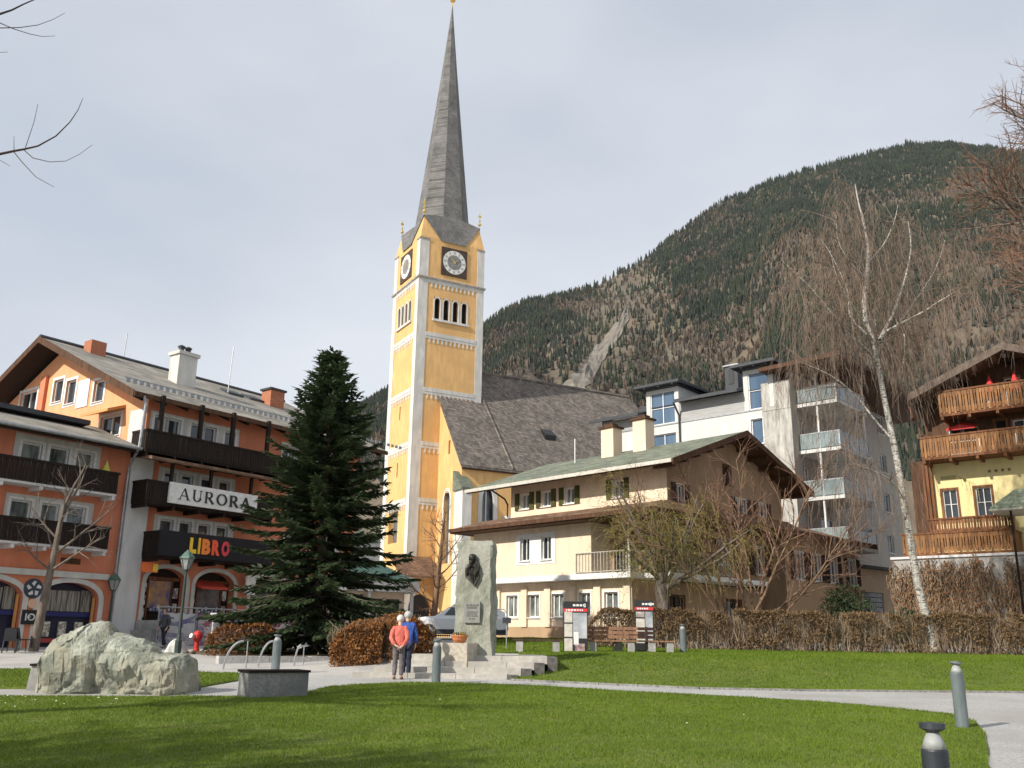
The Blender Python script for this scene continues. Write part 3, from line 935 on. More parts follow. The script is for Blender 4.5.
for x in (9.0, 10.6): mb.hexa([(x, 6.0, EZ + slope * 7 + .1), (x + 1.1, 6.0, EZ + slope * 7 + .1), (x + 1.1, 7.0, EZ + slope * 8 + .1), (x, 7.0, EZ + slope * 8 + .1), (x, 6.0, EZ + slope * 7 + .28), (x + 1.1, 6.0, EZ + slope * 7 + .28), (x + 1.1, 7.0, EZ + slope * 8 + .28), (x, 7.0, EZ + slope * 8 + .28)])
mb.parts('skylight', M_darkmetal, rf)
# balconies
balcony(H, FRONT(), -.62, 7.3, 9.05, 10.0, 1.25, M_darkwood, True, True)
balcony(H, FRONT(), 8.0, 14.0, 9.05, 10.0, 1.2, M_darkwood, True, True)
mb = MB()
for x in (.1, 2.35, 4.3, 6.6): mb.box(x - .09, x + .09, -1.18, -1.0, 10.0, EZ + .05)
mb.parts('timber_post', M_darkwood, H)
b2 = balcony(H, FRONT(), -.35, 7.2, 6.65, 7.6, 1.3, M_darkwood, True, True)
b3 = balcony(H, FRONT(), .55, 7.2, 4.2, 5.28, 1.3, M_darkwood, True, True)
mb = MB()
mb.hexa([(-.5, -1.7, 8.5), (7.4, -1.7, 8.5), (7.4, -.02, 8.78), (-.5, -.02, 8.78), (-.5, -1.7, 8.66), (7.4, -1.7, 8.66), (7.4, -.02, 8.96), (-.5, -.02, 8.96)])
cn_ = mb.build('canopy_roof', M_brownroof, H)
mb = MB()
for x in (.95, 3.2, 5.7): mb.box(x - .07, x + .07, -1.28, -1.14, 7.6, 8.54)
mb.parts('timber_post', M_darkwood, H)
mb = MB(); mb.box(.78, 6.0, -1.46, -1.345, 6.62, 7.62); sg = mb.build('hotel_sign', M_white, H)
mb = MB(); serif(mb, 'AURORA', 1.3, 5.55, 6.84, 7.4, -1.462); mb.build('lettering', M_black, sg)
mb = MB(); mb.box(.5, 7.25, -1.52, -1.36, 4.12, 5.3); sl = mb.build('shop_sign', newmat('shop_sign_board', (.008, .006, .009), .85)[0], H)
lc = [('L', (.85, .55, .03)), ('i', (.85, .48, .03)), ('B', (.85, .22, .03)), ('R', (.8, .09, .03)), ('O', (.62, .04, .06))]
lx = [2.15, 2.62, 2.84, 3.42, 3.98, 4.55]
for i, (c, rgb) in enumerate(lc):
    m = newmat('sign_letter_' + 'aeiou'[i], rgb, .5)[0]
    text_mesh(c, m, sl, FRONT(), lx[i], lx[i + 1] - .09, 4.33, 5.08 if c != 'i' else 5.12, -1.525, .04, .06)
# shop fronts inside the arcade
def shopfront(x0, x1, warm, name):
    mb = MB(); mb.box(x0, x1, .5, .6, -.9, 3.65); s = mb.build('shopfront', M_darkwood, H)
    mb = MB()
    mb.box(x0 + .5, x1 - .55, .44, .495, 1.75, 3.05); mb.build('display', warm, s)
    mb = MB()
    for x in (x0 + .45, x1 - .5): mb.box(x - .04, x + .04, .40, .495, 1.2, 3.1)
    mb.box(x0 + .05, x1 - .05, .38, .495, 3.08, 3.24)
    mb.build('display_frame', M_redwood, s)
    mb = MB()
    for i in range(3):
        mb.box(x0 + .08, x0 + .36, .42, .49, .1 + 1.2 + i * .6, .52 + 1.2 + i * .6)
        if i < 2: mb.box(x1 - .38, x1 - .14, .42, .49, 1.5 + i * .75, 2.0 + i * .75)
    mb.parts('poster', noisy('shop_poster', (.25, .2, .2), (.75, .72, .68), 6, .6, 3, lo=.48, hi=.52), s)
    mb = MB()
    for i in range(6): mb.box(x0 + .6 + i * .2, x0 + .72 + i * .2, .36, .43, 1.6, 1.72 + .1 * (i % 3))
    mb.build('goods', noisy('shop_goods', (.7, .65, .6), (.12, .15, .4), 9, .6, 2, lo=.48, hi=.52), s)
M_warm = noisy('warm_display', (.42, .16, .05), (.55, .36, .12), 2.2, .5, 3, c3=(.05, .06, .22), s3=1.3)
M_cool = noisy('dim_display', (.03, .03, .05), (.10, .09, .11), 3, .3, 3)
shopfront(1.0, 3.25, M_warm, 'a'); shopfront(3.75, 6.15, M_cool, 'b'); shopfront(7.2, 9.6, M_cool, 'c'); shopfront(10.8, 13.2, M_cool, 'd')
mb = MB(); mb.hexa([(3.82, -.5, 2.75), (5.4, -.5, 2.75), (5.4, .3, 2.95), (3.82, .3, 2.95), (3.82, -.5, 2.88), (5.4, -.5, 2.88), (5.4, .3, 3.2), (3.82, .3, 3.2)])
mb.build('shop_awning', newmat('red_awning', (.5, .05, .03), .7)[0], H)
mb = MB(); mb.box(.25, 1.1, -.75, -.63, 3.35, 3.8); s = mb.build('blade_sign', newmat('orange_sign', (.75, .16, .03), .5)[0], H)
mb = MB(); mb.box(.82, 1.07, -.78, -.753, 3.4, 3.75); mb.build('sign_symbol', newmat('yellow_sign', (.85, .6, .06), .5)[0], s)
mb = MB(); mb.tube([(1.0, -.7, 3.6), (1.0, 0.0, 3.6)], .03, 5); mb.build('sign_bracket', M_darkmetal, s)
mb = MB(); mb.box(6.5, 7.1, -.5, -.4, 2.6, 3.6); s = mb.build('blade_sign', M_white, H)
mb = MB(); mb.tube([(6.8, -.45, 3.3), (6.8, 0, 3.3)], .03, 5); mb.build('sign_bracket', M_darkmetal, s)
gutter(H, [(-.9, -1.05, EZ - .2), (-.85, -1.2, EZ - .6), (-.95, -1.25, 9.0), (-.78, -.3, 8.2), (-.72, -.2, 7.9), (-.72, -.18, -.6)], .07, M_metal)
# ------------------------------------------------------------------ raised walk with painted panels in front of the shops
RW = thing('shop_terrace', 'raised walk with railings and painted wave panels before the shop arches', 'terrace', AO, AT_)
mb = MB(); mb.box(.65, 14, -1.9, -.13, -.9, 1.15); mb.build('terrace_slab', M_concrete, RW)
mural = noisy('mural_paint', (.13, .13, .27), (.52, .51, .52), 1.5, .7, 2, (1, 1, 2.2), lo=.48, hi=.50, c3=(.36, .33, .34), s3=1.1)
mural2 = noisy('mural_red', (.30, .10, .12), (.50, .47, .48), 1.4, .7, 2, (1, 1, 2.2), lo=.48, hi=.50, c3=(.14, .14, .27), s3=1.0)
for i in range(5):
    x0 = .7 + i * 2.05
    mb = MB(); mb.box(x0, x0 + 1.9, -1.98, -1.903, .0, 1.5); mb.build('painted_panel', (mural, mural2)[i % 2], RW)
    mb = MB()
    for x in (x0 - .08, x0 + 1.9): mb.tube([(x, -1.96, -.3), (x, -1.96, 1.75)], .035, 6)
    mb.tube([(x0 - .08, -1.96, 1.75), (x0 + 1.97, -1.96, 1.75)], .035, 6)
    mb.build('handrail', M_metal, RW)
mb = MB()
for i in range(3): mb.box(-.05 + i * .23, .18 + i * .23 - .003, -1.8, -.15, -.9, .1 + i * .3)
mb.build('steps', M_concrete, RW)

# ------------------------------------------------------------------ orange restaurant house on the left
RH = thing('restaurant_house', 'low-roofed orange house with two dark wooden balconies at the left edge', 'house', AO, AT_)
x0 = -16.0
up_h = [(-5.75, -4.85, 7.8, 8.6), (-4.5, -3.6, 7.8, 8.6), (-3.25, -2.4, 7.8, 8.6), (-13, -12, 7.8, 8.6), (-11.5, -10.5, 7.8, 8.6)]
lo_h = [(-5.85, -4.95, 4.6, 6.05), (-4.5, -3.7, 4.6, 6.05), (-3.3, -2.45, 4.6, 6.05), (-13, -12, 4.6, 6.05), (-11.5, -10.5, 4.6, 6.05)]
mb = MB(); wall_face(mb, rect(x0, -.56, 3.15, 9.2), up_h + lo_h, rm=1); mb.build('front_wall', [M_orange, M_churchwhite], RH)
for h in up_h + lo_h: window(RH, FRONT(), h, M_white, M_glass2, 1, 1, .12, sill=False)
mb = MB()
for xa, xb in ((-6.1, -2.1), (-13.3, -10.2)):
    for hh, z0, z1 in ((up_h, 7.55, 8.95), (lo_h, 4.4, 6.3)):
        mb.M = FRONT(-.018)
        wall_face(mb, rect(xa, xb, z0, z1), [h for h in hh if xa < h[0] < xb], .017)
        mb.build('window_band', M_churchwhite, RH); mb = MB()
mb = MB(); arch_wall(mb, x0, -.56, -.9, 3.15, [(-14.4, -10.6, 1.9, 2.75), (-9.0, -4.72, 1.9, 2.75), (-4.0, -1.25, 1.85, 2.7)], .5); mb.build('arcade_wall', M_orange, RH)
mb = MB()
for a in ((-14.4, -10.6, 1.9, 2.75), (-9.0, -4.72, 1.9, 2.75), (-4.0, -1.25, 1.85, 2.7)): arch_trim(mb, *a, -.8, .22)
mb.build('arch_surround', M_churchwhite, RH)
mb = MB(); mb.box(x0, -.95, -.14, -.003, 2.9, 3.16); mb.build('cornice', M_churchwhite, RH)
for xa, xb in ((-14.4, -10.6), (-9.0, -4.72), (-4.0, -1.25)):
    mb = MB(); mb.box(xa, xb, .5, .6, -.9, 2.76); s = mb.build('shopfront', newmat('shop_dark', (.02, .022, .05), .3)[0], RH)
    mb = MB(); mb.box(xa + .15, xb - .7, .42, .495, 1.45, 2.35); mb.box(xb - .62, xb - .15, .42, .495, 1.45, 2.4)
    mb.build('display', noisy('striped_curtain', (.08, .075, .07), (.34, .32, .26), 14, .6, 2, (1, 1, .05), lo=.4, hi=.6), s)
    mb = MB(); mb.box(xa, xb, .38, .497, 1.22, 1.42); mb.build('sign_band', newmat('blue_band', (.02, .025, .13), .4)[0], s)
    mb = MB(); mb.box(xb - .16, xb - .06, .2, .3, -.4, 2.1); mb.build('folded_blind', newmat('orange_blind', (.62, .30, .10), .7)[0], s)
    mb = MB()
    for i in range(3):
        mb.box(xa + .5 + i * .75, xa + .85 + i * .75, .40, .49, .35, 1.0)
    mb.parts('poster', noisy('menu_poster', (.3, .25, .2), (.7, .66, .55), 7, .6, 3, lo=.47, hi=.53), s)
    mb = MB(); mb.box(xa + .2, xa + 1.3, .4, .49, .1, .28); mb.build('counter_light', newmat('red_board', (.45, .06, .05), .5)[0], s)
balcony(RH, FRONT(), -8.6, -1.65, 6.78, 7.72, 1.0, M_darkwood, True, True, deck=M_whitewall)
balcony(RH, FRONT(), -8.8, -1.75, 4.25, 5.2, 1.0, M_darkwood, True, True, deck=M_whitewall)
mb = MB(); mb.box(-3.3, -2.4, -.05, -.003, 3.5, 3.75); mb.build('name_plate', M_brownwood, RH)
sg = MB(); sg.lathe([(.42, 0), (.42, .06), (.38, .08)], 24)
o = sg.build('round_sign', newmat('slate_sign', (.035, .045, .07), .5)[0], RH, loc=(-4.35, -.003, 2.35)); o.rotation_euler = (math.pi / 2, 0, 0)
mb = MB()
for a in (.3, 1.6, 2.9, 4.2, 5.3):
    mb.prism([(.1 * math.cos(a), .1 * math.sin(a)), (.3 * math.cos(a - .3), .3 * math.sin(a - .3)), (.33 * math.cos(a), .33 * math.sin(a)), (.24 * math.cos(a + .5), .24 * math.sin(a + .5))], -.1 - .001 * a, -.084)
o2 = mb.build('sign_emblem', M_white, RH, loc=(-4.35, 0, 2.35))
sg = MB(); sg.lathe([(.2, 0), (.2, .05)], 18); o = sg.build('round_sign', newmat('pale_sign', (.75, .45, .3), .5)[0], RH, loc=(-4.3, -.003, 1.72)); o.rotation_euler = (math.pi / 2, 0, 0)
mb = MB(); mb.box(-4.68, -3.98, -.1, -.003, .85, 1.45); s = mb.build('square_sign', M_black, RH)
text_mesh('IO', M_white, s, FRONT(), -4.55, -4.12, 1.0, 1.3, -.105, .01, .02)
mb = MB(); mb.box(-4.45, -4.32, -.118, -.104, 1.13, 1.17); mb.build('sign_stroke', M_white, s)
# roof of the restaurant house: gentle slope up to a flat upper deck
mb = MB()
roof_plane(mb, (x0 - .5, -1.15, 9.05), (-.75, -1.15, 9.05), (-.05, 4.5, 10.9), (x0 - .5, 4.5, 10.9), .14)
rr = mb.build('roof', M_roofgrey, RH)
mb = MB(); roof_plane(mb, (x0 - .45, -1.1, 8.9), (-.8, -1.1, 8.9), (-.1, 4.45, 10.75), (x0 - .45, 4.45, 10.75), .12); mb.build('soffit', M_darkwood, rr)
mb = MB(); mb.tube([(x0 - .5, -1.24, 8.98), (-.8, -1.24, 8.98)], .07, 7); mb.build('rain_gutter', M_metal, rr)
mb = MB(); mb.box(x0, -1.9, 3.0, 9, 9.6, 10.45); mb.build('upper_storey', M_darkwood, RH)
mb = MB(); mb.box(x0 - .5, -1.5, 2.4, 9.5, 10.453, 10.68); mb.build('upper_deck', M_darkmetal, RH)
mb = MB(); mb.M = LEFT(x0, 9); wall_face(mb, rect(0, 9, -.9, 10), []); mb.build('side_wall', M_orange, RH)
tw = MB(); tw.lathe([(.04, 0), (.42, .35), (.40, .5), (.05, 1.35), (.02, 1.5)], 8)
tag(tw.build('folded_parasol', newmat('lime_cloth', (.55, .55, .08), .8)[0], loc=AO + Matrix.Rotation(AT_, 3, 'Z') @ Vector((-2.05, -.55, 6.79))),
    'folded lime green parasol on the upper balcony of the left orange house', 'parasol')

# ------------------------------------------------------------------ church
CB = at(412, 440, 105); CB.z = 1.5
CT = R(28.8)
CH = thing('parish_church', 'yellow and white church with tall shingled spire and clock tower', 'church', CB, CT)
TW, TD = 8.75, 8.2
z_of = lambda a: a - 1.5
lv = [z_of(z) for z in (17.0, 23.6, 30.1, 37.0, 44.1)]     # string courses
ZT = z_of(49.6); ZP = z_of(52.5)
ib = 1.05
# tower walls of yellow plaster; face openings for the belfry
belf = [(2.05, 3.0, 37.6, 40.4), (3.25, 4.2, 37.6, 40.4), (4.5, 5.45, 37.6, 40.4), (5.7, 6.65, 37.6, 40.4)]
mb = MB()
for M, Wd in ((FRONT(0), TW), (LEFT(0, TD), TD), (RIGHT(TW, 0), TD), (BACK(TD, TW), TW)):
    mb.M = M
    k = Wd / TW
    hl = [(a * k + (0 if k == 1 else -.05), b * k, c, d) for a, b, c, d in belf]
    if M == LEFT(0, TD): hl = hl + [(2.2, 5.0, 10.9, 14.9), (3.9, 4.25, 25.5, 27.2), (3.9, 4.25, 18.6, 20.3), (3.6, 4.1, 6.0, 8.0)]
    wall_face(mb, rect(0, Wd, -3, ZT), hl, .7)
    mb.add([(0, 0, ZT), (.55, .55, ZP), (ib + 1.75, 0, ZT)], [(0, 2, 1)]); mb.add([(Wd, 0, ZT), (Wd - .55, .55, ZP), (Wd - ib - 1.75, 0, ZT)], [(0, 1, 2)])
tower = mb.build('tower', M_yellow, CH)
mb = MB()
for M, Wd in ((FRONT(0), TW), (LEFT(0, TD), TD), (RIGHT(TW, 0), TD), (BACK(TD, TW), TW)):
    mb.M = M
    w2 = 1.15
    o = .05
    mb.box(-o, w2, -o, -.003, -3, ZT - .4); mb.box(Wd - w2 * .8, Wd + o, -o - .004, -.003, -3, ZT - .4)
    for z in lv:
        mb.box(w2 + .003, Wd - w2 * .8 - .003, -.1, -.004, z - .18, z + .28)
        # row of little round arches below each string course
        n = 11
        for i in range(n):
            s = w2 + .25 + (Wd - w2 * 1.8 - .5) * (i + .5) / n
            hw = (Wd - w2 * 1.8) / n / 2
            mb.box(s - hw * .28, s + hw * .28, -.07, -.004, z - 1.02, z - .183)
        mb.box(w2 + .003, Wd - w2 * .8 - .003, -.06, -.005, z - .5, z - .183)
mb.build('quoins', M_churchwhite, tower)
mb = MB()
mb.box(-.22, TW + .22, -.22, TD + .22, lv[4] - .02, lv[4] + .2)
for M, Wd in ((FRONT(0), TW), (LEFT(0, TD), TD)):
    mb.M = M
    mb.box(-.1, 1.25, -.12, -.06, ZT - .38, ZT - .22); mb.box(Wd - 1.0, Wd + .1, -.12, -.06, ZT - .38, ZT - .22)
mb.build('cornice', noisy('stone_cornice', (.20, .18, .16), (.36, .33, .30), 3, .9), tower)
# belfry arches: round heads, columns and dark depth
M_belf = newmat('belfry_dark', (.012, .011, .012), .95)[0]
mb = MB(); mk = MB()
for M, Wd in ((FRONT(0), TW), (LEFT(0, TD), TD)):
    k = Wd / TW
    mb.M = M; mk.M = M
    for a, b, c, d in belf:
        a, b = a * k + (0 if k == 1 else -.05), b * k
        arch_trim(mb, a + .12, b - .1, 39.75, 40.3, c, .16, -.05, .12, 10)
        mk.add([(a, .68, c), (b, .68, c), (b, .68, d), (a, .68, d)], [(0, 1, 2, 3)])
    mb.box(1.9 * k, 6.8 * k, -.2, -.06, 37.3, 37.58); mb.build('belfry_arch', M_churchwhite, tower); mb = MB()
pass; mk.parts('belfry_opening', M_belf, tower)
mk = MB(); mk.M = LEFT(0, TD)
mk.add([(2.2, .65, 10.9), (5.0, .65, 10.9), (5.0, .65, 14.9), (2.2, .65, 14.9)], [(0, 1, 2, 3)])
for a, b, c, d in ((3.9, 4.25, 25.5, 27.2), (3.9, 4.25, 18.6, 20.3), (3.6, 4.1, 6.0, 8.0)): mk.add([(a, .5, c), (b, .5, c), (b, .5, d), (a, .5, d)], [(0, 1, 2, 3)])
mk.build('tower_window', glassmat('leaded_glass', (.05, .06, .08), .3, (.16, .18, .20), 3), tower)
# clocks
M_dial = noisy('clock_dial', (.58, .57, .54), (.72, .71, .68), 3, .6)
M_dialdark = noisy('clock_board', (.035, .024, .016), (.08, .05, .032), 5, .8)
for M, Wd in ((FRONT(0), TW), (LEFT(0, TD), TD)):
    c = Wd / 2 + (.2 if Wd == TW else -.1); zc = 45.35
    mb = MB(M); mb.box(c - 1.75, c + 1.75, -.12, -.004, zc - 1.85, zc + 1.85); ck = mb.build('clock', M_dialdark, tower)
    def disc(mb, r, y, n=36, r0=0.0):
        if r0:
            for i in range(n):
                a, b = 2 * math.pi * i / n, 2 * math.pi * (i + 1) / n
                mb.add([(c + q * math.cos(t), y, zc + q * math.sin(t)) for q, t in ((r0, a), (r, a), (r, b), (r0, b))], [(0, 1, 2, 3)])
        else: mb.add([(c + r * math.cos(2 * math.pi * i / n), y, zc + r * math.sin(2 * math.pi * i / n)) for i in range(n)], [tuple(range(n))])
    mb = MB(M); disc(mb, 1.55, -.135); mb.build('clock_dial', M_dial, ck)
    mb = MB(M); disc(mb, .98, -.142)
    for i in range(12):
        a = math.pi * i / 6; p, q = 1.1, 1.46
        for da in (-.05, .05):
            ca, sa = math.cos(a + da), math.sin(a + da); n = .035
            mb.add([(c + p * ca + n * sa, -.142, zc + p * sa - n * ca), (c + q * ca + n * sa, -.142, zc + q * sa - n * ca), (c + q * ca - n * sa, -.142, zc + q * sa + n * ca), (c + p * ca - n * sa, -.142, zc + p * sa + n * ca)], [(0, 1, 2, 3)])
    mb.build('clock_numerals', noisy('dial_grey', (.13, .13, .13), (.26, .26, .25), 2, .7), ck)
    mb = MB(M)
    for a, l in ((2.3, 1.25), (.6, .85)):
        ca, sa = math.cos(a), math.sin(a); n = .06
        mb.prism([(c - .2 * ca + n * sa, zc - .2 * sa - n * ca), (c + l * ca, zc + l * sa), (c - .2 * ca - n * sa, zc - .2 * sa + n * ca)], -.17 - l * .01, -.15)
    mb.build('clock_hand', M_gold, ck)
# spire
cx, cy = TW / 2 + .25, TD / 2
zr = ZT + 3.7
tip = Vector((TW / 2 + .55, TD / 2, z_of(87.6)))
hx, hy = TW / 2, TD / 2
rr_ = 3.22
ring = []     # face order front, right, back, left: (left vertex, right vertex)
t = math.tan(math.pi / 8)
for (nx_, ny_, tx_, ty_) in ((0, -1, 1, 0), (1, 0, 0, 1), (0, 1, -1, 0), (-1, 0, 0, -1)):
    for s in (-1, 1): ring.append(Vector((cx + nx_ * rr_ + tx_ * s * rr_ * t, cy + ny_ * rr_ + ty_ * s * rr_ * t, zr)))
mb = MB()
for i in range(8):
    a, b = ring[i], ring[(i + 1) % 8]
    pa = a
    for k in range(1, 15):        # slightly concave taper in steps
        f0, f1 = (k - 1) / 14, k / 14
        w0, w1 = (1 - f0) ** 1.06, (1 - f1) ** 1.06
        z0_, z1_ = zr + (tip.z - zr) * f0, zr + (tip.z - zr) * f1
        A = Vector((tip.x + (a.x - tip.x) * w0, tip.y + (a.y - tip.y) * w0, z0_)); B = Vector((tip.x + (b.x - tip.x) * w0, tip.y + (b.y - tip.y) * w0, z0_))
        C_ = Vector((tip.x + (b.x - tip.x) * w1, tip.y + (b.y - tip.y) * w1, z1_)); D_ = Vector((tip.x + (a.x - tip.x) * w1, tip.y + (a.y - tip.y) * w1, z1_))
        mb.add([tuple(A), tuple(B), tuple(C_), tuple(D_)], [(0, 1, 2, 3)])
ov = .16
corners = [(0, 0), (TW, 0), (TW, TD), (0, TD)]
nts = []
for i, (nx_, ny_) in enumerate(((0, -1), (1, 0), (0, 1), (-1, 0))):
    c0, c1 = corners[i], corners[(i + 1) % 4]
    L_ = math.dist(c0, c1); k = (ib + 1.65) / L_
    nl = Vector((c0[0] + (c1[0] - c0[0]) * k + nx_ * ov, c0[1] + (c1[1] - c0[1]) * k + ny_ * ov, ZT - .25))
    nr = Vector((c1[0] + (c0[0] - c1[0]) * k + nx_ * ov, c1[1] + (c0[1] - c1[1]) * k + ny_ * ov, ZT - .25))
    nts.append((nl, nr))
for i in range(4):
    rl, rrr = ring[2 * i], ring[2 * i + 1]
    nl, nr = nts[i]
    mb.add([tuple(nl), tuple(nr), tuple(rrr), tuple(rl)], [(0, 1, 2, 3)])
    c1 = corners[(i + 1) % 4]
    pk = Vector((c1[0] + (-.45 if c1[0] > 0 else .45), c1[1] + (-.45 if c1[1] > 0 else .45), ZP + .1))
    rl2 = ring[(2 * i + 2) % 8]; nl2 = nts[(i + 1) % 4][0]
    mb.add([tuple(rrr), tuple(nr), tuple(pk)], [(0, 1, 2)])
    mb.add([tuple(rl2), tuple(pk), tuple(nl2)], [(0, 1, 2)])
    mb.add([tuple(rrr), tuple(pk), tuple(rl2)], [(0, 1, 2)])
sp = mb.build('spire', M_spireshingle, CH)
mb = MB()
for c0 in corners:
    q = Vector((c0[0] + (-.5 if c0[0] > 0 else .5), c0[1] + (-.5 if c0[1] > 0 else .5), ZP + .05))
    mb.tube([q, q + Vector((0, 0, 2.2))], .045, 5); mb.ball(q + Vector((0, 0, .6)), .22, 10, 7); mb.ball(q + Vector((0, 0, 1.1)), .13, 8, 6)
    mb.box(q.x - .2, q.x + .2, q.y - .03, q.y + .03, q.z + 1.6, q.z + 1.85)
mb.parts('finial', M_gold, sp, 4)
mb = MB(); mb.tube([tip - Vector((0, 0, .5)), tip + Vector((0, 0, 3.2))], .07, 5); mb.ball(tip + Vector((0, 0, .6)), .42, 12, 8)
mb.box(tip.x - .55, tip.x + .55, tip.y - .05, tip.y + .05, tip.z + 2.2, tip.z + 2.35); mb.build('spire_cross', M_gold, sp)
# nave: gable wall stands on the tower's front, roof rises behind the tower
s1 = 3.45; yk = -6.3; zE = z_of(20.4); zR = z_of(34.4); yR = 3.6; yB = 13.5
NL = 33.0
npoly = [(0, -3), (yR - yk, -3), (yR - yk, zR), (0, zE)]
# gable half toward the camera (s runs along +y from yk)
GM2 = Matrix(((0, 1, 0, s1), (-1, 0, 0, 0), (0, 0, 1, 0), (0, 0, 0, 1)))   # faces left: s = -y
gp = [(.0, -3), (-yk, -3), (-yk, zE), (0, zE + (zR - zE) * (0 - yk) / (yR - yk))]
g_open = [(1.9, 3.5, 8.3, 16.2), (2.6, 3.1, 20.6, 22.2)]
mb = MB(GM2); wall_face(mb, gp, g_open, .5); mb.build('nave_gable', M_yellow, CH)
M_lead = glassmat('church_glass', (.03, .035, .045), .25, (.10, .12, .14), 4)
mb = MB(GM2)
for a, b, c, d in g_open: mb.add([(a, .45, c), (b, .45, c), (b, .45, d), (a, .45, d)], [(0, 1, 2, 3)])
mb.build('nave_window', M_lead, CH)
mb = MB(GM2); arch_trim(mb, 1.9, 3.5, 15.0, 16.4, 8.2, .35, -.05, .05); mb.build('window_surround', M_churchwhite, CH)
sm = FRONT(yk)
nw = [(s1 + 2.3, s1 + 4.3, 9.0, 16.5), (s1 + 7.0, s1 + 9.0, 9.0, 16.5), (s1 + 12, s1 + 14, 9.0, 16.5), (s1 + 17, s1 + 19, 9, 16.5)]
mb = MB(sm); wall_face(mb, rect(s1, s1 + NL, -3, zE + .3), nw, .6); mb.build('nave_wall', M_yellow, CH)
mb = MB(sm); mk = MB(sm); mu = MB(sm)
for a, b, c, d in nw:
    arch_trim(mb, a + .3, b - .3, 14.9, 16.5, c, .5, -.05, .12)
    mk.add([(a, .55, c), (b, .55, c), (b, .55, d), (a, .55, d)], [(0, 1, 2, 3)])
    mu.box((a + b) / 2 - .08, (a + b) / 2 + .08, .45, .53, c, d)
mb.build('window_surround', M_churchwhite, CH); mk.build('nave_window', M_lead, CH); mu.build('window_mullion', M_churchwhite, CH)
mb = MB(); mb.box(s1 - .05, s1 + NL + .3, yk - .35, yk - .004, zE - .5, zE + .05); mb.build('eave_cornice', M_brownwood, CH)
mb = MB()
for x in (s1 + 5.6, s1 + 10.5, s1 + 15.5): mb.box(x - .45, x + .45, yk - 1.3, yk - .005, -3, 13.5)
mb.parts('buttress', M_churchwhite, CH)
mb = MB(); mb.box(s1 - .55, s1 + .55, yk - 1.5, yk + .6, -3, 16.0); bt = mb.build('corner_buttress', M_churchwhite, CH)
mb = MB(); mb.hexa([(s1 - .75, yk - 1.7, 15.9), (s1 + .75, yk - 1.7, 15.9), (s1 + .75, yk + .7, 15.9), (s1 - .75, yk + .7, 15.9), (s1 - .75, yk - 1.7, 16.1), (s1 + .75, yk - 1.7, 16.1), (s1 + .75, yk + .7, 18.2), (s1 - .75, yk + .7, 18.2)]); mb.build('buttress_cap', M_greenroof, bt)
mb = MB()
a, b = s1 - .35, s1 + NL
roof_plane(mb, (a, yk - .5, zE - .1), (b + 3, yk - .5, zE - .1), (b - 3.0, yR, zR), (a, yR, zR), .3)
roof_plane(mb, (b + 3, yB + .5, zE - .1), (a, yB + .5, zE - .1), (a, yR, zR), (b - 3.0, yR, zR), .3)
mb.slab([(b + 3, yk - .5, zE - .1), (b + 7, yR, zE - .1), (b - 3.0, yR, zR)], .3); mb.slab([(b + 7, yR, zE - .1), (b + 3, yB + .5, zE - .1), (b - 3.0, yR, zR)], .3)
nr_ = mb.build('nave_roof', M_shingle, CH)
mb = MB()
mb.tube([(s1 + 5.5, yR - .1, zR + .1), (s1 + 6.2, yk - .5, zE + .0)], .16, 5); mb.tube([(a, yR, zR + .05), (b - 3, yR, zR + .05)], .22, 5); mb.build('roof_seam', M_shingle, nr_)
mb = MB()
for x, f in ((s1 + 12.5, .36), (s1 + 20.5, .1)):
    y = yk + (yR - yk) * f; z = zE + (zR - zE) * f
    mb.hexa([(x, y - .5, z - .2), (x + 1.5, y - .5, z - .2), (x + 1.5, y + .6, z + .9), (x, y + .6, z + .9), (x, y - .7, z + .35), (x + 1.5, y - .7, z + .35), (x + 1.5, y + .6, z + 1.3), (x, y + .6, z + 1.3)])
mb.parts('roof_hatch', M_black, nr_)
mb = MB(); mb.M = BACK(yB, s1 + NL); wall_face(mb, rect(0, NL, -3, zE + .2), []); mb.M = RIGHT(s1 + NL, yk); wall_face(mb, [(0, -3), (yB - yk, -3), (yB - yk, zE), (0, zE)], []); mb.build('rear_wall', M_yellow, CH)
mb = MB(); mb.M = GM2; wall_face(mb, [(-yB, -3), (-TD, -3), (-TD, zE + 6.5), (-yB, zE)], []); mb.build('north_gable', M_yellow, CH)
# porch roof leaning on the tower and gable, arched portal
mb = MB()
mb.hexa([(-2.0, -3.2, 6.6), (s1 - .6, -3.2, 6.6), (s1 - .6, -.06, 8.9), (-2.0, -.06, 8.9), (-2.0, -3.2, 6.85), (s1 - .6, -3.2, 6.85), (s1 - .6, -.06, 9.15), (-2.0, -.06, 9.15)])
mb.build('porch_roof', M_brownroof, CH)
mb = MB(FRONT(-.06)); mb.box(.4, 2.9, -.05, -.01, -2, 3.5)
mb.prism([(.4 + 2.5 * (.5 - .5 * math.cos(math.pi * i / 12)), 3.5 + 1.5 * math.sin(math.pi * i / 12)) for i in range(13)], -.05, -.01); mb.build('portal', M_belf, CH)
# ------------------------------------------------------------------ cream house with the green roof
HO = Vector((5.43, 44.58, 1.70))
HT = R(-46)
HS = thing('cream_house', 'cream house with green tiled roof, green shutters and long white balcony edge', 'house', HO, HT)
M_greensh = wood('green_shutter_paint', (.085, .085, .025), .25)
M_darksh = wood('dark_shutter_paint', (.055, .028, .022), .25)
xl = -10.7
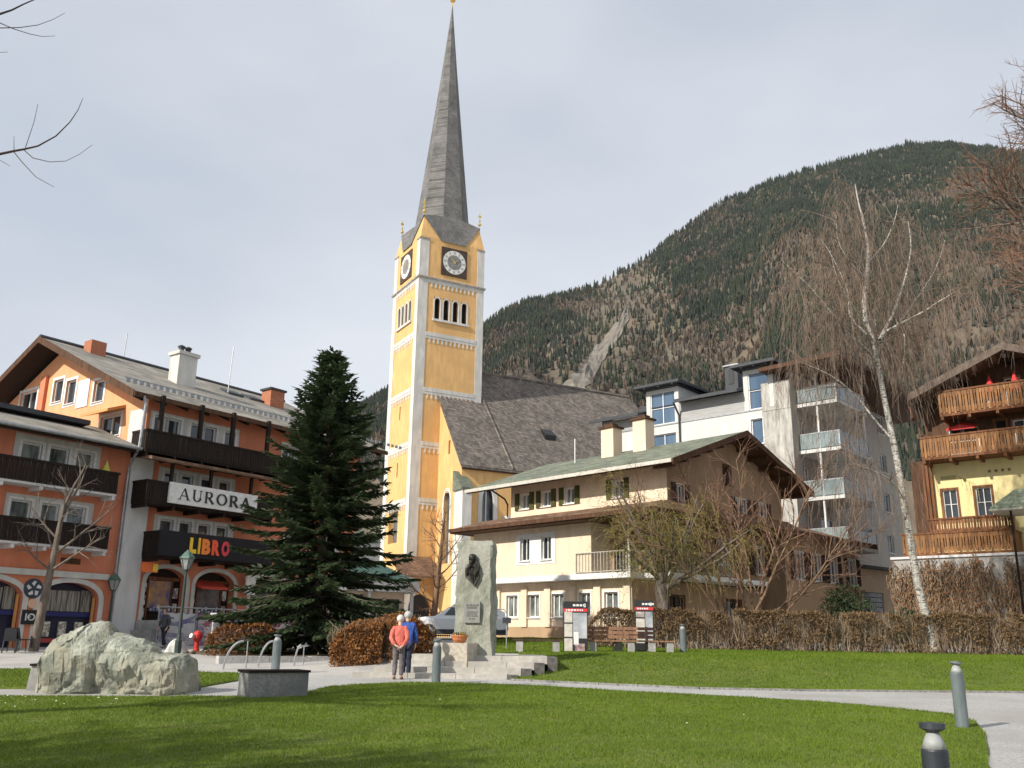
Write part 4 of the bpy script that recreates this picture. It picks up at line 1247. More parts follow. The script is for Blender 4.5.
# ground floor, set back under the balcony edge
gh = [(-10.2, -9.4, 1.1, 2.25), (-8.55, -7.7, 1.1, 2.25), (-6.95, -6.1, 1.1, 2.25), (-5.2, -4.4, 1.1, 2.25), (-3.35, -2.6, 1.1, 2.25), (-1.7, -.85, 1.0, 2.25)]
mb = MB(FRONT(.55)); wall_face(mb, rect(xl, 0, .62, 2.85), gh, .22); mb.build('ground_wall', M_beige, HS)
mb = MB(); mb.box(xl, .03, .5, .6, -1.2, .617); mb.build('plinth', M_tan, HS)
for h in gh: window(HS, FRONT(.55), h, M_white, M_glass2, 2, 1, .1, depth=.22)
mb = MB(FRONT(.55))
for s in (-9.4, -7.35, -5.65, -3.95, -2.3, -.45): mb.box(s, s + .42, -.13, -.004, .62, 2.6)
mb.parts('pilaster', M_beige, HS)
# gallery edge and middle storey
mb = MB()
mb.box(xl, .45, -.12, 2.5, 2.86, 3.12); mb.box(.453, 2.0, .9, 9.5, 2.88, 3.1)
mb.build('balcony_slab', M_white, HS)
mh = [(-7.0, -6.3, 3.95, 5.15), (-5.45, -4.75, 3.95, 5.15)]
mb = MB(); wall_face(mb, rect(xl, -2.05, 3.123, 5.75), mh, .22, rm=1); mb.M = RIGHT(-2.05, 0); wall_face(mb, rect(0, 1.4, 3.123, 5.75), []); mb.build('middle_wall', [M_beige, M_white], HS)
for h in mh: window(HS, FRONT(), h, M_white, M_glass, 2, 1, 0, depth=.22, fw=.06)
mb = MB(FRONT(-.02)); wall_face(mb, rect(-7.3, -4.45, 3.75, 5.35), mh, .019); mb.build('window_band', M_white, HS)
lh = [(-1.75, -1.05, 3.2, 5.3), (-.95, -.25, 3.2, 5.3), (-.1, .45, 3.2, 5.3)]
mb = MB(FRONT(1.4)); wall_face(mb, rect(-2.05, .6, 3.123, 5.75), lh, .2); mb.build('loggia_wall', M_gabletan, HS)
for h in lh: window(HS, FRONT(1.4), h, M_brownwood, M_glass, 1, 2, 0, sill=False, name='balcony_door')
# gable-side lower walls
sh = [(2.2, 3.0, 3.2, 5.1), (4.6, 5.9, 3.3, 5.2), (7.0, 8.3, 3.9, 5.2), (10.6, 11.5, 3.6, 5.1)]
shg = [(3.0, 4.2, .9, 2.2), (8.0, 9.4, .9, 2.2)]
mb = MB(RIGHT(.6, 1.4)); wall_face(mb, rect(0, 12.2, 3.0, 5.9), [(a - 1.4, b - 1.4, c, d) for a, b, c, d in sh], .2); mb.build('side_wall', M_gabletan, HS)
for i, h in enumerate(sh): window(HS, RIGHT(.6, 1.4), (h[0] - 1.4, h[1] - 1.4, h[2], h[3]), M_white if i != 1 else M_brownwood, M_glassblue if i == 2 else M_glass, 2, 1, .06, shutters=M_darksh if i in (2, 3) else None, sh_w=.5)
mb = MB(RIGHT(.0, .55)); wall_face(mb, rect(0, 13, -1.2, 2.88), [(a, b, c, d) for a, b, c, d in shg], .2); mb.build('side_ground_wall', M_tan, HS)
for h in shg: window(HS, RIGHT(0, .55), h, M_brownwood, M_glass, 2, 1, .05)
# attic storey
ah = [(-8.45, -7.75, 6.95, 7.8), (-6.8, -6.1, 6.95, 7.8), (-5.1, -4.4, 6.95, 7.8), (-1.8, -1.1, 6.95, 7.85)]
mb = MB(FRONT(1.4)); wall_face(mb, rect(-9.2, 1.6, 5.75, 8.55), ah, .2); mb.build('attic_wall', M_beige, HS)
for h in ah: window(HS, FRONT(1.4), h, M_white, M_glass2, 2, 1, .03, shutters=M_greensh, sh_w=.33)
eY, eZ, rY, rZ = .1, 8.2, 6.7, 10.62
sl = (rZ - eZ) / (rY - eY)
yb = 12.0
gp = [(0, 5.7), (yb - 1.4, 5.7), (yb - 1.4, eZ + sl * (2 * rY - yb - eY) - .15), (rY - 1.4, rZ - .2), (0, eZ + sl * 1.3 - .15)]
ag = [(.75, 1.35, 6.3, 7.4), (4.9, 5.6, 7.9, 8.95), (5.9, 6.9, 6.0, 7.3), (8.1, 8.9, 6.0, 7.3)]
mb = MB(RIGHT(1.6, 1.4)); wall_face(mb, gp, ag, .2); mb.build('gable_wall', M_gabletan, HS)
for i, h in enumerate(ag): window(HS, RIGHT(1.6, 1.4), h, M_white if i != 1 else M_brownwood, M_glass, 2, 1, .05, shutters=M_darksh if i in (0, 2, 3) else None, sh_w=.38)
mb = MB(); mb.M = BACK(yb, 1.6); wall_face(mb, rect(0, 12.3, -1.2, 8.5), []); mb.M = LEFT(xl, yb); wall_face(mb, rect(0, yb - .6, -1.2, 5.9), []); mb.M = LEFT(-9.2, yb); wall_face(mb, [(yb - 1.4 - p[0], p[1]) for p in reversed(gp)], []); mb.build('rear_wall', M_gabletan, HS)
# main roof
mb = MB()
rx0, rx1 = -11.6, 2.9
roof_plane(mb, (rx0, eY, eZ), (rx1, eY, eZ), (rx1, rY, rZ), (rx0, rY, rZ), .1)
roof_plane(mb, (rx1, 2 * rY - eY, eZ), (rx0, 2 * rY - eY, eZ), (rx0, rY, rZ), (rx1, rY, rZ), .1)
rf = mb.build('roof', M_greenroof, HS)
mb = MB()
roof_plane(mb, (rx0 + .03, eY + .04, eZ - .11), (rx1 - .03, eY + .04, eZ - .11), (rx1 - .03, rY, rZ - .11), (rx0 + .03, rY, rZ - .11), .1)
roof_plane(mb, (rx1 - .03, 2 * rY - eY - .04, eZ - .11), (rx0 + .03, 2 * rY - eY - .04, eZ - .11), (rx0 + .03, rY, rZ - .11), (rx1 - .03, rY, rZ - .11), .1)
for i in range(7):
    f = i / 6
    for s in (1, -1):
        y = rY - s * (rY - eY - .3) * f; z = rZ - sl * (rY - eY - .3) * f - .22
        mb.box(1.6, 2.8, y - .08, y + .08, z - .2, z)
mb.build('soffit', M_brownwood, rf)
mb = MB(); mb.box(rx0, rx1, eY - .1, eY - .003, eZ - .16, eZ + .02); mb.build('rain_gutter', noisy('pale_metal', (.45, .42, .36), (.6, .57, .5), 5, .5), rf)
mb = MB()
for sgn, ya in ((1, eY), (-1, 2 * rY - eY)):
    mb.hexa([(rx1 + .002, ya, eZ - .28), (rx1 + .05, ya, eZ - .28), (rx1 + .05, rY, rZ - .28), (rx1 + .002, rY, rZ - .28), (rx1 + .002, ya, eZ + .03), (rx1 + .05, ya, eZ + .03), (rx1 + .05, rY, rZ + .03), (rx1 + .002, rY, rZ + .03)])
mb.build('bargeboard', M_brownwood, rf)
for a, b, yy, zt in ((-5.75, -4.85, 5.2, 11.75), (-3.75, -2.85, 5.6, 12.0)):
    mb = MB(); mb.box(a, b, yy, yy + .8, 9.4, zt); ch = mb.build('chimney', M_beige, rf)
    mb = MB(); mb.box(a - .1, b + .1, yy - .1, yy + .9, zt + .003, zt + .12); mb.box(a + .15, b - .15, yy + .15, yy + .65, zt + .121, zt + .3); mb.build('chimney_cap', M_brownwood, ch)
mb = MB(); mb.tube([(-7.5, 4.9, 9.6), (-7.5, 4.9, 11.4)], .035, 5); mb.build('antenna', M_white, rf)
# skirt roof above the middle storey, wrapping round the gable side
mb = MB()
roof_plane(mb, (xl - .9, -1.0, 5.85), (2.6, -1.0, 5.85), (1.6, 1.38, 6.55), (xl - .9, 1.38, 6.55), .12)
roof_plane(mb, (2.6, -.98, 5.85), (2.6, 12.6, 5.85), (1.62, 12.6, 6.55), (1.62, 1.38, 6.55), .12)
sk = mb.build('skirt_roof', M_brownroof, HS)
mb = MB(); mb.box(xl - .9, 2.55, -.98, 1.38, 5.62, 5.72); mb.box(.62, 2.55, 1.383, 12.5, 5.62, 5.72); mb.build('soffit', M_brownwood, sk)
mb = MB(); mb.box(xl - .92, 2.62, -1.08, -1.004, 5.68, 5.88); mb.box(2.603, 2.68, -1.0, 12.6, 5.68, 5.88); mb.build('rain_gutter', M_brownwood, sk)
mb = MB(); mb.box(xl + .0, -9.25, 1.4, yb, 5.75, 6.4); mb.build('side_deck', M_brownroof, HS)
# railing
def railing(T, pts, z0, z1, mat, name='railing', step=.2):
    mb = MB()
    for (a, b) in zip(pts[:-1], pts[1:]):
        a = Vector(a); b = Vector(b); n = max(1, int((b - a).length / step))
        for z in (z0 + .08, z1):
            mb.tube([(a.x, a.y, z), (b.x, b.y, z)], .028, 5)
        for i in range(n + 1):
            p = a.lerp(b, i / n); mb.tube([(p.x, p.y, z0 if i % 8 == 0 else z0 + .08), (p.x, p.y, z1)], .03 if i % 8 == 0 else .02, 4)
    return mb.build(name, mat, T)
M_rail = noisy('railing_paint', (.38, .36, .30), (.52, .50, .44), 4, .5)
railing(HS, [(-3.0, 1.2), (-3.0, -.06), (.4, -.06), (.4, .8), (1.95, .95), (1.95, 6.2)], 3.12, 4.12, M_rail)
mb = MB(); mb.tube([(.3, .0, 3.1), (.3, .0, 5.7)], .05, 6); mb.build('post', M_white, HS)
gutter(HS, [(-9.5, .05, 8.05), (-9.4, 1.1, 7.6), (-9.35, 1.28, 7.3), (-9.35, 1.28, 6.6)], .05, M_brownwood)
# annex going back behind the shrubs
AX = thing('house_annex', 'low beige annex with brown roof edge behind the bare shrub', 'annex', HO, HT)
xh = [(1.2, 2.1, 3.5, 5.0), (3.2, 4.1, 3.5, 5.0), (5.2, 6.1, 3.5, 5.0), (7.6, 8.5, 3.5, 5.0)]
mb = MB(RIGHT(1.4, 12.2)); wall_face(mb, rect(0, 8.8, -1.2, 6.1), xh, .2); mb.M = RIGHT(1.4, 22.0); mb.M = BACK(21.0, 1.4); wall_face(mb, rect(0, 8, -1.2, 6.1), []); mb.build('wall', M_tan, AX)
for h in xh: window(AX, RIGHT(1.4, 12.2), h, M_white, M_glass, 2, 1, .08, shutters=M_darksh, sh_w=.4)
mb = MB()
roof_plane(mb, (2.5, 12.0, 5.9), (2.5, 21.4, 5.9), (-4.0, 21.4, 8.0), (-4.0, 12.0, 8.0), .2); ar = mb.build('roof', M_brownroof, AX)
mb = MB(); mb.box(2.503, 2.6, 12.0, 21.4, 5.65, 5.95); mb.build('rain_gutter', M_brownwood, ar)
# small flat-roofed garage with glass blocks
gx = at(866, 602, 60); gx.z = 1.6
GA = thing('garage', 'small beige flat roofed outbuilding with a glass block window right of the annex', 'garage', gx, R(41))
mb = MB(); gbh = [(-.2, 2.3, 2.15, 3.35)]
wall_face(mb, rect(-1.5, 4.0, -.5, 4.8), gbh, .15); mb.M = RIGHT(4.0, 0); wall_face(mb, rect(0, 5, -.5, 4.8), []); mb.M = LEFT(-1.5, 5); wall_face(mb, rect(0, 5, -.5, 4.8), []); mb.build('wall', M_beige, GA)
mb = MB(); mb.box(-1.8, 4.3, -.3, 5.2, 4.803, 5.0); mb.build('roof', M_darkmetal, GA)
mb = MB()
for i in range(8):
    for j in range(4): mb.box(-.18 + i * .31, .1 + i * .31, .06, .14, 2.17 + j * .295, 2.43 + j * .295)
mb.build('glass_block_window', noisy('glass_block', (.12, .12, .13), (.25, .25, .26), 3, .2), GA)

# ------------------------------------------------------------------ modern block of flats
MO = Vector((18.0, 58.0, 0)); MT = R(-41.8)
MF = thing('apartment_block', 'modern white and grey apartment block with dark metal roofs and glass balconies', 'apartment building', MO, MT)
M_modern = stucco('modern_white', (.60, .595, .57), .07)
M_grey = stucco('modern_grey', (.40, .37, .33), .08)
M_clad = noisy('grey_cladding', (.30, .30, .295), (.40, .40, .39), 1.2, .7, 4, (1, 1, 9))
M_weathershade = noisy('weathered_shaded_wall', (.24, .225, .20), (.52, .50, .46), 3.2, .9, 8, (1, 1, .22))  # weathered white wall, with the birch's blotchy shade painted into its colour
mh = [(-10.6, -8.6, 14.75, 15.95), (-2.85, -2.0, 14.3, 16.0), (-10.6, -8.6, 11.2, 12.9), (-6.6, -4.6, 11.2, 12.9)]
mb = MB(); wall_face(mb, rect(-15.0, -2.0, 1, 16.55), mh, .22); mb.build('lower_wall', M_modern, MF)
mb = MB(); wall_face(mb, rect(-11.0, -2.0, 16.65, 18.0), [(-10.75, -8.55, 16.65, 18.0), (-2.95, -2.0, 16.65, 18.0)], .2); wall_face(mb, rect(-15, -11.0, 16.65, 17.55), []); mb.build('cladding', M_clad, MF)
mb = MB(); mb.box(-15, -2, -.05, .06, 16.553, 16.647); mb.build('trim_line', M_metal, MF)
for h in mh: window(MF, FRONT(), h, M_white, M_glassblue, 2 if h[1] - h[0] > 1 else 1, 1, .05)
mb = MB(); wall_face(mb, rect(-2.0, 0, 1, 18.3), [], .2); mb.M = FRONT(-.03); mb.box(-1.98, .0, 0, .02, 16.4, 16.5); mb.build('corner_wall', M_weathershade, MF)
def dormer(xa, xb, z0, z1, slopez):
    d = MB(); d.box(xa - .35, xa, -.02, 5, z0 - .0, z1 + .1); d.box(xb, xb + .3, -.02, 5, z0, z1 + .1); d.box(xa - .35, xb + .3, -.02, 5, z1 + .103, z1 + .3)
    dd = d.build('dormer', M_modern, MF)
    window(dd, FRONT(-.06), (xa, xb, z0, z1 + .1), M_white, M_glassblue, 2 if xb - xa > 1.5 else 1, 2, 0, depth=.2, name='dormer_window', sill=False)
    d = MB(); d.box(xa - .9, xb + .8, -.8, 5.5, z1 + .42, z1 + .62); d.box(xa - .6, xb + .5, -.3, 5.2, z1 + .303, z1 + .417); d.build('dormer_roof', M_darkmetal, dd)
    d = MB()
    for i in range(3): d.lathe([(.06, 0), (.06, .02)], 8, (xa - .2 + (xb - xa + .3) * i / 2, -.5, z1 + .395))
    d.build('spotlight', M_white, dd)
dormer(-10.65, -8.6, 16.65, 18.95, 0)
dormer(-2.9, -1.4, 16.65, 19.1, 0)
mb = MB()
roof_plane(mb, (-8.2, -.75, 18.05), (-3.3, -.75, 18.05), (-3.3, 5.5, 20.0), (-8.2, 5.5, 20.0), .2)
roof_plane(mb, (-15.6, -.75, 17.6), (-11.2, -.75, 17.6), (-11.2, 5.5, 19.4), (-15.6, 5.5, 19.4), .2)
mb.box(-15.3, .0, 5.5, 14, 19.0, 19.9)
mr = mb.build('roof', M_darkmetal, MF)
mb = MB(); mb.box(-8.2, -3.3, -.86, -.755, 17.85, 18.08); mb.box(-15.6, -11.2, -.86, -.755, 17.4, 17.63); mb.parts('rain_gutter', M_darkmetal, mr)
mb = MB(); mb.box(-6.2, -5.2, 3.0, 4.0, 18.8, 20.95); ch = mb.build('chimney', M_darkmetal, mr)
mb = MB(); mb.box(-6.3, -5.1, 2.9, 4.1, 20.953, 21.05); mb.build('chimney_cap', M_metal, ch)
mb = MB(); mb.box(-5.9, -5.5, 2.96, 2.99, 19.6, 20.7); mb.build('chimney_opening', M_black, ch)
gutter(MF, [(-8.25, -.8, 17.9), (-8.25, -.4, 17.4), (-8.25, -.12, 17.1), (-8.25, -.12, 11)], .07, M_darkmetal)
# right face with glass balconies
rh = []
for z in (7.7, 10.75, 13.75, 16.75):
    rh += [(1.2, 2.2, z, z + 2.0), (3.4, 5.6, z, z + 2.0), (10.5, 12.0, z + .6, z + 2.0), (15.0, 16.2, z + .6, z + 2.0)]
mb = MB(RIGHT(0, 0)); wall_face(mb, rect(0, 18.5, 1, 18.9), rh, .22); mb.build('balcony_wall', M_grey, MF)
for h in rh: window(MF, RIGHT(0, 0), h, M_white, M_glassblue if h[0] > 3 else M_glass, 2, 1, 0)
M_balglass = noisy('balcony_glass', (.15, .19, .195), (.26, .31, .31), .8, .12, 3)
for zf in (7.6, 10.62, 13.66, 16.72):
    mb = MB(); mb.box(.003, 2.75, .8, 5.6, zf - .22, zf); b = mb.build('balcony', M_modern, MF)
    mb = MB()
    for k in range(2): mb.box(.1 + k * 1.32, 1.36 + k * 1.32, .83, .86, zf + .06, zf + 1.0)
    for k in range(3): mb.box(2.68, 2.71, .9 + k * 1.55, 2.38 + k * 1.55, zf + .06, zf + 1.0)
    mb.build('glass_panel', M_balglass, b)
    mb = MB(); mb.box(.02, 2.75, .82, .87, zf + 1.003, zf + 1.06); mb.box(2.67, 2.72, .873, 5.6, zf + 1.003, zf + 1.06)
    for k in range(4): mb.box(2.66, 2.73, .82 + k * 1.55, .87 + k * 1.55, zf, zf + 1.0)
    mb.build('rail', M_metal, b)
mb = MB(); mb.tube([(1.35, .95, 7.4), (1.35, .95, 18.6)], .07, 8); mb.tube([(2.6, 5.4, 7.4), (2.6, 5.4, 18.6)], .07, 8); mb.parts('balcony_post', M_white, MF)
mb = MB(); mb.hexa([(-1.6, -1.0, 18.85), (3.9, -1.0, 18.95), (3.9, 19.5, 18.95), (-1.6, 19.5, 18.85), (-1.6, -1.0, 19.1), (3.9, -1.0, 19.25), (3.9, 19.5, 19.25), (-1.6, 19.5, 19.1)]); mb.build('balcony_roof', M_brownwood, MF)
mb = MB(); mb.M = BACK(18.5, 0); wall_face(mb, rect(0, 15, 1, 18.9), []); mb.M = LEFT(-15, 18.5); wall_face(mb, rect(0, 18.5, 1, 18.0), []); mb.build('rear_wall', M_grey, MF)

# ------------------------------------------------------------------ timber chalet hotel on the right
CO_ = Vector((24.48, 52.0, 0)); CTH = R(-39)
CL = thing('timber_chalet', 'chalet with carved honey coloured balconies above a yellow wall on the right', 'chalet hotel', CO_, CTH)
yw = [(-.1, .65, 8.55, 10.15), (1.6, 2.4, 8.55, 10.15), (5.2, 6.0, 8.55, 10.15)]
mb = MB(); wall_face(mb, rect(-.75, 9.5, 6.4, 11.7), yw, .2); mb.build('plaster_wall', M_cream, CL)
for h in yw: window(CL, FRONT(), h, M_white, M_glass, 2, 2, .12, M_redwood, fw=.05)
uw = [(.55, 2.15, 12.1, 13.6), (3.0, 3.6, 12.0, 13.8), (3.9, 5.0, 12.3, 13.7), (6, 7, 12.3, 13.7)]
uu = [(2.1, 3.6, 14.5, 15.75), (3.75, 4.55, 14.4, 16.1), (4.9, 5.9, 14.5, 16.1)]
gpo = [(-.75, 11.703), (9.2, 11.703), (9.2, 15.4), (4.4, 17.35), (-.75, 15.2)]
mb = MB(); wall_face(mb, gpo, uw + uu, .2); mb.build('timber_wall', M_brownwood, CL)
for h in uw + uu: window(CL, FRONT(), h, M_white if h[1] - h[0] > .75 else M_redwood, M_glass if h[1] - h[0] > .9 else M_dark, 2 if h[1] - h[0] > .9 else 1, 2 if h[1] - h[0] > .9 else 1, .07, M_honey, sill=False)
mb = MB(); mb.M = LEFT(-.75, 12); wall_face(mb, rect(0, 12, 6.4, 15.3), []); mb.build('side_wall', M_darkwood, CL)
mb = MB(); mb.box(-2.1, -.76, 1.5, 11, 1.5, 12.2); mb.build('side_wing', M_brownwood, CL)
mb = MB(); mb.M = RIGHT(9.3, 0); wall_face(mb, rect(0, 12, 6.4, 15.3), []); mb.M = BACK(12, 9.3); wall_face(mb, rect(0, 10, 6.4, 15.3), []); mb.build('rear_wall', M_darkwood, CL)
mb = MB()
ry, az_ = 4.25, 17.55
roof_plane(mb, (-.85, 12.6, 15.45), (-.85, -2.0, 15.45), (ry, -2.0, az_), (ry, 12.6, az_), .28)
roof_plane(mb, (10.1, -2.0, 15.2), (10.1, 12.6, 15.2), (ry, 12.6, az_), (ry, -2.0, az_), .28)
rf = mb.build('roof', M_brownroof, CL)
mb = MB()
for xa, zz in ((-.85, .25), (10.1, 0)):
    mb.hexa([(xa, -2.07, 14.82 + zz), (xa, -2.004, 14.82 + zz), (ry, -2.004, az_ - .38), (ry, -2.07, az_ - .38), (xa, -2.07, 15.24 + zz), (xa, -2.004, 15.24 + zz), (ry, -2.004, az_ + .04), (ry, -2.07, az_ + .04)])
mb.build('bargeboard', noisy('weathered_board', (.06, .042, .032), (.15, .11, .085), 3, .8), rf)
mb = MB()
for x, z in ((-.75, 15.2), (1.8, 16.2), (ry, 17.1), (6.8, 16.2), (9.3, 15.2)): mb.box(x - .1, x + .1, -1.9, -.004, z - .35, z - .12)
mb.parts('purlin', M_darkwood, CL)
mb = MB(); mb.tube([(5.0, 2, 17), (5.0, 2, 19.0)], .03, 5); mb.build('antenna', M_metal, rf)
balcony(CL, FRONT(), .6, 9.2, 14.2, 15.5, 1.5, M_honey, True, True, shape=True, deck=M_redwood)
balcony(CL, FRONT(), -.6, 9.2, 11.85, 13.0, 1.5, M_honey, True, True, shape=True, deck=M_redwood)
balcony(CL, FRONT(), -.75, 3.35, 7.6, 8.5, .9, M_redwood, True, True, shape=True, deck=M_redwood)
balcony(CL, FRONT(), -1.9, 3.6, 6.5, 7.6, 2.2, M_honey, True, True, shape=True, deck=M_redwood)
mb = MB()
for x in (-.95, -.75, -.55): mb.box(x - .06, x + .06, -.25, -.12, 8.5, 11.7)
mb.parts('timber_post', M_redwood, CL)
gutter(CL, [(-1.0, -1.4, 14.9), (-.95, -1.2, 14.3), (-.95, -.1, 14.0), (-.9, -.08, 11.9)], .06, M_redwood)
mb = MB(); mb.hexa([(.6, -.6, 13.4), (1.348, -.6, 13.4), (1.348, -.03, 13.65), (.6, -.03, 13.65), (.6, -.6, 13.46), (1.348, -.6, 13.68), (1.348, -.03, 13.93), (.6, -.03, 13.71)])
mb.hexa([(1.352, -.6, 13.4), (2.1, -.6, 13.4), (2.1, -.03, 13.65), (1.352, -.03, 13.65), (1.352, -.6, 13.68), (2.1, -.6, 13.46), (2.1, -.03, 13.71), (1.352, -.03, 13.93)])
mb.build('awning', newmat('red_cloth', (.55, .035, .03), .75)[0], CL)
# four painted stars on the yellow wall
mb = MB(FRONT(-.004))
for i in range(4):
    x, z = 2.45 + i * .33, 11.0
    pts = [(x + (.13 if k % 2 == 0 else .055) * math.sin(math.pi * k / 5), z + (.13 if k % 2 == 0 else .055) * math.cos(math.pi * k / 5)) for k in range(10)]
    mb.add([(p[0], -.012, p[1]) for p in pts], [tuple(range(10))])
mb.build('painted_stars', newmat('star_paint', (.17, .13, .04), .8)[0], CL)
mb = MB(FRONT(-.004))       # faded painted ornament
for i in range(5):
    mb.tube([(.75 + .25 * i * .8, -.004, 10.9 - .1 * i), (.95 + .2 * i, -.004, 10.8 - .15 * i), (1.0 + .2 * i, -.004, 10.3 - .25 * i)], .014, 4)
mb.box(-.1, .7, -.012, -.001, 10.75, 10.95)
mb.build('wall_painting', newmat('ornament_paint', (.42, .36, .16), .9)[0], CL)
for i, (u, v, lab) in enumerate(((988, 372, 'left'), (1013, 369, 'right'))):
    d = ray(u, v); M3 = Matrix.Rotation(CTH, 3, 'Z'); nrm = M3 @ Vector((0, 1, 0))
    t = ((CO_ + nrm * -.75) - CO).dot(nrm) / d.dot(nrm); p = CO + d * t
    mb = MB(); mb.lathe([(.03, 0), (.03, .75), (.28, .78), (.30, .95), (.16, 1.5), (.05, 1.85), (.02, 2.0)], 8)
    tag(mb.build('folded_parasol', newmat('parasol_red', (.62, .04, .035), .75)[0], loc=(p.x, p.y, 14.25)), 'folded red parasol on the top chalet balcony, %s one of the pair' % lab, 'parasol', 'red parasols on the chalet balcony')
# terrace wall under the chalet, overgrown with dry creeper
TWL = thing('retaining_wall', 'retaining wall under the chalet terrace overgrown with dry creeper', 'wall', CO_, CTH)
mb = MB(); mb.box(-2.4, 13, -2.5, -.8, .8, 6.2); mb.build('wall', stucco('wall_render', (.42, .40, .37), .2), TWL)
mb = MB(); mb.box(-2.5, 13, -2.6, -.7, 6.203, 6.33); mb.build('coping', M_whitewall, TWL)
mb = MB(); lv_ = MB()
for i in range(900):
    x = random.uniform(-2.3, 9); z = random.uniform(.9, 2.0)
    pts = [(x, -2.53, z)]
    top = 5.0 + 1.5 * noise.noise((x * .45, 3, 1)) + random.uniform(-.6, 1.0)
    if 2.0 < x < 3.1 and random.random() < .75: continue
    while z < min(top, 6.1):
        z += random.uniform(.2, .45); x += random.uniform(-.2, .2)
        pts.append((x, -2.53 - random.uniform(0, .25), z))
    for k in range(random.randint(0, 3)):
        z -= random.uniform(.1, .4); x += random.uniform(-.15, .15); pts.append((x, -2.7 - random.uniform(0, .3), z))
    mb.tube(pts, [.018] * len(pts), 3, random.choice([0, 0, 1]), cap=False)
    for q in pts[2:]:
        if random.random() < .5:
            s = random.uniform(.03, .07); lv_.add([(q[0] - s, q[1] - .03, q[2]), (q[0], q[1] - .05, q[2] - s), (q[0] + s, q[1] - .03, q[2]), (q[0], q[1] - .02, q[2] + s)], [(0, 1, 2, 3)])
M_twig = leafmat('creeper_twig', (.12, .075, .05), (.30, .22, .15), 0, .9, 1)
M_twig2 = leafmat('creeper_twig_pale', (.24, .18, .12), (.40, .32, .22), 0, .9, 1)
M_brownleaf = leafmat('brown_leaf', (.13, .06, .025), (.30, .15, .06), .3, .7, 1.2)
cr_ = mb.build('creeper', [M_twig, M_twig2], TWL); lv_.build('leaves', M_brownleaf, cr_)
# green roofed canopy at the right edge
kp = at(1018, 497, 47)
KP = thing('garden_pavilion', 'small green shingled canopy on dark posts at the right edge', 'canopy', (kp.x + .9, kp.y, 1.7), R(-39))
zk = kp.z - 1.7
mb = MB(); mb.slab([(-1.9, -1.4, zk - .55), (1.9, -1.4, zk - .55), (.9, 0, zk + .5), (-.9, 0, zk + .5)], .08); mb.slab([(1.9, 1.4, zk - .55), (-1.9, 1.4, zk - .55), (-.9, 0, zk + .5), (.9, 0, zk + .5)], .08)
mb.slab([(-1.9, 1.4, zk - .55), (-1.9, -1.4, zk - .55), (-.9, 0, zk + .5)], .08); mb.slab([(1.9, -1.4, zk - .55), (1.9, 1.4, zk - .55), (.9, 0, zk + .5)], .08)
mb.build('canopy_roof', noisy('mossy_tiles', (.20, .24, .15), (.36, .38, .27), 5, .9, 4, lo=.45, hi=.6), KP)
mb = MB(); mb.box(-1.95, 1.95, -1.45, 1.45, zk - .72, zk - .64); mb.build('fascia', M_rail, KP)
mb = MB()
for x, y in ((.0, -.6), (0, .6), (-1.3, -1.0), (1.3, -1.0)):
    if y == -.6 or x: mb.tube([(x * .8, y, 0), (x * .8, y, zk - .6)], .06, 7)
mb.parts('post', M_darkwood, KP)

# ------------------------------------------------------------------ kiosk with green metal roof behind the spruce
kp = at(356, 600, 58); kp.z = 1.45
KI = thing('kiosk', 'white kiosk with two-tier green metal roof behind the spruce', 'kiosk', kp, R(28))
def hip(mb, w, d, z0, z1, k, ox=0):
    a = [(-w + ox, -d, z0), (w + ox, -d, z0), (w + ox, d, z0), (-w + ox, d, z0)]; b = [(p[0] * k if not ox else ox + (p[0] - ox) * k, p[1] * k, z1) for p in a]
    mb.hexa(a + b)
zk = at(405, 585, kp.y).z - kp.z
mb = MB(); hip(mb, 3.0, 2.6, zk + .12, zk + 1.15, .42); hip(mb, 1.1, 1.0, zk + 2.5, zk + 3.2, .1); k1 = mb.build('roof', M_copper, KI)
mb = MB(); mb.box(-3.05, 3.05, -2.65, 2.65, zk - .5, zk + .117); mb.build('fascia', M_white, KI)
mb = MB(); mb.box(-.95, .95, -.85, .85, zk + 1.1, zk + 2.49); mb.build('lantern', M_white, KI)
mb = MB()
for x in (-2.7, 0, 2.7):
    for y in (-2.3, 2.3): mb.lathe([(.13, 0), (.11, zk - .5)], 10, (x, y, 0))
mb.parts('column', M_white, KI)
mb = MB(); mb.box(-2.4, 2.4, -1.9, 1.9, 0, zk - .51); k2 = mb.build('cabin', M_beige, KI)
mb = MB()
for i in range(4): mb.box(-2.1 + i * 1.1, -1.25 + i * 1.1, -1.94, -1.904, .9, zk - .9)
mb.parts('shop_window', M_glass, k2)
# low dark fence before the church
fp = at(440, 612, 64); fp.z = 1.6
FE = thing('iron_fence', 'low dark iron fence in front of the church', 'fence', fp, R(28.8))
mb = MB()
for i in range(60): mb.tube([(-5 + i * .16, 0, 0), (-5 + i * .16, 0, 1.9)], .025, 4)
mb.build('pickets', M_black, FE)
mb = MB()
for z in (.3, 1.75): mb.tube([(-5.1, .04, z), (4.6, .04, z)], .045, 5)
for x in (-5, -1.8, 1.4, 4.6): mb.box(x - .06, x + .06, .02, .14, -.2, 2.0)
mb.build('rails', M_black, FE)
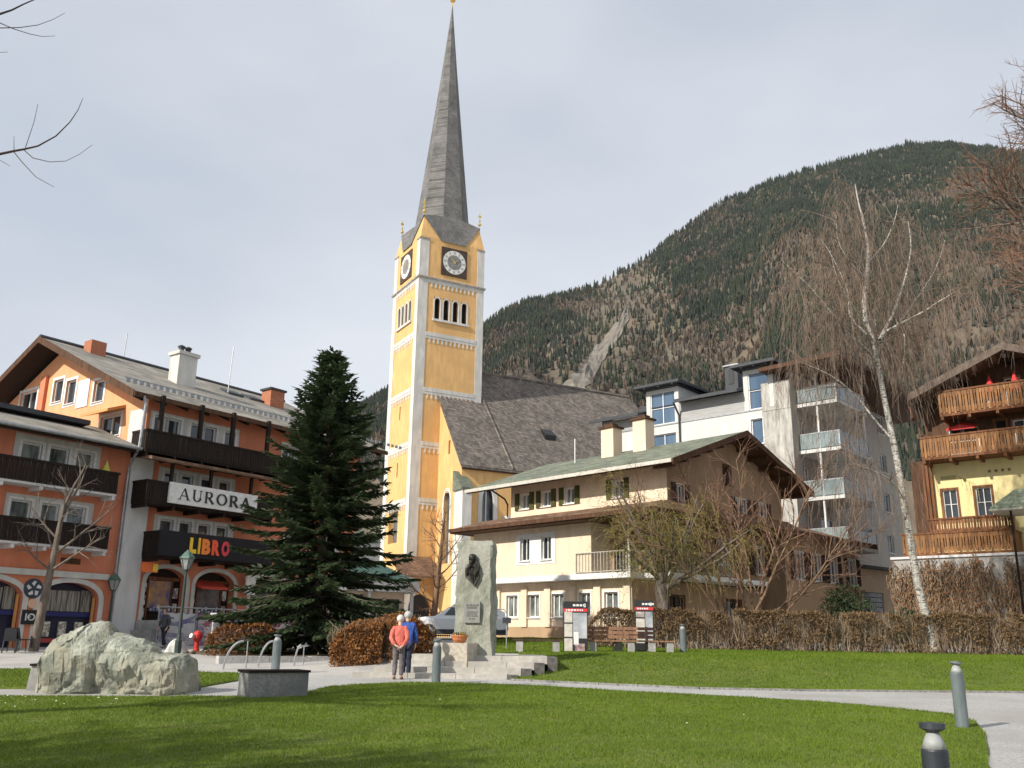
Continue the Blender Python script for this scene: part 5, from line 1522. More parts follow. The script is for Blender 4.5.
# ================================================================== TREES AND HEDGES
M_bark = noisy('bark', (.085, .065, .05), (.19, .155, .125), 9, .95, 7, (1, 1, .25), .5, 30)
M_barkwarm = noisy('bark_warm', (.13, .075, .045), (.26, .16, .10), 9, .95, 7, (1, 1, .25), .5, 30)
M_twigdark = leafmat('twig_dark', (.06, .045, .038), (.13, .10, .08), 0, .9, 1)
M_twigred = leafmat('twig_red', (.115, .06, .04), (.24, .14, .095), 0, .9, .6)
M_spruce = leafmat('spruce_needles', (.020, .040, .018), (.075, .105, .042), .2, .65, .7)
def rv(s): return Vector((random.uniform(-s, s), random.uniform(-s, s), random.uniform(-s, s)))
def limb(mb, p, d, L_, r0, r1, seg, wob, trop=0.0, n=5, m=0):
    """one wandering tapered limb; returns its points, radii and directions"""
    pts = [Vector(p)]; rad = [r0]; ds = [Vector(d).normalized()]
    d = ds[0].copy()
    for i in range(seg):
        d = (d + rv(wob) + Vector((0, 0, trop))).normalized()
        pts.append(pts[-1] + d * (L_ / seg)); rad.append(r0 + (r1 - r0) * (i + 1) / seg); ds.append(d.copy())
    mb.tube(pts, rad, n, m, cap=False)
    return pts, rad, ds
def side(d, ang):
    a = d.orthogonal().normalized()
    a.rotate(Matrix.Rotation(random.uniform(0, 6.283), 3, d))
    return (d * math.cos(ang) + a * math.sin(ang)).normalized()
def ramify(tr, tw, pts, rad, ds, lev, par):
    """branches off a limb: par = list per level of (count per metre, length, angle, wobble, tropism, radius)"""
    if lev >= len(par): return
    cnt, ln, ang, wob, trop, rr = par[lev]
    L_ = sum((pts[i + 1] - pts[i]).length for i in range(len(pts) - 1))
    k = max(1, int(cnt * L_ * random.uniform(.8, 1.2)))
    for i in range(k):
        f = random.uniform(.22, 1) ** .8 * (len(pts) - 1)
        j = min(int(f), len(pts) - 2)
        q = pts[j].lerp(pts[j + 1], f - j)
        d = side(ds[j], ang * random.uniform(.7, 1.25))
        l = ln * random.uniform(.55, 1.2) * (1.15 - .5 * f / len(pts))
        r = min(rr, rad[j] * .75)
        mb = tr if lev < len(par) - 2 else tw
        P_, R_, D_ = limb(mb, q, d, l, r, r * .45, 5 if lev < 2 else 4, wob, trop, 5 if lev == 0 else (4 if lev == 1 else 3))
        ramify(tr, tw, P_, R_, D_, lev + 1, par)
def tree_root(name, label, loc, cat='tree', group=None): return thing(name, label, cat, loc, 0, group)
def finish(t, tr, tw, mt, mw, crown='crown'):
    tr.build('trunk', mt, t, smooth=True); tw.build(crown, mw, t)

# ---- big spruce
random.seed(3)
sb = on_path(315, 655)
apex = at(333, 351, sb.y)
Hs = apex.z - sb.z
SPR = tree_root('spruce_tree', 'big dark green spruce in front of the orange hotel', sb)
tr = MB(); ndl = MB()
top = Vector((apex.x - sb.x, 0, Hs))
ax = lambda z: Vector((top.x * (z / Hs), 0, z))
tr.tube([ax(0), ax(Hs * .4), ax(Hs * .8), ax(Hs)], [.24, .17, .07, .015], 9)
def blade(mb, p, q, w, up):
    d = (q - p); s = d.cross(up)
    if s.length < 1e-5: s = d.orthogonal()
    s.normalize()
    m = p.lerp(q, .45)
    mb.add([tuple(p), tuple(m + s * w), tuple(q), tuple(m - s * w)], [(0, 1, 2, 3)])
z = .35
wh = 0
while z < Hs - .15:
    f = z / Hs
    rad = 4.75 * (1 - f) ** .84 + .10
    nb = int(5 + 5 * (1 - f))
    ph = random.uniform(0, 6.28)
    for b in range(nb):
        a = ph + 2 * math.pi * b / nb + random.uniform(-.25, .25)
        l = rad * random.choice([random.uniform(.5, .85), random.uniform(.8, 1.1), random.uniform(.9, 1.05)])
        if a % 6.283 < 3.6 and a % 6.283 > 2.6 and f < .3: l *= 1.05
        rise = .55 * f - .12 + random.uniform(-.12, .12)
        pts = []
        for k in range(7):
            t = k / 6
            zz = z + l * (rise * t - .30 * t * t * (1 - f * .7) + .16 * t ** 4)
            pts.append(ax(z) * 1.0 + Vector((math.cos(a) * l * t, math.sin(a) * l * t, zz - z)) + rv(.03) * t)
        tr.tube(pts, [.045 * (1 - f * .6), .04 * (1 - f * .6), .03, .025, .018, .012, .006], 4, cap=False)
        n = int(l / .15) + 2
        for k in range(n):
            t = .12 + .88 * k / max(1, n - 1)
            j = min(int(t * 6), 5); p = pts[j].lerp(pts[j + 1], t * 6 - j)
            dr = (pts[j + 1] - pts[j]).normalized()
            for s in (-1, 1):
                sd = Vector((-dr.y, dr.x, 0)).normalized() * s
                ll = (.22 + .55 * (1 - t) * min(1, l / 2.5) + .12) * random.uniform(.7, 1.2)
                q = p + (dr * .75 + sd * random.uniform(.6, 1.0) + Vector((0, 0, random.uniform(-.45, -.02)))).normalized() * ll
                blade(ndl, p, q, random.uniform(.05, .085), Vector((0, 0, 1)))
                blade(ndl, p + rv(.02), q + Vector((0, 0, -.07)) + rv(.03), random.uniform(.04, .07), sd + Vector((0, 0, .3)))
                if ll > .35:
                    for e in (.45, .75):
                        p2 = p.lerp(q, e)
                        blade(ndl, p2, p2 + (dr * .9 + sd * random.uniform(-.5, .9) + Vector((0, 0, -.3))).normalized() * .26, .05, Vector((0, 0, 1)))
            if random.random() < .5:
                blade(ndl, p, p + (dr + rv(.4) + Vector((0, 0, .25))).normalized() * .3, .05, rv(1))
        blade(ndl, pts[5], pts[6] + (pts[6] - pts[5]) * .3, .07, Vector((0, 0, 1)))
    z += .16 + .27 * (1 - f) * random.uniform(.7, 1.2)
finish(SPR, tr, ndl, M_bark, M_spruce)

# ---- bare tree before the restaurant house
random.seed(5)
lb = on_path(33, 651)
LT = tree_root('bare_tree', 'leafless street tree with upswept limbs before the left restaurant', lb)
tr = MB(); tw = MB()
pts, rad, ds = limb(tr, (0, 0, -.1), (.045, 0, 1), 5.2, .21, .10, 8, .03, 0, 8)
for d, l, r in (((.05, .1, 1), 2.6, .085), ((.35, .1, 1), 2.6, .06), ((-.7, -.2, .6), 2.2, .055), ((.9, -.2, .4), 2.6, .06), ((.8, .1, .75), 3.0, .06), ((-.5, .5, .8), 2.2, .05), ((-.8, .1, .35), 2.0, .05), ((.3, -.5, .9), 2.4, .05)):
    st = pts[-1] if d[2] > .95 else pts[random.choice([-2, -3, -4])]
    P_, R_, D_ = limb(tr, st, d, l, r, r * .3, 8, .10, .03, 6)
    ramify(tr, tw, P_, R_, D_, 0, [(2.0, 1.3, .8, .14, .03, .028), (3.2, .7, .8, .15, .03, .013)])
finish(LT, tr, tw, M_bark, M_bark)

# ---- bare tree in front of the church
random.seed(9)
cb = at(433, 612, 56); cb.z = 1.5
CTN = tree_root('bare_tree', 'small leafless tree with spreading limbs against the yellow church wall', cb)
tr = MB(); tw = MB()
pts, rad, ds = limb(tr, (0, 0, -.2), (.03, 0, 1), 7.2, .24, .07, 9, .03, 0, 7)
for i in range(2, 9):
    for k in range(2 if i < 8 else 3):
        a = random.uniform(0, 6.28)
        l = 3.0 - .18 * i
        P_, R_, D_ = limb(tr, pts[i], (math.cos(a), math.sin(a), .25 + .05 * i), l, .05, .018, 7, .10, .11, 5)
        ramify(tr, tw, P_, R_, D_, 0, [(3.4, 1.2, .8, .14, .06, .022), (5.0, .6, .7, .15, .04, .011)])
finish(CTN, tr, tw, M_barkwarm, M_barkwarm)

# ---- willow
random.seed(14)
wb = at(664, 632, 40.9); wb.z = tz(wb.x, wb.y) - .05
WL = tree_root('willow_tree', 'yellowish green pollarded willow with fine drooping twigs before the cream house', wb)
tr = MB(); tw = MB(); lf = MB()
tr.tube([(0, 0, -.1), (-.05, 0, .8), (.02, 0, 1.7), (-.05, 0, 2.5), (.0, 0, 3.2)], [.36, .30, .27, .30, .26], 9)
M_willow = leafmat('willow_twig', (.15, .12, .05), (.29, .235, .085), .2, .7, .8)
M_willowleaf = leafmat('willow_leaf', (.19, .17, .035), (.33, .29, .065), .4, .6, .9)
for i in range(15):
    a = 6.28 * i / 15 + random.uniform(-.3, .3); el = random.uniform(.5, 1.3)
    d = Vector((math.cos(a) * math.cos(el) * 1.1, math.sin(a) * math.cos(el), math.sin(el)))
    P_, R_, D_ = limb(tr, (random.uniform(-.15, .15), random.uniform(-.15, .15), random.uniform(2.3, 3.3)), d, random.uniform(2.6, 5.0), .10, .03, 7, .14, .05, 5)
    for q, dd in zip(P_[2:], D_[2:]):
        for k in range(10):
            e = side(dd, random.uniform(.4, 1.3)); l = random.uniform(.8, 2.2)
            pp = [q]; d2 = e
            for s in range(6):
                d2 = (d2 + Vector((0, 0, -.34)) + rv(.16)).normalized(); pp.append(pp[-1] + d2 * l / 6)
            tw.tube(pp, [.0085, .008, .007, .006, .0055, .005, .004], 3, cap=False)
            for s in range(1, 7):
                for h in range(1):
                    c = pp[s] + rv(.10); w = random.uniform(.014, .03); b = rv(1).normalized() * w * 2.2; e2 = rv(1).normalized() * w
                    lf.add([tuple(c - b), tuple(c + e2), tuple(c + b), tuple(c - e2)], [(0, 1, 2, 3)])
tr.build('trunk', M_bark, WL, smooth=True); cw = tw.build('crown', M_willow, WL); lf.build('leaves', M_willowleaf, cw)

# ---- many-stemmed bare shrub tree before the gable
random.seed(21)
mbp = at(744, 634, 41.0); mbp.z = tz(mbp.x, mbp.y) - .05
MS = tree_root('bare_shrub_tree', 'many-stemmed leafless reddish shrub tree in front of the brown gable', mbp)
tr = MB(); tw = MB()
for i in range(11):
    a = random.uniform(0, 6.28); el = random.uniform(.9, 1.42)
    d = Vector((math.cos(a) * math.cos(el) * 1.35 + .06, math.sin(a) * math.cos(el) * .9, math.sin(el)))
    st = Vector((random.uniform(-.7, .7), random.uniform(-.3, .3), -.05))
    P_, R_, D_ = limb(tr, st, d, random.uniform(6.8, 9.0), random.uniform(.055, .09), .018, 10, .13, .03, 6)
    ramify(tr, tw, P_, R_, D_, 0, [(1.9, 2.1, .75, .13, .03, .03), (2.8, 1.1, .65, .14, .03, .014), (2.2, .6, .6, .15, .02, .008)])
finish(MS, tr, tw, M_barkwarm, M_twigred)

# ---- birch
random.seed(33)
BY = 39.3
bb = at(935, 655, BY); bb.z = tz(bb.x, BY) - .1
def bp(u, v, dy=0.0):
    p = at(u, v, BY + dy); return p - Vector((bb.x, BY, bb.z))
M_birch, _t, _b = newmat('birch_bark', (.6, .57, .5), .75)
N = _t.nodes.new
_co = N('ShaderNodeTexCoord'); _m = N('ShaderNodeMapping'); _m.inputs['Scale'].default_value = (3.5, 3.5, 11)
_n = N('ShaderNodeTexNoise'); _n.inputs['Scale'].default_value = 1.6; _n.inputs['Detail'].default_value = 7; _n.inputs['Roughness'].default_value = .7
_r = N('ShaderNodeValToRGB'); e = _r.color_ramp.elements
e[0].position = .40; e[0].color = (.05, .042, .036, 1); e[1].position = .50; e[1].color = (.44, .415, .365, 1)
e2 = _r.color_ramp.elements.new(.75); e2.color = (.58, .555, .50, 1)
_t.links.new(_co.outputs['Object'], _m.inputs['Vector']); _t.links.new(_m.outputs['Vector'], _n.inputs['Vector']); _t.links.new(_n.outputs['Fac'], _r.inputs['Fac']); _t.links.new(_r.outputs['Color'], _b.inputs['Base Color'])
BR = tree_root('birch_tree', 'tall white-barked birch with drooping brown twigs leaning over the hedge', bb)
tr = MB(); tw = MB()
def px_limb(pxs, r0, r1, n=6, mb=tr):
    pts = [bp(*p) for p in pxs]
    # smooth
    out = []
    for i in range(len(pts) - 1):
        for k in range(3):
            t = k / 3
            p0 = pts[max(i - 1, 0)]; p1 = pts[i]; p2 = pts[i + 1]; p3 = pts[min(i + 2, len(pts) - 1)]
            out.append(.5 * ((2 * p1) + (p2 - p0) * t + (2 * p0 - 5 * p1 + 4 * p2 - p3) * t * t + (3 * p1 - p0 - 3 * p2 + p3) * t ** 3))
    out.append(pts[-1])
    k = len(out)
    rad = [r0 + (r1 - r0) * (i / (k - 1)) for i in range(k)]
    mb.tube(out, rad, n, cap=False)
    ds = [(out[min(i + 1, k - 1)] - out[max(i - 1, 0)]).normalized() for i in range(k)]
    return out, rad, ds
limbs = []
limbs.append(px_limb([(935, 660), (930, 630), (918, 585), (907, 520), (896, 455), (884, 397), (874, 343), (864, 316)], .19, .09, 9))
limbs.append(px_limb([(866, 322), (864, 300), (866, 285), (868, 252), (864, 225), (859, 205), (855, 184)], .12, .025, 7))
limbs.append(px_limb([(880, 340), (885, 330, .2), (892, 316, .4), (900, 295, .6), (906, 275, .7), (911, 248, .8), (908, 221, .9)], .10, .02, 6))
limbs.append(px_limb([(885, 332, .2), (900, 324, -.3), (923, 312, -.8), (943, 299, -1.2), (960, 290, -1.5)], .07, .015, 5))
limbs.append(px_limb([(897, 322, .2), (903, 330, -.6), (905, 345, -.9), (902, 372, -1.1)], .045, .012, 5))
limbs.append(px_limb([(880, 365), (865, 348, -.5), (845, 330, -1), (826, 306, -1.4), (808, 285, -1.7), (781, 260, -2)], .075, .015, 6))
limbs.append(px_limb([(868, 335), (850, 316, .5), (848, 292, .9), (833, 258, 1.2), (820, 238, 1.4)], .06, .012, 5))
limbs.append(px_limb([(893, 440), (875, 420, .5), (855, 395, 1.0), (830, 375, 1.6), (800, 362, 2)], .06, .012, 5))
limbs.append(px_limb([(905, 500), (890, 480, -1), (870, 470, -1.8), (852, 462, -2.2)], .05, .012, 5))
limbs.append(px_limb([(876, 350), (890, 335, 1.5), (912, 305, 2.5), (935, 270, 3.0), (945, 240, 3.2)], .06, .012, 5))
limbs.append(px_limb([(872, 340), (855, 310, -1.8), (838, 280, -2.6), (830, 250, -3)], .055, .012, 5))
limbs.append(px_limb([(868, 280), (850, 262, -.8), (838, 240, -1.2), (836, 215, -1.4)], .045, .01, 5))
limbs.append(px_limb([(868, 262), (884, 244, .8), (894, 222, 1.2), (898, 205, 1.4)], .045, .01, 5))
allp = []
for P_, R_, D_ in limbs[1:]:
    sec = []
    L_ = sum((P_[i + 1] - P_[i]).length for i in range(len(P_) - 1))
    for i in range(int(L_ * 2.8)):
        j = random.randint(1, len(P_) - 2)
        d = side(D_[j], random.uniform(.5, 1.1)); d.z = abs(d.z) * .6 + .15
        p2, r2, d2 = limb(tw, P_[j], d, random.uniform(.8, 2.4), .022, .008, 5, .13, -.02, 4)
        sec.append((p2, d2))
    allp += [(q, d) for q, d in zip(P_[2:], D_[2:])]
    for p2, d2 in sec: allp += list(zip(p2[1:], d2[1:]))
for q, d in allp:
    for k in range(random.choice([1, 1, 1, 2, 2]) if q.z > 5 else 1):
        l = random.uniform(1.2, 6.2) * random.uniform(.5, 1)
        l = min(l, max(.5, q.z - 2.4))
        pp = [q]; d2 = (d * .5 + rv(.8) + Vector((0, 0, .2))).normalized()
        n = 6
        for s in range(n):
            d2 = (d2 * (.8) + Vector((0, 0, -.75)) + rv(.18)).normalized()
            pp.append(pp[-1] + d2 * l / n)
        tw.tube(pp, [.0075, .007, .0065, .006, .0055, .005, .004], 3, cap=False)
        for s in (2, 3, 4, 5):
            if random.random() < .8:
                e = (d2 + rv(.5)).normalized() * random.uniform(.3, .8)
                tw.tube([pp[s], pp[s] + e * .5 + rv(.03), pp[s] + e + Vector((0, 0, -.1))], [.008, .007, .004], 3, cap=False)
finish(BR, tr, tw, M_birch, leafmat('birch_twig', (.12, .088, .066), (.235, .175, .135), 0, .9, .4))

# ---- tree at the right edge, its trunk outside the frame
random.seed(41)
RT = tree_root('budding_tree', 'brown-budded tree reaching in from the right edge above the chalet', (15.0, 22.0, tz(15.0, 22.0) - .1))
tr = MB(); tw = MB()
pts, rad, ds = limb(tr, (0, 0, -.1), (.0, 0, 1), 11.5, .32, .2, 9, .04, 0, 8)
for i in range(26):
    a = random.uniform(0, 6.28) if i > 5 else random.uniform(2.4, 3.9)
    el = random.uniform(.35, 1.2)
    d = (math.cos(a) * math.cos(el), math.sin(a) * math.cos(el), math.sin(el) + .15)
    P_, R_, D_ = limb(tr, pts[random.choice([-1, -2, -3, -4])], d, random.uniform(3.6, 4.9) if math.cos(a) < -.3 else random.uniform(4.2, 6.5), .12, .025, 8, .09, .05, 5)
    ramify(tr, tw, P_, R_, D_, 0, [(2.8, 1.9, .7, .12, .04, .03), (5, .9, .7, .14, .02, .012), (4.5, .4, .7, .15, .0, .007)])
tr.build('trunk', M_bark, RT, smooth=True); tw.build('crown', M_twigred, RT)

# ---- tree at the left edge, twigs reaching into the sky
random.seed(52)
LX, LY = -12.6, 13.2
LTR = tree_root('bare_tree', 'bare dark tree whose thin twigs reach into the sky at top left', (LX, LY, tz(LX, LY) - .1))
tr = MB(); tw = MB()
def lp(u, v, dy=0.0):
    p = at(u, v, LY + dy); return p - Vector((LX, LY, tz(LX, LY) - .1))
pts, rad, ds = limb(tr, (0, 0, -.1), (.03, 0, 1), 7, .30, .2, 7, .03, 0, 8)
def tl(pxs, r0, r1):
    q = [lp(*p) for p in pxs]; k = len(q)
    tw.tube(q, [r0 + (r1 - r0) * i / (k - 1) for i in range(k)], 4, cap=False); return q
q = tl([(-190, 190), (-90, 172), (-20, 158), (0, 154), (14, 151), (25, 149), (38, 146), (56, 136), (70, 122), (78, 110), (83, 98)], .035, .004)
tr.tube([pts[5], pts[5].lerp(q[0], .5) + Vector((0, 0, .15)), q[0]], [.09, .06, .035], 5, cap=False)
tl([(25, 149), (28, 140), (34, 122), (38, 104)], .007, .004)
tl([(24, 150), (33, 158), (50, 162), (66, 161), (80, 154), (92, 145)], .008, .004)
tl([(13, 151), (22, 162), (36, 177), (54, 187)], .008, .004)
tl([(14, 151), (14, 142), (14, 136)], .006, .003)
q = tl([(-150, 70), (-60, 30), (0, 14), (12, 10), (24, 4), (38, -2), (60, -14)], .035, .006)
tr.tube([pts[6], pts[6].lerp(q[0], .5) + Vector((0, 0, .2)), q[0]], [.09, .06, .035], 5, cap=False)
tl([(-60, 30), (0, 28), (20, 27.5), (38, 25), (53, 19.5), (65, 13)], .012, .004)
tl([(-20, 18), (0, 23), (14, 29), (30, 34), (42, 36.5), (55, 36)], .010, .004)
tl([(-40, 52), (-10, 53), (8, 52)], .007, .004)
tl([(-30, 150), (-4, 158), (10, 166)], .007, .003)
for i in range(16):
    a = random.uniform(0, 6.28) if i > 3 else random.uniform(1.8, 4.5); el = random.uniform(.4, 1.3)
    if -1.1 < (a + math.pi) % 6.283 - math.pi < 1.1 and i > 3: a += 3.14
    P_, R_, D_ = limb(tr, pts[random.choice([-1, -2, -3])], (math.cos(a) * math.cos(el), math.sin(a) * math.cos(el), math.sin(el)), random.uniform(3.5, 5.5), .10, .025, 7, .1, .05, 5)
    ramify(tr, tw, P_, R_, D_, 0, [(2.4, 1.7, .7, .12, .04, .035), (4, .9, .7, .14, .02, .014)])
finish(LTR, tr, tw, M_bark, M_twigdark)
# ---- two more trees of the same row, outside the frame, whose shade lies on the front lawn
for sx, sy, sd, lab in ((-13.0, 4.0, 81, 'dense bare tree outside the left edge shading the middle of the front lawn'), (-7.5, -2.5, 83, 'dense bare tree behind the viewpoint shading the near front lawn')):
    random.seed(sd)
    T = tree_root('bare_tree', lab, (sx, sy, tz(sx, sy) - .1))
    tr = MB(); tw = MB()
    pts, rad, ds = limb(tr, (0, 0, -.1), (.03, 0, 1), 5.5, .30, .2, 7, .03, 0, 8)
    for i in range(20):
        a = random.uniform(0, 6.28); el = random.uniform(.1, 1.3)
        P_, R_, D_ = limb(tr, pts[random.choice([-1, -2, -3, -4])], (math.cos(a) * math.cos(el), math.sin(a) * math.cos(el), math.sin(el)), random.uniform(3.5, 5.5), .12, .03, 7, .1, .05, 5)
        ramify(tr, tw, P_, R_, D_, 0, [(3, 1.9, .7, .12, .04, .05), (5, 1.0, .7, .14, .02, .028)])
    finish(T, tr, tw, M_bark, M_twigdark)

# ---- hedges
def hedge(name, label, path, width, height, nleaf, ntwig, mats, leaf=.05, base=0.0, group=None, gap=.0):
    c = path[0]
    o = Vector((c[0], c[1], tz(*c[:2])))
    T = thing(name, label, 'hedge', o, 0, group)
    lens = [math.dist(path[i], path[i + 1]) for i in range(len(path) - 1)]
    tot = sum(lens)
    def pt(f):
        s = f * tot
        for i, l in enumerate(lens):
            if s <= l or i == len(lens) - 1:
                t = s / l; a, b = path[i], path[i + 1]
                d = Vector((b[0] - a[0], b[1] - a[1], 0)).normalized()
                return Vector((a[0] + (b[0] - a[0]) * t, a[1] + (b[1] - a[1]) * t, 0)), Vector((-d.y, d.x, 0))
            s -= l
    lf = MB(); tw = MB()
    for i in range(ntwig):
        p, n = pt(random.random())
        q = p + n * random.uniform(-.3, .3) * width; z0 = tz(q.x, q.y)
        h = height * random.uniform(.75, 1.12)
        pts = [Vector((q.x, q.y, z0 - .05)) - o]
        for k in range(4):
            pts.append(pts[-1] + Vector((random.uniform(-.13, .13), random.uniform(-.13, .13), h / 4)))
        tw.tube(pts, [.018, .014, .011, .008, .004], 3, random.randint(0, 1), cap=False)
        for k in range(3):
            b = pts[random.randint(1, 3)]
            tw.tube([b, b + Vector((random.uniform(-.3, .3), random.uniform(-.3, .3), random.uniform(.1, .4)))], [.007, .003], 3, random.randint(0, 1), cap=False)
    for i in range(nleaf):
        f = random.random()
        p, n = pt(f)
        lump = noise.fractal((p.x * 1.1, p.y * 1.1, 2.2), 1, 2, 3)
        h = height * (1 + .10 * lump) * (1 - .4 * max(0, 1 - min(f, 1 - f) * tot / .8) ** 2)
        u = random.uniform(-1, 1); w = random.random() ** .8
        edge = (1 - .25 * max(0, w - .75) / .25)
        sh = random.random()
        if sh < .6: u = math.copysign(1 - abs(random.gauss(0, .12)), u)
        elif sh < .8: w = 1 - abs(random.gauss(0, .05))
        if gap and noise.noise((p.x * 2.1, p.y * 2.1, w * 2.5)) < -.25 + gap * (1 - w): continue
        c = p + n * (u * width / 2 * edge * (1 + .25 * noise.noise((p.x * 2, p.y * 2, w * 3))))
        c.z = tz(c.x, c.y) + base + (h - base) * w
        c = c - o + rv(.04)
        s = leaf * random.uniform(.6, 1.3); a = rv(1).normalized() * s; b = rv(1).normalized() * s * .7
        lf.add([tuple(c - a), tuple(c + b), tuple(c + a), tuple(c - b)], [(0, 1, 2, 3)], random.choice([0, 0, 0, 1]))
    tw.build('stems', [M_twig, M_twig2], T); lf.build('leaves', mats, T)
    return T
M_beech = leafmat('beech_leaf', (.19, .075, .024), (.40, .19, .06), .3, .75, 1.4)
M_beech2 = leafmat('beech_leaf_dark', (.07, .035, .022), (.16, .09, .05), .2, .8, 1.4)
M_hedge = leafmat('hedge_leaf', (.105, .066, .032), (.24, .155, .08), .2, .8, .9)
M_hedgegreen = leafmat('hedge_green', (.05, .06, .025), (.12, .12, .05), .2, .8, .9)
random.seed(61)
h0 = on_path(332, 668); h1 = on_path(420, 655)
hedge('beech_hedge', 'rusty brown beech hedge beside the stone steps behind the couple', [(h0.x - .05, h0.y + .2), (h0.x + 1.5, h0.y + .3), (h0.x + 2.8, h0.y + 1.0)], 1.5, 1.2, 17000, 170, [M_beech, M_beech2], .05)
hx0 = at(590, 655, 39.8); hx1 = at(1130, 655, 38.6)
hedge('long_hedge', 'long thin brown hedge along the back of the terrace lawn', [(hx0.x, 40.3), (at(760, 655, 39.7).x, 39.7), (hx1.x, 38.9)], 1.0, 1.58, 42000, 1500, [M_hedge, M_hedge, M_beech2][:2], .055, .05, gap=.42)
random.seed(64)
sp_ = on_path(208, 655)
hedge('small_hedge', 'small reddish hedge left of the spruce by the hydrant', [(sp_.x - .1, sp_.y), (sp_.x + 2.6, sp_.y + .6)], 1.0, 1.15, 4500, 60, [M_beech, M_beech2], .055)
# evergreen bushes by the annex
random.seed(66)
for u, v, lab, w in ((848, 630, 'dark evergreen bush behind the long hedge below the annex windows', 1.5), (906, 632, 'small dark evergreen bush behind the birch trunk', .9)):
    w *= .72; p = at(u, v, 42); p.z = tz(p.x, 42)
    T = thing('evergreen_bush', lab, 'bush', p)
    lf = MB(); tw = MB()
    for i in range(int(5200 * w)):
        d = rv(1); 
        if d.length > 1: continue
        c = Vector((d.x * w * 1.1, d.y * .8 * w, 1.3 * w + d.z * 1.25 * w)) + rv(.2)
        a = rv(1).normalized() * .085; b = rv(1).normalized() * .04
        lf.add([tuple(c - a), tuple(c + b), tuple(c + a), tuple(c - b)], [(0, 1, 2, 3)])
    for i in range(7): tw.tube([(0, 0, -.1), (random.uniform(-.4, .4) * w, random.uniform(-.3, .3) * w, .9 * w), (random.uniform(-.9, .9) * w, random.uniform(-.5, .5) * w, 2 * w)], [.05, .03, .01], 4)
    tw.build('stems', M_bark, T); lf.build('leaves', M_spruce, T)
# ================================================================== STREET FURNITURE AND SMALL THINGS
M_bollard = noisy('bollard_paint', (.10, .125, .13), (.16, .185, .19), 5, .45, 5, (1, 1, .3))
M_bolldark = noisy('bollard_dark', (.022, .027, .035), (.04, .046, .055), 5, .5, 5, (1, 1, .3))
M_opal = noisy('opal_glass', (.24, .25, .25), (.36, .37, .36), 6, .55)
M_granite = noisy('granite', (.17, .17, .165), (.30, .295, .285), 22, .8, 8, (1, 1, 1), .2, 60, c3=(.14, .14, .14), s3=1.5)
M_step = noisy('pale_step_stone', (.38, .355, .315), (.54, .51, .465), 7, .9, 8, (1, 1, 1), .15, 40, c3=(.36, .34, .30), s3=.9)
def bollard(label, p, h, r, body, tilt=None, cap_r=None, thick=.03):
    T = thing('bollard_light', label, 'bollard', p, 0, 'bollard lights along the path')
    mb = MB(); mb.lathe([(r * 1.0, -.1), (r, h - .2), (r * .96, h - .19)], 28); mb.build('post', body, T)
    mb = MB(); mb.lathe([(r * .93, h - .188), (r * .74, h - .13), (r * .42, h - .06)], 20); mb.build('lamp_glass', M_opal, T, smooth=True)
    mb = MB(); mb.lathe([(r * .45, -.03), (cap_r or r * .9, -.005), (cap_r or r * .92, thick)], 16)
    o = mb.build('cap', body, T, loc=(0, 0, h - .035))
    if tilt: o.rotation_euler = tilt
    return T
def gp(u, v, Y=None):
    p = on_path(u, v); return p
bollard('grey bollard light on the grass tongue at the right path fork, cap knocked askew', at(962.5, 727, 16.4), 1.05, .105, M_bollard, (.0, .12, 0))
p = at(941, 815, 7.6); p.z = tz(p.x, 7.6)
bollard('nearest bollard, blackish with a broad flat cap, at the bottom right corner', (p.x, p.y, p.z), at(938, 723, 7.6).z - p.z, .098, M_bolldark, None, .095, .035)
bollard('grey bollard light at the lawn edge right of the two walkers', on_path(436, 683.5), 1.08, .11, M_bollard, (.1, -.05, 0))
p = at(683.5, 655, 35.6); p.z = tz(p.x, p.y)
bollard('slim grey bollard light in front of the long brown hedge', p, 1.06, .12, M_bollard)
p = on_path(275, 673)
bollard('grey bollard light standing behind the granite block planter', p, 1.06, .12, M_bollard)

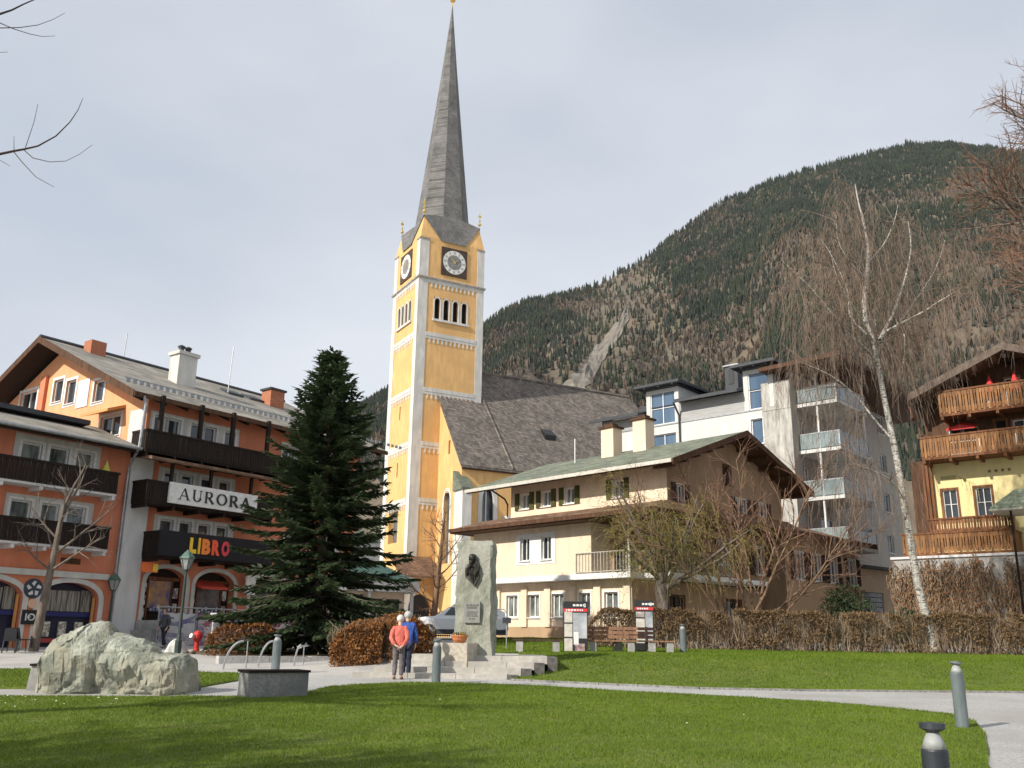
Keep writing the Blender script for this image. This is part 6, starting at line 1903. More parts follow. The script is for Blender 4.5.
# boulder
random.seed(71)
def boulder(name, label, p, prof, depth, mats, seed, res=(150, 80)):
    """a rock lump: profile (x, height) lengthwise, rounded and split into facets"""
    X = [q[0] for q in prof]; Zs = [q[1] for q in prof]
    nu, nv = res
    mb = MB()
    for i in range(nu + 1):
        f = i / nu
        x = X[0] + (X[-1] - X[0]) * (f * f * (3 - 2 * f) * .5 + f * .5)
        top = float(np.interp(x, X, Zs))
        e = min(1, (min(x - X[0], X[-1] - x) / (.10 * (X[-1] - X[0])))) ** .5 if 0 < i < nu else 0.02
        for j in range(nv):
            a = 2 * math.pi * j / nv
            ca, sa = math.cos(a), math.sin(a)
            cy_ = math.copysign(abs(ca) ** .5, ca) * depth / 2 * (.55 + .45 * e) * (1 - .22 * (sa > 0) * sa)
            cz_ = top * .5 + math.copysign(abs(sa) ** .52, sa) * top * .5
            q = Vector((x, cy_, cz_ - .12))
            n1 = noise.fractal((q.x * 1.3 + seed, q.y * 1.3, q.z * 1.3), 1, 2, 4)
            n2 = noise.noise((q.x * 2.4 + seed, q.y * 2.4 + q.z, q.z * 2.4 - q.x))
            n3 = abs(noise.noise((q.x * 1.1 - q.z * 1.4 + seed, q.y * 2, q.z * 1.0 + q.x * .8)))
            k = .085 * n1 + .055 * (1 if n2 > .12 else (-.4 if n2 < -.2 else 0)) - .09 * max(0, .13 - n3) / .13
            mb.v.append((q.x + k * .4 * (1 if f > .5 else -1) * (1 - e), q.y + k * math.copysign(1, ca) * .9 * abs(ca) ** .3, q.z + k * .35 * sa))
    mb.f = [(i * nv + j, (i + 1) * nv + j, (i + 1) * nv + (j + 1) % nv, i * nv + (j + 1) % nv) for i in range(nu) for j in range(nv)]
    mb.f += [tuple(range(nv)), tuple(nu * nv + j for j in range(nv - 1, -1, -1))]
    # split into flat facets: each patch of the surface is pressed towards the plane of its nearest seed
    V = np.array(mb.v); me = bpy.data.meshes.new('t'); me.from_pydata(mb.v, [], mb.f); me.update()
    Nn = np.zeros(len(V) * 3); me.vertices.foreach_get('normal', Nn); Nn = Nn.reshape(-1, 3); bpy.data.meshes.remove(me)
    rr2 = np.random.default_rng(seed)
    for cnt_, kk in ((30, .55), (130, .4)):
        sd = rr2.choice(len(V), min(cnt_, len(V) // 3), replace=False)
        jit = np.array([[noise.noise((a * 1.7, b * 1.7, c * 1.7 + q)) for q in (0, 5, 11)] for a, b, c in V]) * .12
        S = V[sd]; NS = Nn[sd]
        dd = (((V + jit)[:, None, :] - S[None]) ** 2).sum(2)
        i_ = dd.argmin(1)
        off = ((V - S[i_]) * NS[i_]).sum(1)
        V = V - NS[i_] * (np.clip(off, -.25, .25) * kk)[:, None]
    fine = np.array([noise.fractal((a * 5, b * 5, c * 5), 1, 2, 3) for a, b, c in V]) * .018
    V = V + Nn * fine[:, None]
    mb.v = [tuple(q) for q in V]
    o = mb.build(name, mats, loc=p)
    return tag(o, label, 'boulder')
M_rock = noisy('green_boulder_rock', (.11, .12, .09), (.40, .41, .34), 2.0, .9, 10, (1, 1, 1), 1.0, 9, c3=(.29, .27, .20), s3=1.3)
p0 = on_path(120, 694)
Yb = p0.y + .55
bx = [(at(u, 665, Yb).x - p0.x) for u in (48, 52, 56, 66, 82, 94, 103, 111, 123, 136, 147, 158, 178, 191, 194)]
bz = [(at(120, v, Yb).z - p0.z) for v in (675, 650, 634, 630, 622, 614.5, 617, 631, 632, 637, 641, 648, 650, 653, 670)]
boulder('boulder', 'big pale greenish boulder lying on the gravel strip at left', (p0.x, Yb, p0.z), list(zip(bx, bz)), 1.45, M_rock, 4)
p = on_path(177, 652)
boulder('white_stone', 'small white pointed stone behind the right end of the big boulder', (p.x, p.y, p.z), [(-.42, .1), (-.3, .42), (-.08, .62), (.1, .6), (.3, .3), (.42, .08)], .7, noisy('white_rock', (.52, .52, .49), (.68, .68, .65), 4, .9, 8, (1, 1, 1), .5, 20), 9, (16, 14))['label']
# stone seats
p = on_path(272, 698)
T = thing('granite_bench', 'dark-topped granite block seat in front of the left lawn', 'stone seat', (p.x, p.y + .1, p.z), R(33))
mb = MB(); mb.box(-.62, .62, -.3, .42, -.1, .5); mb.build('block', M_granite, T)
mb = MB(); mb.box(-.65, .65, -.33, .45, .503, .55); mb.build('seat', M_darkwood, T)
p = on_path(33, 690.5)
T = thing('granite_bench', 'small granite block seat at the left end of the boulder', 'stone seat', (p.x, p.y + .3, p.z), R(8))
mb = MB(); mb.hexa([(-.2, -.3, -.1), (.22, -.3, -.1), (.22, .5, -.1), (-.2, .5, -.1), (-.14, -.3, .5), (.22, -.3, .5), (.22, .5, .5), (-.14, .5, .5)]); mb.build('block', M_concrete, T)
mb = MB(); mb.box(-.17, .26, -.34, .54, .503, .55); mb.build('seat', M_darkwood, T)

# steps up to the monument
def wp(u, v, z):
    d = ray(u, v); return CO + d * ((z - CAM_H) / d.z)
zb = tz(-1, 25.9)
ST = thing('stone_steps', 'wide pale stone steps leading up to the monument', 'steps', (-1.4, 26.2, zb))
n = 4; rise = (1.16 - .55) / n
yf = [26.3, 26.85, 27.4, 27.95]
for i in range(n):
    z1 = .55 + rise * (i + 1)
    xr = (.0, .38, .76, 1.15)[i]; xl = (-4.2, -3.7, -3.3, -2.9)[i]
    mb = MB()
    xs_ = xl
    while xs_ < xr - .05:           # separate slabs with fine joints
        w = min(random.uniform(1.3, 1.9), xr - xs_)
        if xr - xs_ - w < .5: w = xr - xs_
        mb.box(xs_ + 1.4, xs_ + w - .012 + 1.4, yf[i] - 26.2 + random.uniform(0, .015), (yf[i + 1] - 26.2 + .12) if i < n - 1 else 5.2, -.25 if i == 0 else z1 - rise - .06 - zb, z1 - zb)
        xs_ += w
    mb.build('step', M_step, ST)
mb = MB()
for i in range(n):
    xr = (.0, .38, .76, 1.15)[i]
    mb.box(xr + .003 + 1.4, xr + .28 + 1.4, yf[i] - 26.2, (yf[i + 1] - 26.2 - .003) if i < n - 1 else 4.0, -.3, .55 + rise * (i + 1) - zb - .02)
mb.build('cheek_wall', noisy('dark_cheek', (.07, .065, .06), (.15, .14, .13), 8, .9), ST)

# monument
random.seed(77)
M_stele = noisy('stele_rock', (.16, .17, .13), (.31, .315, .255), 4, .9, 9, (1, 1, .6), .6, 16, c3=(.36, .355, .31), s3=.8)
sy = 28.6
zpl = 1.16
pl = at(457, 660, sy); pr_ = at(499, 660, sy)
mx_ = (at(456, 600, sy).x + at(496, 600, sy).x) / 2
wS = at(493.5, 600, sy).x - at(456, 600, sy).x
ztop = at(478, 542, sy).z
MN = thing('monument', 'upright rough stone monument with bronze bust relief and plaque', 'monument', (mx_, sy, zpl), R(-14))
hS = ztop - zpl
mb = MB()
nu, nv = 26, 60
dS = .62
ring_n = 2 * (nu + 12)
def stele_pt(s, t):       # s around 0..1, t height 0..1
    per = 2 * (wS + dS); q = s * per
    if q < wS: x, y, f = -wS / 2 + q, -dS / 2, 0
    elif q < wS + dS: x, y, f = wS / 2, -dS / 2 + (q - wS), 1
    elif q < 2 * wS + dS: x, y, f = wS / 2 - (q - wS - dS), dS / 2, 2
    else: x, y, f = -wS / 2, dS / 2 - (q - 2 * wS - dS), 3
    z = -.1 + (hS + .1) * t
    tap = 1 - .09 * t
    x *= tap; y *= 1 - .05 * t
    k = .05 * noise.fractal((x * 2 + f * 7, y * 2, z * 1.6), 1, 2, 4) + (.035 * (noise.noise((z * 1.1, f * 3 + y * 3, 1)) > .05) if f in (1, 3) else 0)
    if f in (0, 2): y += k * .7 * (1 if f == 2 else -1); x += .03 * noise.noise((z * 3, x, 2))
    else: x += k * 1.3 * (1 if f == 1 else -1)
    e = max(0, t - .955) / .045
    x *= 1 - .07 * e * e; y *= 1 - .1 * e * e
    z += .05 * noise.noise((x * 2.3, y, 8)) * t
    return (x, y, z)
for j in range(nv + 1):
    for i in range(ring_n): mb.v.append(stele_pt(i / ring_n, j / nv))
mb.f = [(j * ring_n + i, j * ring_n + (i + 1) % ring_n, (j + 1) * ring_n + (i + 1) % ring_n, (j + 1) * ring_n + i) for j in range(nv) for i in range(ring_n)]
mb.f.append(tuple(nv * ring_n + i for i in range(ring_n)))
mb.build('stele', M_stele, MN)
M_bronze = noisy('bronze', (.022, .022, .018), (.065, .06, .05), 6, .45, 6, (1, 1, 1), .3, 20, metal=.4)
mb = MB()            # bust relief: ragged cloak, shoulders, head in profile-like turn
zc = hS - .92; yF = -dS / 2 + .0
out = [(-.24, -.20), (-.26, .02), (-.20, .22), (-.10, .33), (-.08, .42), (-.10, .55), (-.02, .63), (.08, .60), (.12, .50), (.16, .36), (.25, .20), (.22, -.02), (.26, -.2), (.18, -.34), (.10, -.52), (.0, -.42), (-.12, -.30)]
mb.prism([(x * 1.05, zc + z) for x, z in out], yF - .10, yF + .06)
mb.ball((-.02, yF - .12, zc + .47), .125, 14, 10, sc=(.9, .95, 1.25))
mb.ball((-.05, yF - .23, zc + .44), .035, 8, 6, sc=(.8, 1.2, 1.4)); mb.ball((-.03, yF - .18, zc + .34), .07, 10, 7, sc=(1, .8, 1.2))
mb.ball((.0, yF - .08, zc + .56), .12, 12, 8, sc=(1.1, .8, .6))
mb.tube([(-.2, yF - .1, zc - .1), (-.17, yF - .16, zc + .12), (-.05, yF - .15, zc + .24), (.1, yF - .14, zc + .22), (.2, yF - .12, zc + .08), (.12, yF - .15, zc - .1), (-.05, yF - .17, zc - .06)], [.06, .08, .09, .09, .08, .06, .04], 8)
for a in ((-.12, .1, .02, -.3), (.0, .12, .05, -.38), (.1, .1, .12, -.28)): mb.tube([(a[0], yF - .13, zc + a[1]), (a[2], yF - .12, zc + a[3])], [.05, .03], 6)
mb.v = [(x * .82 - .03, yF + (y - yF) * .9, zc + (z - zc) * .84) for x, y, z in mb.v]
mb.build('bust_relief', M_bronze, MN)
mb = MB(); mb.box(-.24, .24, yF - .09, yF + .03, .92, 1.52); pq = mb.build('plaque', noisy('plaque_metal', (.16, .165, .15), (.24, .245, .225), 8, .6), MN)
mb = MB()
for r_, (z, wds) in enumerate(((1.0, (.07, .09, .06, .08)), (.93, (.06, .1, .08)), (.82, (.05, .07, .09, .05)), (.76, (.09, .06, .1)), (.70, (.06, .05, .08, .07)), (.62, (.07, .09)))):
    tot = sum(wds) + .025 * (len(wds) - 1); x = -tot / 2
    for w in wds:
        mb.box(x, x + w, yF - .1, yF - .091, z + .4, z + .4 + (.05 if r_ < 2 else .03)); x += w + .025
mb.build('lettering', newmat('inscription', (.10, .10, .09), .6)[0], pq)
# plinth with its flower bowl
py = 27.5
a = at(438, 664, py); b = at(470, 664, py)
PLN = thing('stone_plinth', 'low square stone plinth carrying a flower bowl before the monument', 'plinth', ((a.x + b.x) / 2 + .02, py + .45, .9), R(-17))
hP = at(455, 643, py).z - .9
mb = MB(); mb.box(-.5, .5, -.45, .55, -.25, hP); mb.build('block', noisy('plinth_stone', (.33, .29, .23), (.52, .47, .39), 9, .9, 8, (1, 1, 1), .25, 40), PLN)
fp_ = Vector((PLN.location.x + .1, PLN.location.y - .1, .9 + hP))
FB = thing('flower_bowl', 'terracotta bowl of yellow flowers standing on the plinth', 'flower pot', fp_)
mb = MB(); mb.lathe([(.13, .003), (.2, .08), (.23, .17), (.25, .18), (.25, .22), (.2, .22), (.19, .17)], 18); mb.build('bowl', noisy('terracotta', (.40, .13, .05), (.55, .21, .09), 7, .85), FB)
mb = MB()
for i in range(160):
    c = Vector((random.uniform(-.19, .19), random.uniform(-.19, .19), .2 + random.uniform(0, .09))); a_ = rv(1).normalized() * .03; b_ = rv(1).normalized() * .02
    mb.add([tuple(c - a_), tuple(c + b_), tuple(c + a_), tuple(c - b_)], [(0, 1, 2, 3)], random.choice([0, 0, 1]))
mb.build('flowers', [M_hedgegreen, newmat('yellow_petal', (.75, .5, .05), .7)[0]], FB)

# information boards
M_photo = noisy('printed_photo', (.15, .16, .18), (.42, .44, .47), 2.0, .45, 5, (1, 1, 1.4), c3=(.60, .61, .63), s3=1.0)
M_print = noisy('printed_page', (.42, .38, .33), (.60, .56, .50), 5, .5, 4)
M_boardframe = newmat('board_frame', (.02, .02, .022), .45)[0]
M_red = newmat('red_strip', (.60, .03, .035), .5)[0]
def board(label, u0, u1, vb, vt, Y, yaw, variant):
    p = at((u0 + u1) / 2, vb, Y); z0 = tz(p.x, Y)
    if p.z < z0 + .3: p.z = z0
    w = (at(u1, vb, Y).x - at(u0, vb, Y).x) / 2; h = at((u0 + u1) / 2, vt, Y).z - p.z
    T = thing('info_board', label, 'information board', (p.x, p.y, p.z), yaw, 'tall information boards by the benches')
    mb = MB(); mb.box(-w, w, -.05, .05, -.2, h); mb.build('panel', M_boardframe, T)
    mb = MB(); mb.box(-w + .01, w - .01, -.062, -.052, h - .36, h - .25); st = mb.build('red_strip', M_red, T)
    mb = MB()
    x = -w + .1
    for k in range(9):
        l = w * random.uniform(.10, .2)
        if x + l > w - .15: break
        mb.box(x, x + l, -.068, -.063, h - .335, h - .275); x += l + .03
    for k in range(4): mb.box(-w * .2 + k * .12, -w * .2 + k * .12 + .09, -.058, -.052, h - .17, h - .1)
    mb.box(w - .14, w - .07, -.058, -.052, h - .2, h - .08)
    mb.build('caption', M_white, st)
    if variant:
        mb = MB()
        for k in range(3): mb.box(-w + .04, -w * .25, -.06, -.052, .05 + k * .5, .5 + k * .5 + (.0 if k < 2 else .02))
        mb.build('text_page', M_print, T)
        mb = MB(); mb.box(-w * .2, w - .03, -.06, -.052, .5, h - .4); mb.build('photo', M_photo, T)
        mb = MB(); mb.box(-w * .15, w * .25, -.066, -.061, .28, .72); mb.build('white_page', M_white, T)
        mb = MB(); mb.box(-w * .05, w * .75, -.06, -.052, .06, .32); mb.build('detail_photo', noisy('rosy_photo', (.15, .08, .09), (.5, .36, .36), 7, .5, 3), T)
    else:
        mb = MB(); mb.box(-w + .05, w * .05, -.06, -.052, .75, 1.25); mb.box(-w + .05, w * .05, -.06, -.052, .35, .6); mb.build('text_page', M_print, T)
        mb = MB(); mb.box(w * .12, w - .04, -.06, -.052, .1, h - .42); mb.build('photo', M_photo, T)
        mb = MB(); mb.box(-w + .05, w * .05, -.06, -.052, 1.3, h - .42); mb.build('portrait', noisy('portrait', (.06, .05, .05), (.5, .44, .4), 4, .5, 3), T)
    return T
board('wider information board with grey photo left of the benches', 563.3, 588, 655, 601.5, 34.5, R(-6), True)
board('narrower information board standing behind the slatted bench', 635.5, 654.5, 655, 600.5, 36.5, R(-8), False)

# benches
M_benchwood = wood('bench_wood', (.24, .13, .08))
M_benchdark = wood('bench_wood_dark', (.07, .04, .03))
def table_bench(label, u, v, Y, w, yaw, back, h=.46, dark=False):
    p = at(u, v, Y); z0 = tz(p.x, Y)
    T = thing('park_bench', label, 'bench', (p.x, Y, z0), yaw, 'concrete footed benches')
    for s in (-1, 1):
        mb = MB(); mb.box(s * w * .36 - .12, s * w * .36 + .12, -.2, .2, -.1, h - .06); mb.build('leg', M_concrete, T)
    mb = MB()
    for k in range(3): mb.box(-w / 2, w / 2, -.24 + k * .165, -.09 + k * .165, h - .057, h); 
    mb.build('seat', M_benchdark if dark else M_benchwood, T)
    if back:
        for s in (-1, 1):
            mb = MB(); mb.hexa([(s * w * .36 - .03, .22, -.05), (s * w * .36 + .03, .22, -.05), (s * w * .36 + .03, .27, -.05), (s * w * .36 - .03, .27, -.05), (s * w * .36 - .03, .32, .95), (s * w * .36 + .03, .32, .95), (s * w * .36 + .03, .37, .95), (s * w * .36 - .03, .37, .95)]); mb.build('back_support', M_darkmetal, T)
        mb = MB()
        for k in range(3): mb.box(-w / 2, w / 2, .25 + k * .022, .28 + k * .022, .52 + k * .15, .63 + k * .15)
        mb.build('backrest', M_benchdark if dark else M_benchwood, T)
    return T
table_bench('backless dark bench with two concrete legs left of the info board', 538, 654, 33.5, 1.75, R(-4), False, dark=True)
table_bench('slatted bench with backrest directly right of the wider info board', 612, 655, 34.8, 1.9, R(-5), True)
table_bench('dark slatted bench with backrest in front of the narrower info board', 634, 655, 35.4, 1.7, R(10), True, dark=True)
table_bench('short backless bench at the right end of the bench group', 661, 655, 35.2, .9, R(-4), False)
# signpost between stele and house
p = at(506.5, 640, 36); z0 = tz(p.x, 36)
T = thing('sign_post', 'thin post with a small dark box sign right of the monument', 'sign post', (p.x, 36, z0))
mb = MB(); mb.tube([(0, 0, -.1), (0, 0, 1.35)], .025, 6); mb.tube([(0, 0, 1.35), (-.1, 0, 1.5), (-.45, 0, 1.52), (-.55, 0, 1.4)], .02, 5); mb.build('pole', M_metal, T)
mb = MB(); mb.box(-.16, .16, -.08, .0, 1.0, 1.2); mb.build('box_sign', M_darkmetal, T)

# bicycle stands: curved steel hoop and straight post, low kerb wall behind them
c0 = on_path(224, 668)
for i, (u, v, ut, vt, lab) in enumerate(((223, 669, 243, 641, 'leftmost curved steel bicycle stand before the spruce'), (258, 667, 273, 641, 'curved steel bicycle stand partly behind the grey bollard'), (294, 666, 301, 645, 'rightmost curved steel bicycle stand under the spruce'))):
    p = on_path(u, v)
    T = thing('bicycle_stand', lab, 'bicycle stand', p, R(14), 'curved steel bicycle stands')
    w = (at(ut, vt, p.y).x - p.x); h = at(ut, vt, p.y).z - p.z
    mb = MB(); mb.tube([(w * (1 - math.cos(t * math.pi / 2)), 0, -.1 + (h + .1) * math.sin(t * math.pi / 2)) for t in [k / 12 for k in range(13)]], .03, 7); mb.build('hoop', noisy('steel', (.42, .42, .42), (.6, .6, .6), 4, .3, metal=.8), T)
    mb = MB(); mb.tube([(w + .12, .5, -.1), (w + .12, .5, h)], .022, 6); mb.build('post', M_metal, T)
k0 = on_path(222, 664); k1 = on_path(338, 662)
T = thing('kerb_wall', 'low pale stone edging under the spruce', 'edging', k0, math.atan2(k1.y - k0.y, k1.x - k0.x))
mb = MB(); l = math.dist(k0[:2], k1[:2])
x = 0
while x < l:
    w = random.uniform(.7, 1.0); mb.box(x, min(x + w - .015, l), .4, .75, -.1, .24 + random.uniform(-.01, .01)); x += w
mb.build('stones', M_kerb, T)
sb2 = MB(); n = 40
ctr = Vector((SPR.location.x, SPR.location.y))
pl_ = [(ctr.x + 4.6 * math.cos(t * 6.283 / n) * (1 + .1 * math.sin(t)), ctr.y + .3 + 3.4 * math.sin(t * 6.283 / n)) for t in range(n)]
sheet('spruce_bed', pl_, .06, 1.0, M_earth, .1, .1)

# street lamps
M_lampgreen = noisy('lamp_green', (.02, .035, .03), (.04, .06, .05), 5, .5)
M_lanternroof = noisy('lantern_roof', (.05, .11, .08), (.10, .17, .13), 5, .5)
def lamp(label, ub, vb, ut, vt, Y=None):
    p = on_path(ub, vb)
    if Y: p = at(ub, vb, Y); p.z = tz(p.x, Y)
    h = at(ut, vt, p.y).z - p.z
    T = thing('street_lamp', label, 'street lamp', p, 0, 'green lantern street lamps')
    mb = MB(); mb.lathe([(.13, -.1), (.13, .5), (.10, .55), (.065, .75), (.05, h - 1.0), (.05, h - .82), (.12, h - .80), (.12, h - .76)], 10); mb.build('post', M_lampgreen, T)
    mb = MB(); mb.lathe([(.13, h - .757), (.27, h - .34)], 6); ln = mb.build('lantern', M_opal, T)
    mb = MB(); mb.lathe([(.33, h - .337), (.30, h - .28), (.12, h - .08), (.06, h - .04), (.05, h)], 6); mb.build('lantern_roof', M_lanternroof, ln)
    mb = MB()
    for k in range(6):
        a = 6.283 * k / 6; mb.tube([(.135 * math.cos(a), .135 * math.sin(a), h - .757), (.28 * math.cos(a), .28 * math.sin(a), h - .34)], .014, 4)
    mb.build('lantern_frame', M_lampgreen, ln)
lamp('tall green lantern lamp before the shop arches', 177, 656, 188.5, 550, 37.5)
lamp('green lantern lamp at the corner between the two orange houses', 106, 646, 112.5, 573)

# hydrant
p = on_path(196, 652)
T = thing('fire_hydrant', 'red hydrant beside the small reddish hedge', 'hydrant', p)
mb = MB(); mb.lathe([(.13, -.1), (.13, .1), (.1, .14), (.1, .4), (.15, .44), (.2, .55), (.2, .68), (.13, .8), (.04, .85)], 14); mb.build('body', newmat('hydrant_red', (.5, .03, .025), .45)[0], T)
mb = MB(); mb.lathe([(.07, 0), (.07, .12), (.1, .12), (.1, .17)], 10); o = mb.build('outlet', newmat('hydrant_white', (.7, .68, .66), .5)[0], T, loc=(-.1, -.12, .6)); o.rotation_euler = (1.3, 0, -.6)
p = on_path(199, 652)
T = thing('parking_sign', 'thin white pole with a small square sign behind the hydrant', 'sign post', (p.x, p.y + 1.5, tz(p.x, p.y + 1.5)))
mb = MB(); mb.tube([(0, 0, -.1), (0, 0, 1.5)], .035, 6); mb.build('pole', M_white, T)
mb = MB(); mb.box(-.14, .14, -.05, -.03, 1.3, 1.55); mb.build('sign_plate', M_white, T)

# cafe chairs before the restaurant
CHP = on_path(8, 653)
CHR = thing('cafe_chair', 'x', 'chair', CHP, R(30), 'dark cafe chairs before the left arch')
M_chair = newmat('chair_black', (.02, .02, .022), .6)[0]
mb = MB(); mb.box(-.22, .22, -.22, .22, .43, .47); mb.build('seat', M_chair, CHR)
mb = MB(); mb.hexa([(-.22, .2, .47), (.22, .2, .47), (.22, .24, .47), (-.22, .24, .47), (-.2, .3, .9), (.2, .3, .9), (.2, .33, .9), (-.2, .33, .9)]); mb.build('backrest', M_chair, CHR)
for sx in (-1, 1):
    for sy_ in (-1, 1):
        mb = MB(); mb.tube([(sx * .2, sy_ * .2, .43), (sx * .22, sy_ * .23, 0)], .018, 5); mb.build('leg', M_chair, CHR)
labs = ['black cafe chair nearest the left picture edge before the arch', 'black cafe chair beside the left restaurant arch, next to its neighbour at the edge', 'black cafe chair close to the trunk of the left bare tree']
CHR['label'] = labs[0]
for i, (u, v, rz) in enumerate(((16, 652, 70), (24, 651.5, 110))):
    copy_thing(CHR, on_path(u, v), R(rz), labs[i + 1])

# white estate car behind the hedge
cp = at(411, 642, 45.5); cz = tz(cp.x + 2, 45.5)
CAR = thing('white_car', 'white estate car parked behind the hedge and monument', 'car', (cp.x + 2.3, 45.5, cz), R(3))
L2, Wc = 2.3, .9
M_carpaint = newmat('car_white', (.72, .73, .74), .25)[0]
M_carpaint.node_tree.nodes['Principled BSDF'].inputs['Coat Weight'].default_value = .5
def loft(mb, secs):       # secs: list of (x, [ (half width, z) ...]) cross sections
    k = len(secs[0][1])
    for x, pr in secs:
        for y, z in pr: mb.v.append((x, -y, z))
        for y, z in reversed(pr): mb.v.append((x, y, z))
    m = 2 * k
    for i in range(len(secs) - 1):
        for j in range(m):
            j2 = (j + 1) % m
            mb.f.append((i * m + j, (i + 1) * m + j, (i + 1) * m + j2, i * m + j2)); mb.mi.append(0)
    mb.f.append(tuple(range(m))); mb.mi.append(0); mb.f.append(tuple((len(secs) - 1) * m + j for j in range(m - 1, -1, -1))); mb.mi.append(0)
def cs(w, z0, zb, zs=None): return [(w * .9, z0), (w, z0 + .12), (w, zb - .12), (w * .93, zb)]
mb = MB()
loft(mb, [(-2.3, cs(.72, .42, .78)), (-2.2, cs(.84, .32, .88)), (-1.6, cs(.9, .28, .98)), (-1.1, cs(.9, .28, 1.02)), (0, cs(.91, .28, 1.02)), (1.3, cs(.91, .28, 1.03)), (2.0, cs(.88, .32, 1.05)), (2.25, cs(.82, .42, 1.0))])
body = mb.build('body', M_carpaint, CAR, smooth=False)
mb = MB()
loft(mb, [(-1.15, [(.84, 1.0), (.83, 1.02), (.8, 1.03), (.72, 1.04)]), (-.45, [(.84, 1.0), (.8, 1.2), (.72, 1.44), (.6, 1.47)]), (.5, [(.84, 1.0), (.8, 1.2), (.72, 1.5), (.6, 1.54)]), (1.5, [(.84, 1.0), (.8, 1.2), (.71, 1.47), (.58, 1.5)]), (2.1, [(.8, 1.02), (.76, 1.1), (.7, 1.2), (.6, 1.22)])])
mb.build('cabin', M_carpaint, body)
for x0, x1 in ((-.75, .2), (.28, 1.15), (1.22, 1.75)):
    mb = MB(); k = .3 if x0 < -.5 else 0; k2 = -.25 if x1 > 1.5 else 0
    for s in (-1, 1):
        mb.add([(x0, s * .848, 1.06), (x1, s * .848, 1.06), (x1 + k2, s * .742, 1.42), (x0 + k, s * .742, 1.42)], [(0, 1, 2, 3)])
    mb.build('side_window', M_glass, CAR)
mb = MB(); mb.add([(-1.12, -.72, 1.06), (-1.12, .72, 1.06), (-.5, .6, 1.46), (-.5, -.6, 1.46)], [(0, 1, 2, 3)]); mb.build('windscreen', M_glassblue, CAR)
mb = MB(); mb.box(-2.25, 2.2, -.925, .925, .2, .42); mb.build('sill_trim', M_darkmetal, CAR)
for x in (-1.45, 1.4):
    for s in (-1, 1):
        mb = MB(); mb.lathe([(.2, -.1), (.31, -.1), (.33, -.06), (.33, .06), (.31, .1), (.2, .1)], 20); w = mb.build('wheel', newmat('tyre', (.02, .02, .02), .8)[0], CAR, loc=(x, s * .86, .33)); w.rotation_euler = (math.pi / 2, 0, 0)
        mb = MB(); mb.lathe([(.05, -.12), (.2, -.11), (.2, .11), (.05, .12)], 10); mb.build('rim', M_metal, w)
for s in (-1, 1):
    mb = MB(); mb.box(2.15, 2.28, s * .78 - .1, s * .78 + .1, .75, 1.0); mb.build('tail_light', M_red, CAR)
    mb = MB(); mb.box(-2.28, -2.05, s * .66 - .15, s * .66 + .15, .66, .82); mb.build('headlight', M_opal, CAR)

# ------------------------------------------------------------------ people
def skin(name, J, B, mat, parent, lev=1):
    names = list(J)
    me = bpy.data.meshes.new(name)
    me.from_pydata([J[n][:3] for n in names], [(names.index(a), names.index(b)) for a, b in B], [])
    o = bpy.data.objects.new(name, me); COL.objects.link(o)
    md = o.modifiers.new('skin', 'SKIN'); md.use_smooth_shade = True
    for i, n in enumerate(names):
        r = J[n][3]
        me.skin_vertices[0].data[i].radius = r if hasattr(r, '__len__') else (r, r)
        me.skin_vertices[0].data[i].use_root = (i == 0)
    sb_ = o.modifiers.new('sub', 'SUBSURF'); sb_.levels = lev; sb_.render_levels = lev
    bpy.context.view_layer.update()
    dg = bpy.context.evaluated_depsgraph_get()
    m2 = bpy.data.meshes.new_from_object(o.evaluated_get(dg))
    o.modifiers.clear(); o.data = m2; m2.name = name
    m2.materials.clear(); m2.materials.append(mat)
    m2.polygons.foreach_set('use_smooth', [True] * len(m2.polygons))
    if parent is not None: o.parent = parent
    return o
def creases(o, amp):      # folds pressed into the cloth
    me = o.data; n = len(me.vertices)
    c = np.zeros(n * 3); me.vertices.foreach_get('co', c); c = c.reshape(-1, 3)
    nn = np.zeros(n * 3); me.vertices.foreach_get('normal', nn); nn = nn.reshape(-1, 3)
    k = np.array([noise.fractal((p[0] * 9 + 3, p[1] * 9, p[2] * 14 + p[0] * 6), 1, 2, 3) for p in c]) * amp
    me.vertices.foreach_set('co', (c + nn * k[:, None]).ravel()); me.update()
    return o
M_skin = noisy('skin', (.50, .30, .22), (.60, .38, .28), 8, .6)
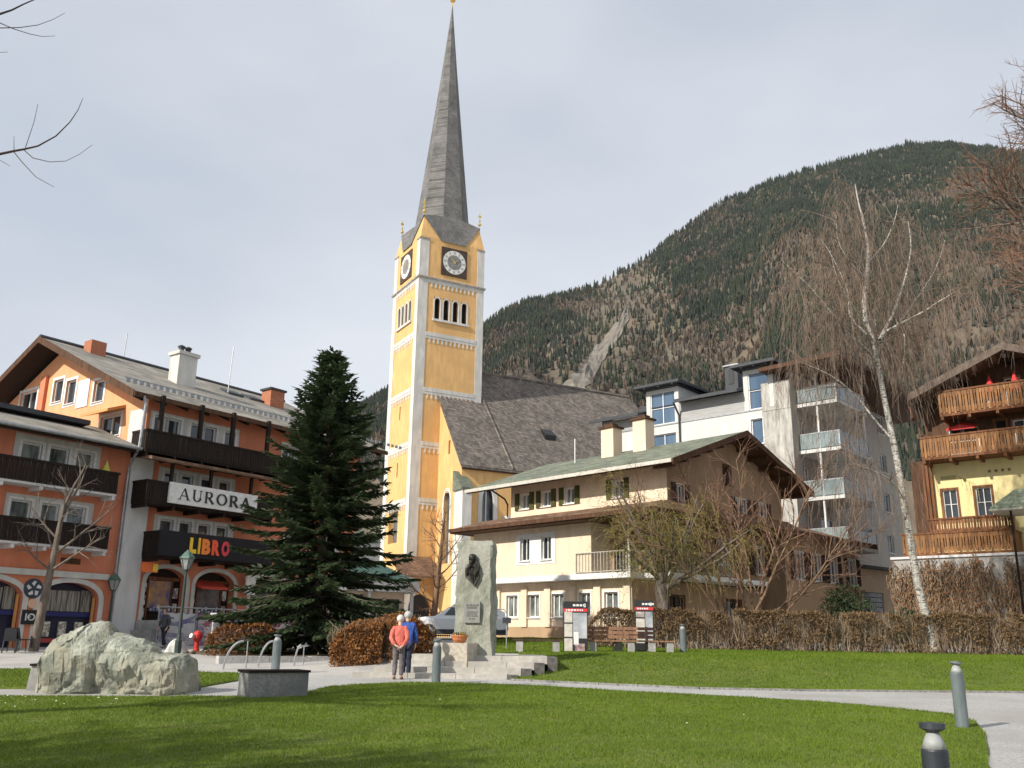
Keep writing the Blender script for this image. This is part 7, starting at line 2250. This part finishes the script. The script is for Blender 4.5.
def person(label, loc, rz, s, jacket, trousers, shoes, hair, pose, group=None, hairstyle='short'):
    """standing figure facing +y; pose gives the joints of arms, legs and the lean"""
    T = thing('person', label, 'person', loc, rz, group)
    lean = pose.get('lean', .05)
    def j(x, y, z, r): return (x * s, (y + lean * max(0, z - .85) / .6) * s, z * s, tuple(q * s for q in r) if hasattr(r, '__len__') else r * s)
    A = pose['arms']; Lg = pose['legs']
    J = {'pelvis': j(0, 0, .92, (.13, .10)), 'waist': j(0, 0, 1.06, (.125, .09)), 'chest': j(0, .0, 1.28, (.13, .085)), 'neck0': j(0, .01, 1.43, .055), 'neck': j(0, .02, 1.50, .052), 'head0': j(0, .05, 1.58, (.07, .085)), 'head1': j(0, .05, 1.66, (.078, .09)), 'head2': j(0, .04, 1.72, (.06, .07))}
    B = [('pelvis', 'waist'), ('waist', 'chest'), ('chest', 'neck0'), ('neck0', 'neck'), ('neck', 'head0'), ('head0', 'head1'), ('head1', 'head2')]
    for sd, (el, wr, hd) in A.items():
        k = -1 if sd == 'l' else 1
        J.update({sd + 'sh': j(k * .165, 0, 1.395, .045), sd + 'el': j(*el, .042), sd + 'wr': j(*wr, .028), sd + 'pm': j(*hd, (.036, .022))})
        B += [('chest', sd + 'sh'), (sd + 'sh', sd + 'el'), (sd + 'el', sd + 'wr'), (sd + 'wr', sd + 'pm')]
        d = Vector(hd) - Vector(wr); d.normalize()
        sdv = Vector((0, 1, 0)) if abs(d.y) < .7 else Vector((1, 0, 0))
        for f in range(4):
            o1 = Vector(hd) + sdv * (.027 - .018 * f) + d * .035; o2 = o1 + d * (.042 - .004 * abs(f - 1)) + Vector((-k * .006, 0, 0)); o3 = o2 + d * .022 + Vector((-k * .016, 0, 0))
            for nm, o_, r in (('a', o1, .0095), ('b', o2, .0085), ('c', o3, .007)): J['%sf%d%s' % (sd, f, nm)] = j(*o_, r)
            B += [(sd + 'pm', '%sf%da' % (sd, f)), ('%sf%da' % (sd, f), '%sf%db' % (sd, f)), ('%sf%db' % (sd, f), '%sf%dc' % (sd, f))]
        t1 = Vector(hd) + sdv * .04 + Vector((-k * .015, 0, 0)); t2 = t1 + d * .03 + sdv * .012
        J[sd + 't1'] = j(*t1, .011); J[sd + 't2'] = j(*t2, .009); B += [(sd + 'pm', sd + 't1'), (sd + 't1', sd + 't2')]
    for sd, (kn, an, toe) in Lg.items():
        k = -1 if sd == 'l' else 1
        J.update({sd + 'hip': j(k * .085, 0, .86, .085), sd + 'kn': j(*kn, .055), sd + 'an': j(*an, .04), sd + 'toe': j(*toe, .035)})
        B += [('pelvis', sd + 'hip'), (sd + 'hip', sd + 'kn'), (sd + 'kn', sd + 'an'), (sd + 'an', sd + 'toe')]
    skin('body', J, B, M_skin, T)
    # clothes follow the same joints, a little wider
    g = lambda n, r: (J[n][0], J[n][1], J[n][2], tuple(q * s for q in r) if hasattr(r, '__len__') else r * s)
    Jj = {'waist': g('waist', (.165, .125)), 'hem': (J['pelvis'][0], J['pelvis'][1], J['pelvis'][2] - .10 * s, (.18 * s, .145 * s)), 'chest': g('chest', (.20, .165)), 'col': g('neck0', (.085, .08)), 'col2': (J['neck'][0], J['neck'][1] - .01 * s, J['neck'][2] - .01 * s, .068 * s)}
    Bj = [('waist', 'hem'), ('waist', 'chest'), ('chest', 'col'), ('col', 'col2')]
    for sd in A:
        Jj[sd + 'sh'] = g(sd + 'sh', .095); Jj[sd + 'el'] = g(sd + 'el', .068); Jj[sd + 'wr'] = g(sd + 'wr', .05)
        Bj += [('chest', sd + 'sh'), (sd + 'sh', sd + 'el'), (sd + 'el', sd + 'wr')]
    creases(skin('jacket', Jj, Bj, jacket, T, 2), .016 * s)
    Jt = {'pelvis': g('pelvis', (.15, .115))}
    Bt = []
    for sd in Lg:
        Jt[sd + 'hip'] = g(sd + 'hip', .105); Jt[sd + 'kn'] = g(sd + 'kn', .076); Jt[sd + 'an'] = (J[sd + 'an'][0], J[sd + 'an'][1], J[sd + 'an'][2] + .02, .066 * s)
        Bt += [('pelvis', sd + 'hip'), (sd + 'hip', sd + 'kn'), (sd + 'kn', sd + 'an')]
    creases(skin('trousers', Jt, Bt, trousers, T, 2), .011 * s)
    for sd in Lg:
        a_, t_ = Vector(J[sd + 'an'][:3]), Vector(J[sd + 'toe'][:3])
        d = (t_ - a_); d.z = 0; d.normalize()
        Jq = {'a': (*(a_ - d * .05 * s + Vector((0, 0, -.02 * s))), .052 * s), 'b': (*(a_ + d * .06 * s + Vector((0, 0, -.035 * s))), .05 * s), 'c': (*(t_ + d * .03), .04 * s)}
        skin('shoe', Jq, [('a', 'b'), ('b', 'c')], shoes, T)
    # hair: a cap over the skull
    mb = MB(); hc = Vector(J['head1'][:3])
    mb.ball((hc.x, hc.y - .012 * s, hc.z + .012 * s), .110 * s, 14, 10, sc=(.98, 1.05, 1.05))
    mb.v = [(x, y, z) if not (y - hc.y > .045 * s and z < hc.z + .055 * s) else (hc.x + (x - hc.x) * .75, hc.y + .03 * s, z) for x, y, z in mb.v]
    mb.v = [(x, y, max(z, hc.z - (.075 if hairstyle == 'short' else .11) * s)) for x, y, z in mb.v]
    mb.build('hair', hair, T, smooth=True)
    # face
    mb = MB(); hx_, hy_, hz_ = J['head0'][:3]
    mb.ball((hx_, hy_ + .095 * s, hz_ + .035 * s), .017 * s, 8, 6, sc=(.8, 1, 1.5)); mb.build('nose', M_skin, T, smooth=True)
    for k in (-1, 1):
        mb = MB(); mb.ball((hx_ + k * .032 * s, hy_ + .085 * s, hz_ + .06 * s), .011 * s, 8, 6); mb.build('eye', M_black, T)
        mb = MB(); mb.ball((hx_ + k * .082 * s, hy_, hz_ + .04 * s), .022 * s, 8, 6, sc=(.4, .8, 1.3)); mb.build('ear', M_skin, T, smooth=True)
    mb = MB(); mb.box(hx_ - .024 * s, hx_ + .024 * s, hy_ + .078 * s, hy_ + .09 * s, hz_ - .012 * s, hz_ - .004 * s); mb.build('mouth', newmat('lips', (.35, .12, .1), .6)[0], T)
    return T
cloth = lambda n, c: noisy(n, dim(c, .82), dim(c, 1.15), 9, .85, 5, (1, 1, .6), 1.0, 11)
M_hairwhite = noisy('white_hair', (.50, .48, .45), (.66, .64, .61), 20, .7)
M_hairgrey = noisy('grey_hair', (.34, .33, .32), (.5, .49, .47), 20, .7)
M_hairdark = noisy('dark_hair', (.06, .045, .035), (.12, .09, .07), 20, .7)
behind = {'arms': {'l': ((-.24, -.10, 1.12), (-.10, -.20, .93), (-.02, -.21, .89)), 'r': ((.24, -.10, 1.12), (.12, -.20, .92), (.05, -.22, .87))}, 'legs': {'l': ((-.09, .03, .47), (-.10, 0, .07), (-.11, .13, .03)), 'r': ((.09, .02, .47), (.10, .0, .07), (.12, .13, .03))}, 'lean': .13}
pa = on_path(397.5, 679.5); pb = on_path(404.5, 678.2)
person('person in a coral jacket and grey trousers, hands behind the back', pa, R(4), .98 * (at(397, 614, pa.y).z - pa.z) / 1.76, cloth('coral_cloth', (.58, .135, .10)), cloth('grey_cloth', (.13, .115, .12)), newmat('brown_shoe', (.16, .07, .04), .6)[0], M_hairwhite, behind, 'couple standing on the path')
side_ = {'arms': {'l': ((-.24, .03, 1.12), (-.21, .12, .92), (-.20, .14, .83)), 'r': ((.25, .03, 1.12), (.24, .12, .90), (.23, .14, .81))}, 'legs': {'l': ((-.07, .03, .47), (-.07, 0, .07), (-.10, .14, .03)), 'r': ((.07, .02, .47), (.08, .0, .07), (.09, .14, .03))}, 'lean': .1}
person('person in a blue jacket, navy trousers and dark red shoes close beside the coral jacket', (pb.x, pb.y + .22, tz(pb.x, pb.y + .2)), R(6), .99 * (at(405, 611, pb.y).z - pb.z) / 1.76, cloth('blue_cloth', (.035, .095, .36)), cloth('navy_cloth', (.02, .024, .05)), newmat('red_shoe', (.25, .03, .025), .6)[0], M_hairgrey, side_, 'couple standing on the path')
walk = {'arms': {'l': ((-.25, -.06, 1.14), (-.23, .06, .92), (-.22, .1, .84)), 'r': ((.25, .04, 1.14), (.23, .14, .93), (.22, .18, .86))}, 'legs': {'l': ((-.08, .10, .48), (-.08, .05, .08), (-.09, .18, .04)), 'r': ((.08, -.02, .47), (.09, -.2, .09), (.10, -.09, .03))}, 'lean': .03}
pm = at(163, 645, 42.5); pm.z = tz(pm.x, 42.5)
person('person in a dark grey jacket walking before the painted panels', pm, R(150), (at(166, 608, 42.5).z - pm.z) / 1.76, cloth('slate_cloth', (.06, .068, .078)), cloth('black_cloth', (.018, .018, .022)), newmat('grey_shoe', (.2, .2, .2), .6)[0], M_hairdark, walk)
# ------------------------------------------------------------------ thin valley air
hz = MB(); hz.box(-3000, 4200, -60, 6200, -12, 2600)
m_, t_, b_ = newmat('valley_air', (1, 1, 1))
t_.nodes.remove(b_)
pv = t_.nodes.new('ShaderNodeVolumePrincipled')
pv.inputs['Color'].default_value = (.78, .86, 1.0, 1)
pv.inputs['Density'].default_value = .000013
pv.inputs['Anisotropy'].default_value = .2
t_.links.new(pv.outputs['Volume'], t_.nodes['Material Output'].inputs['Volume'])
tag(hz.build('haze', m_), kind='stuff')
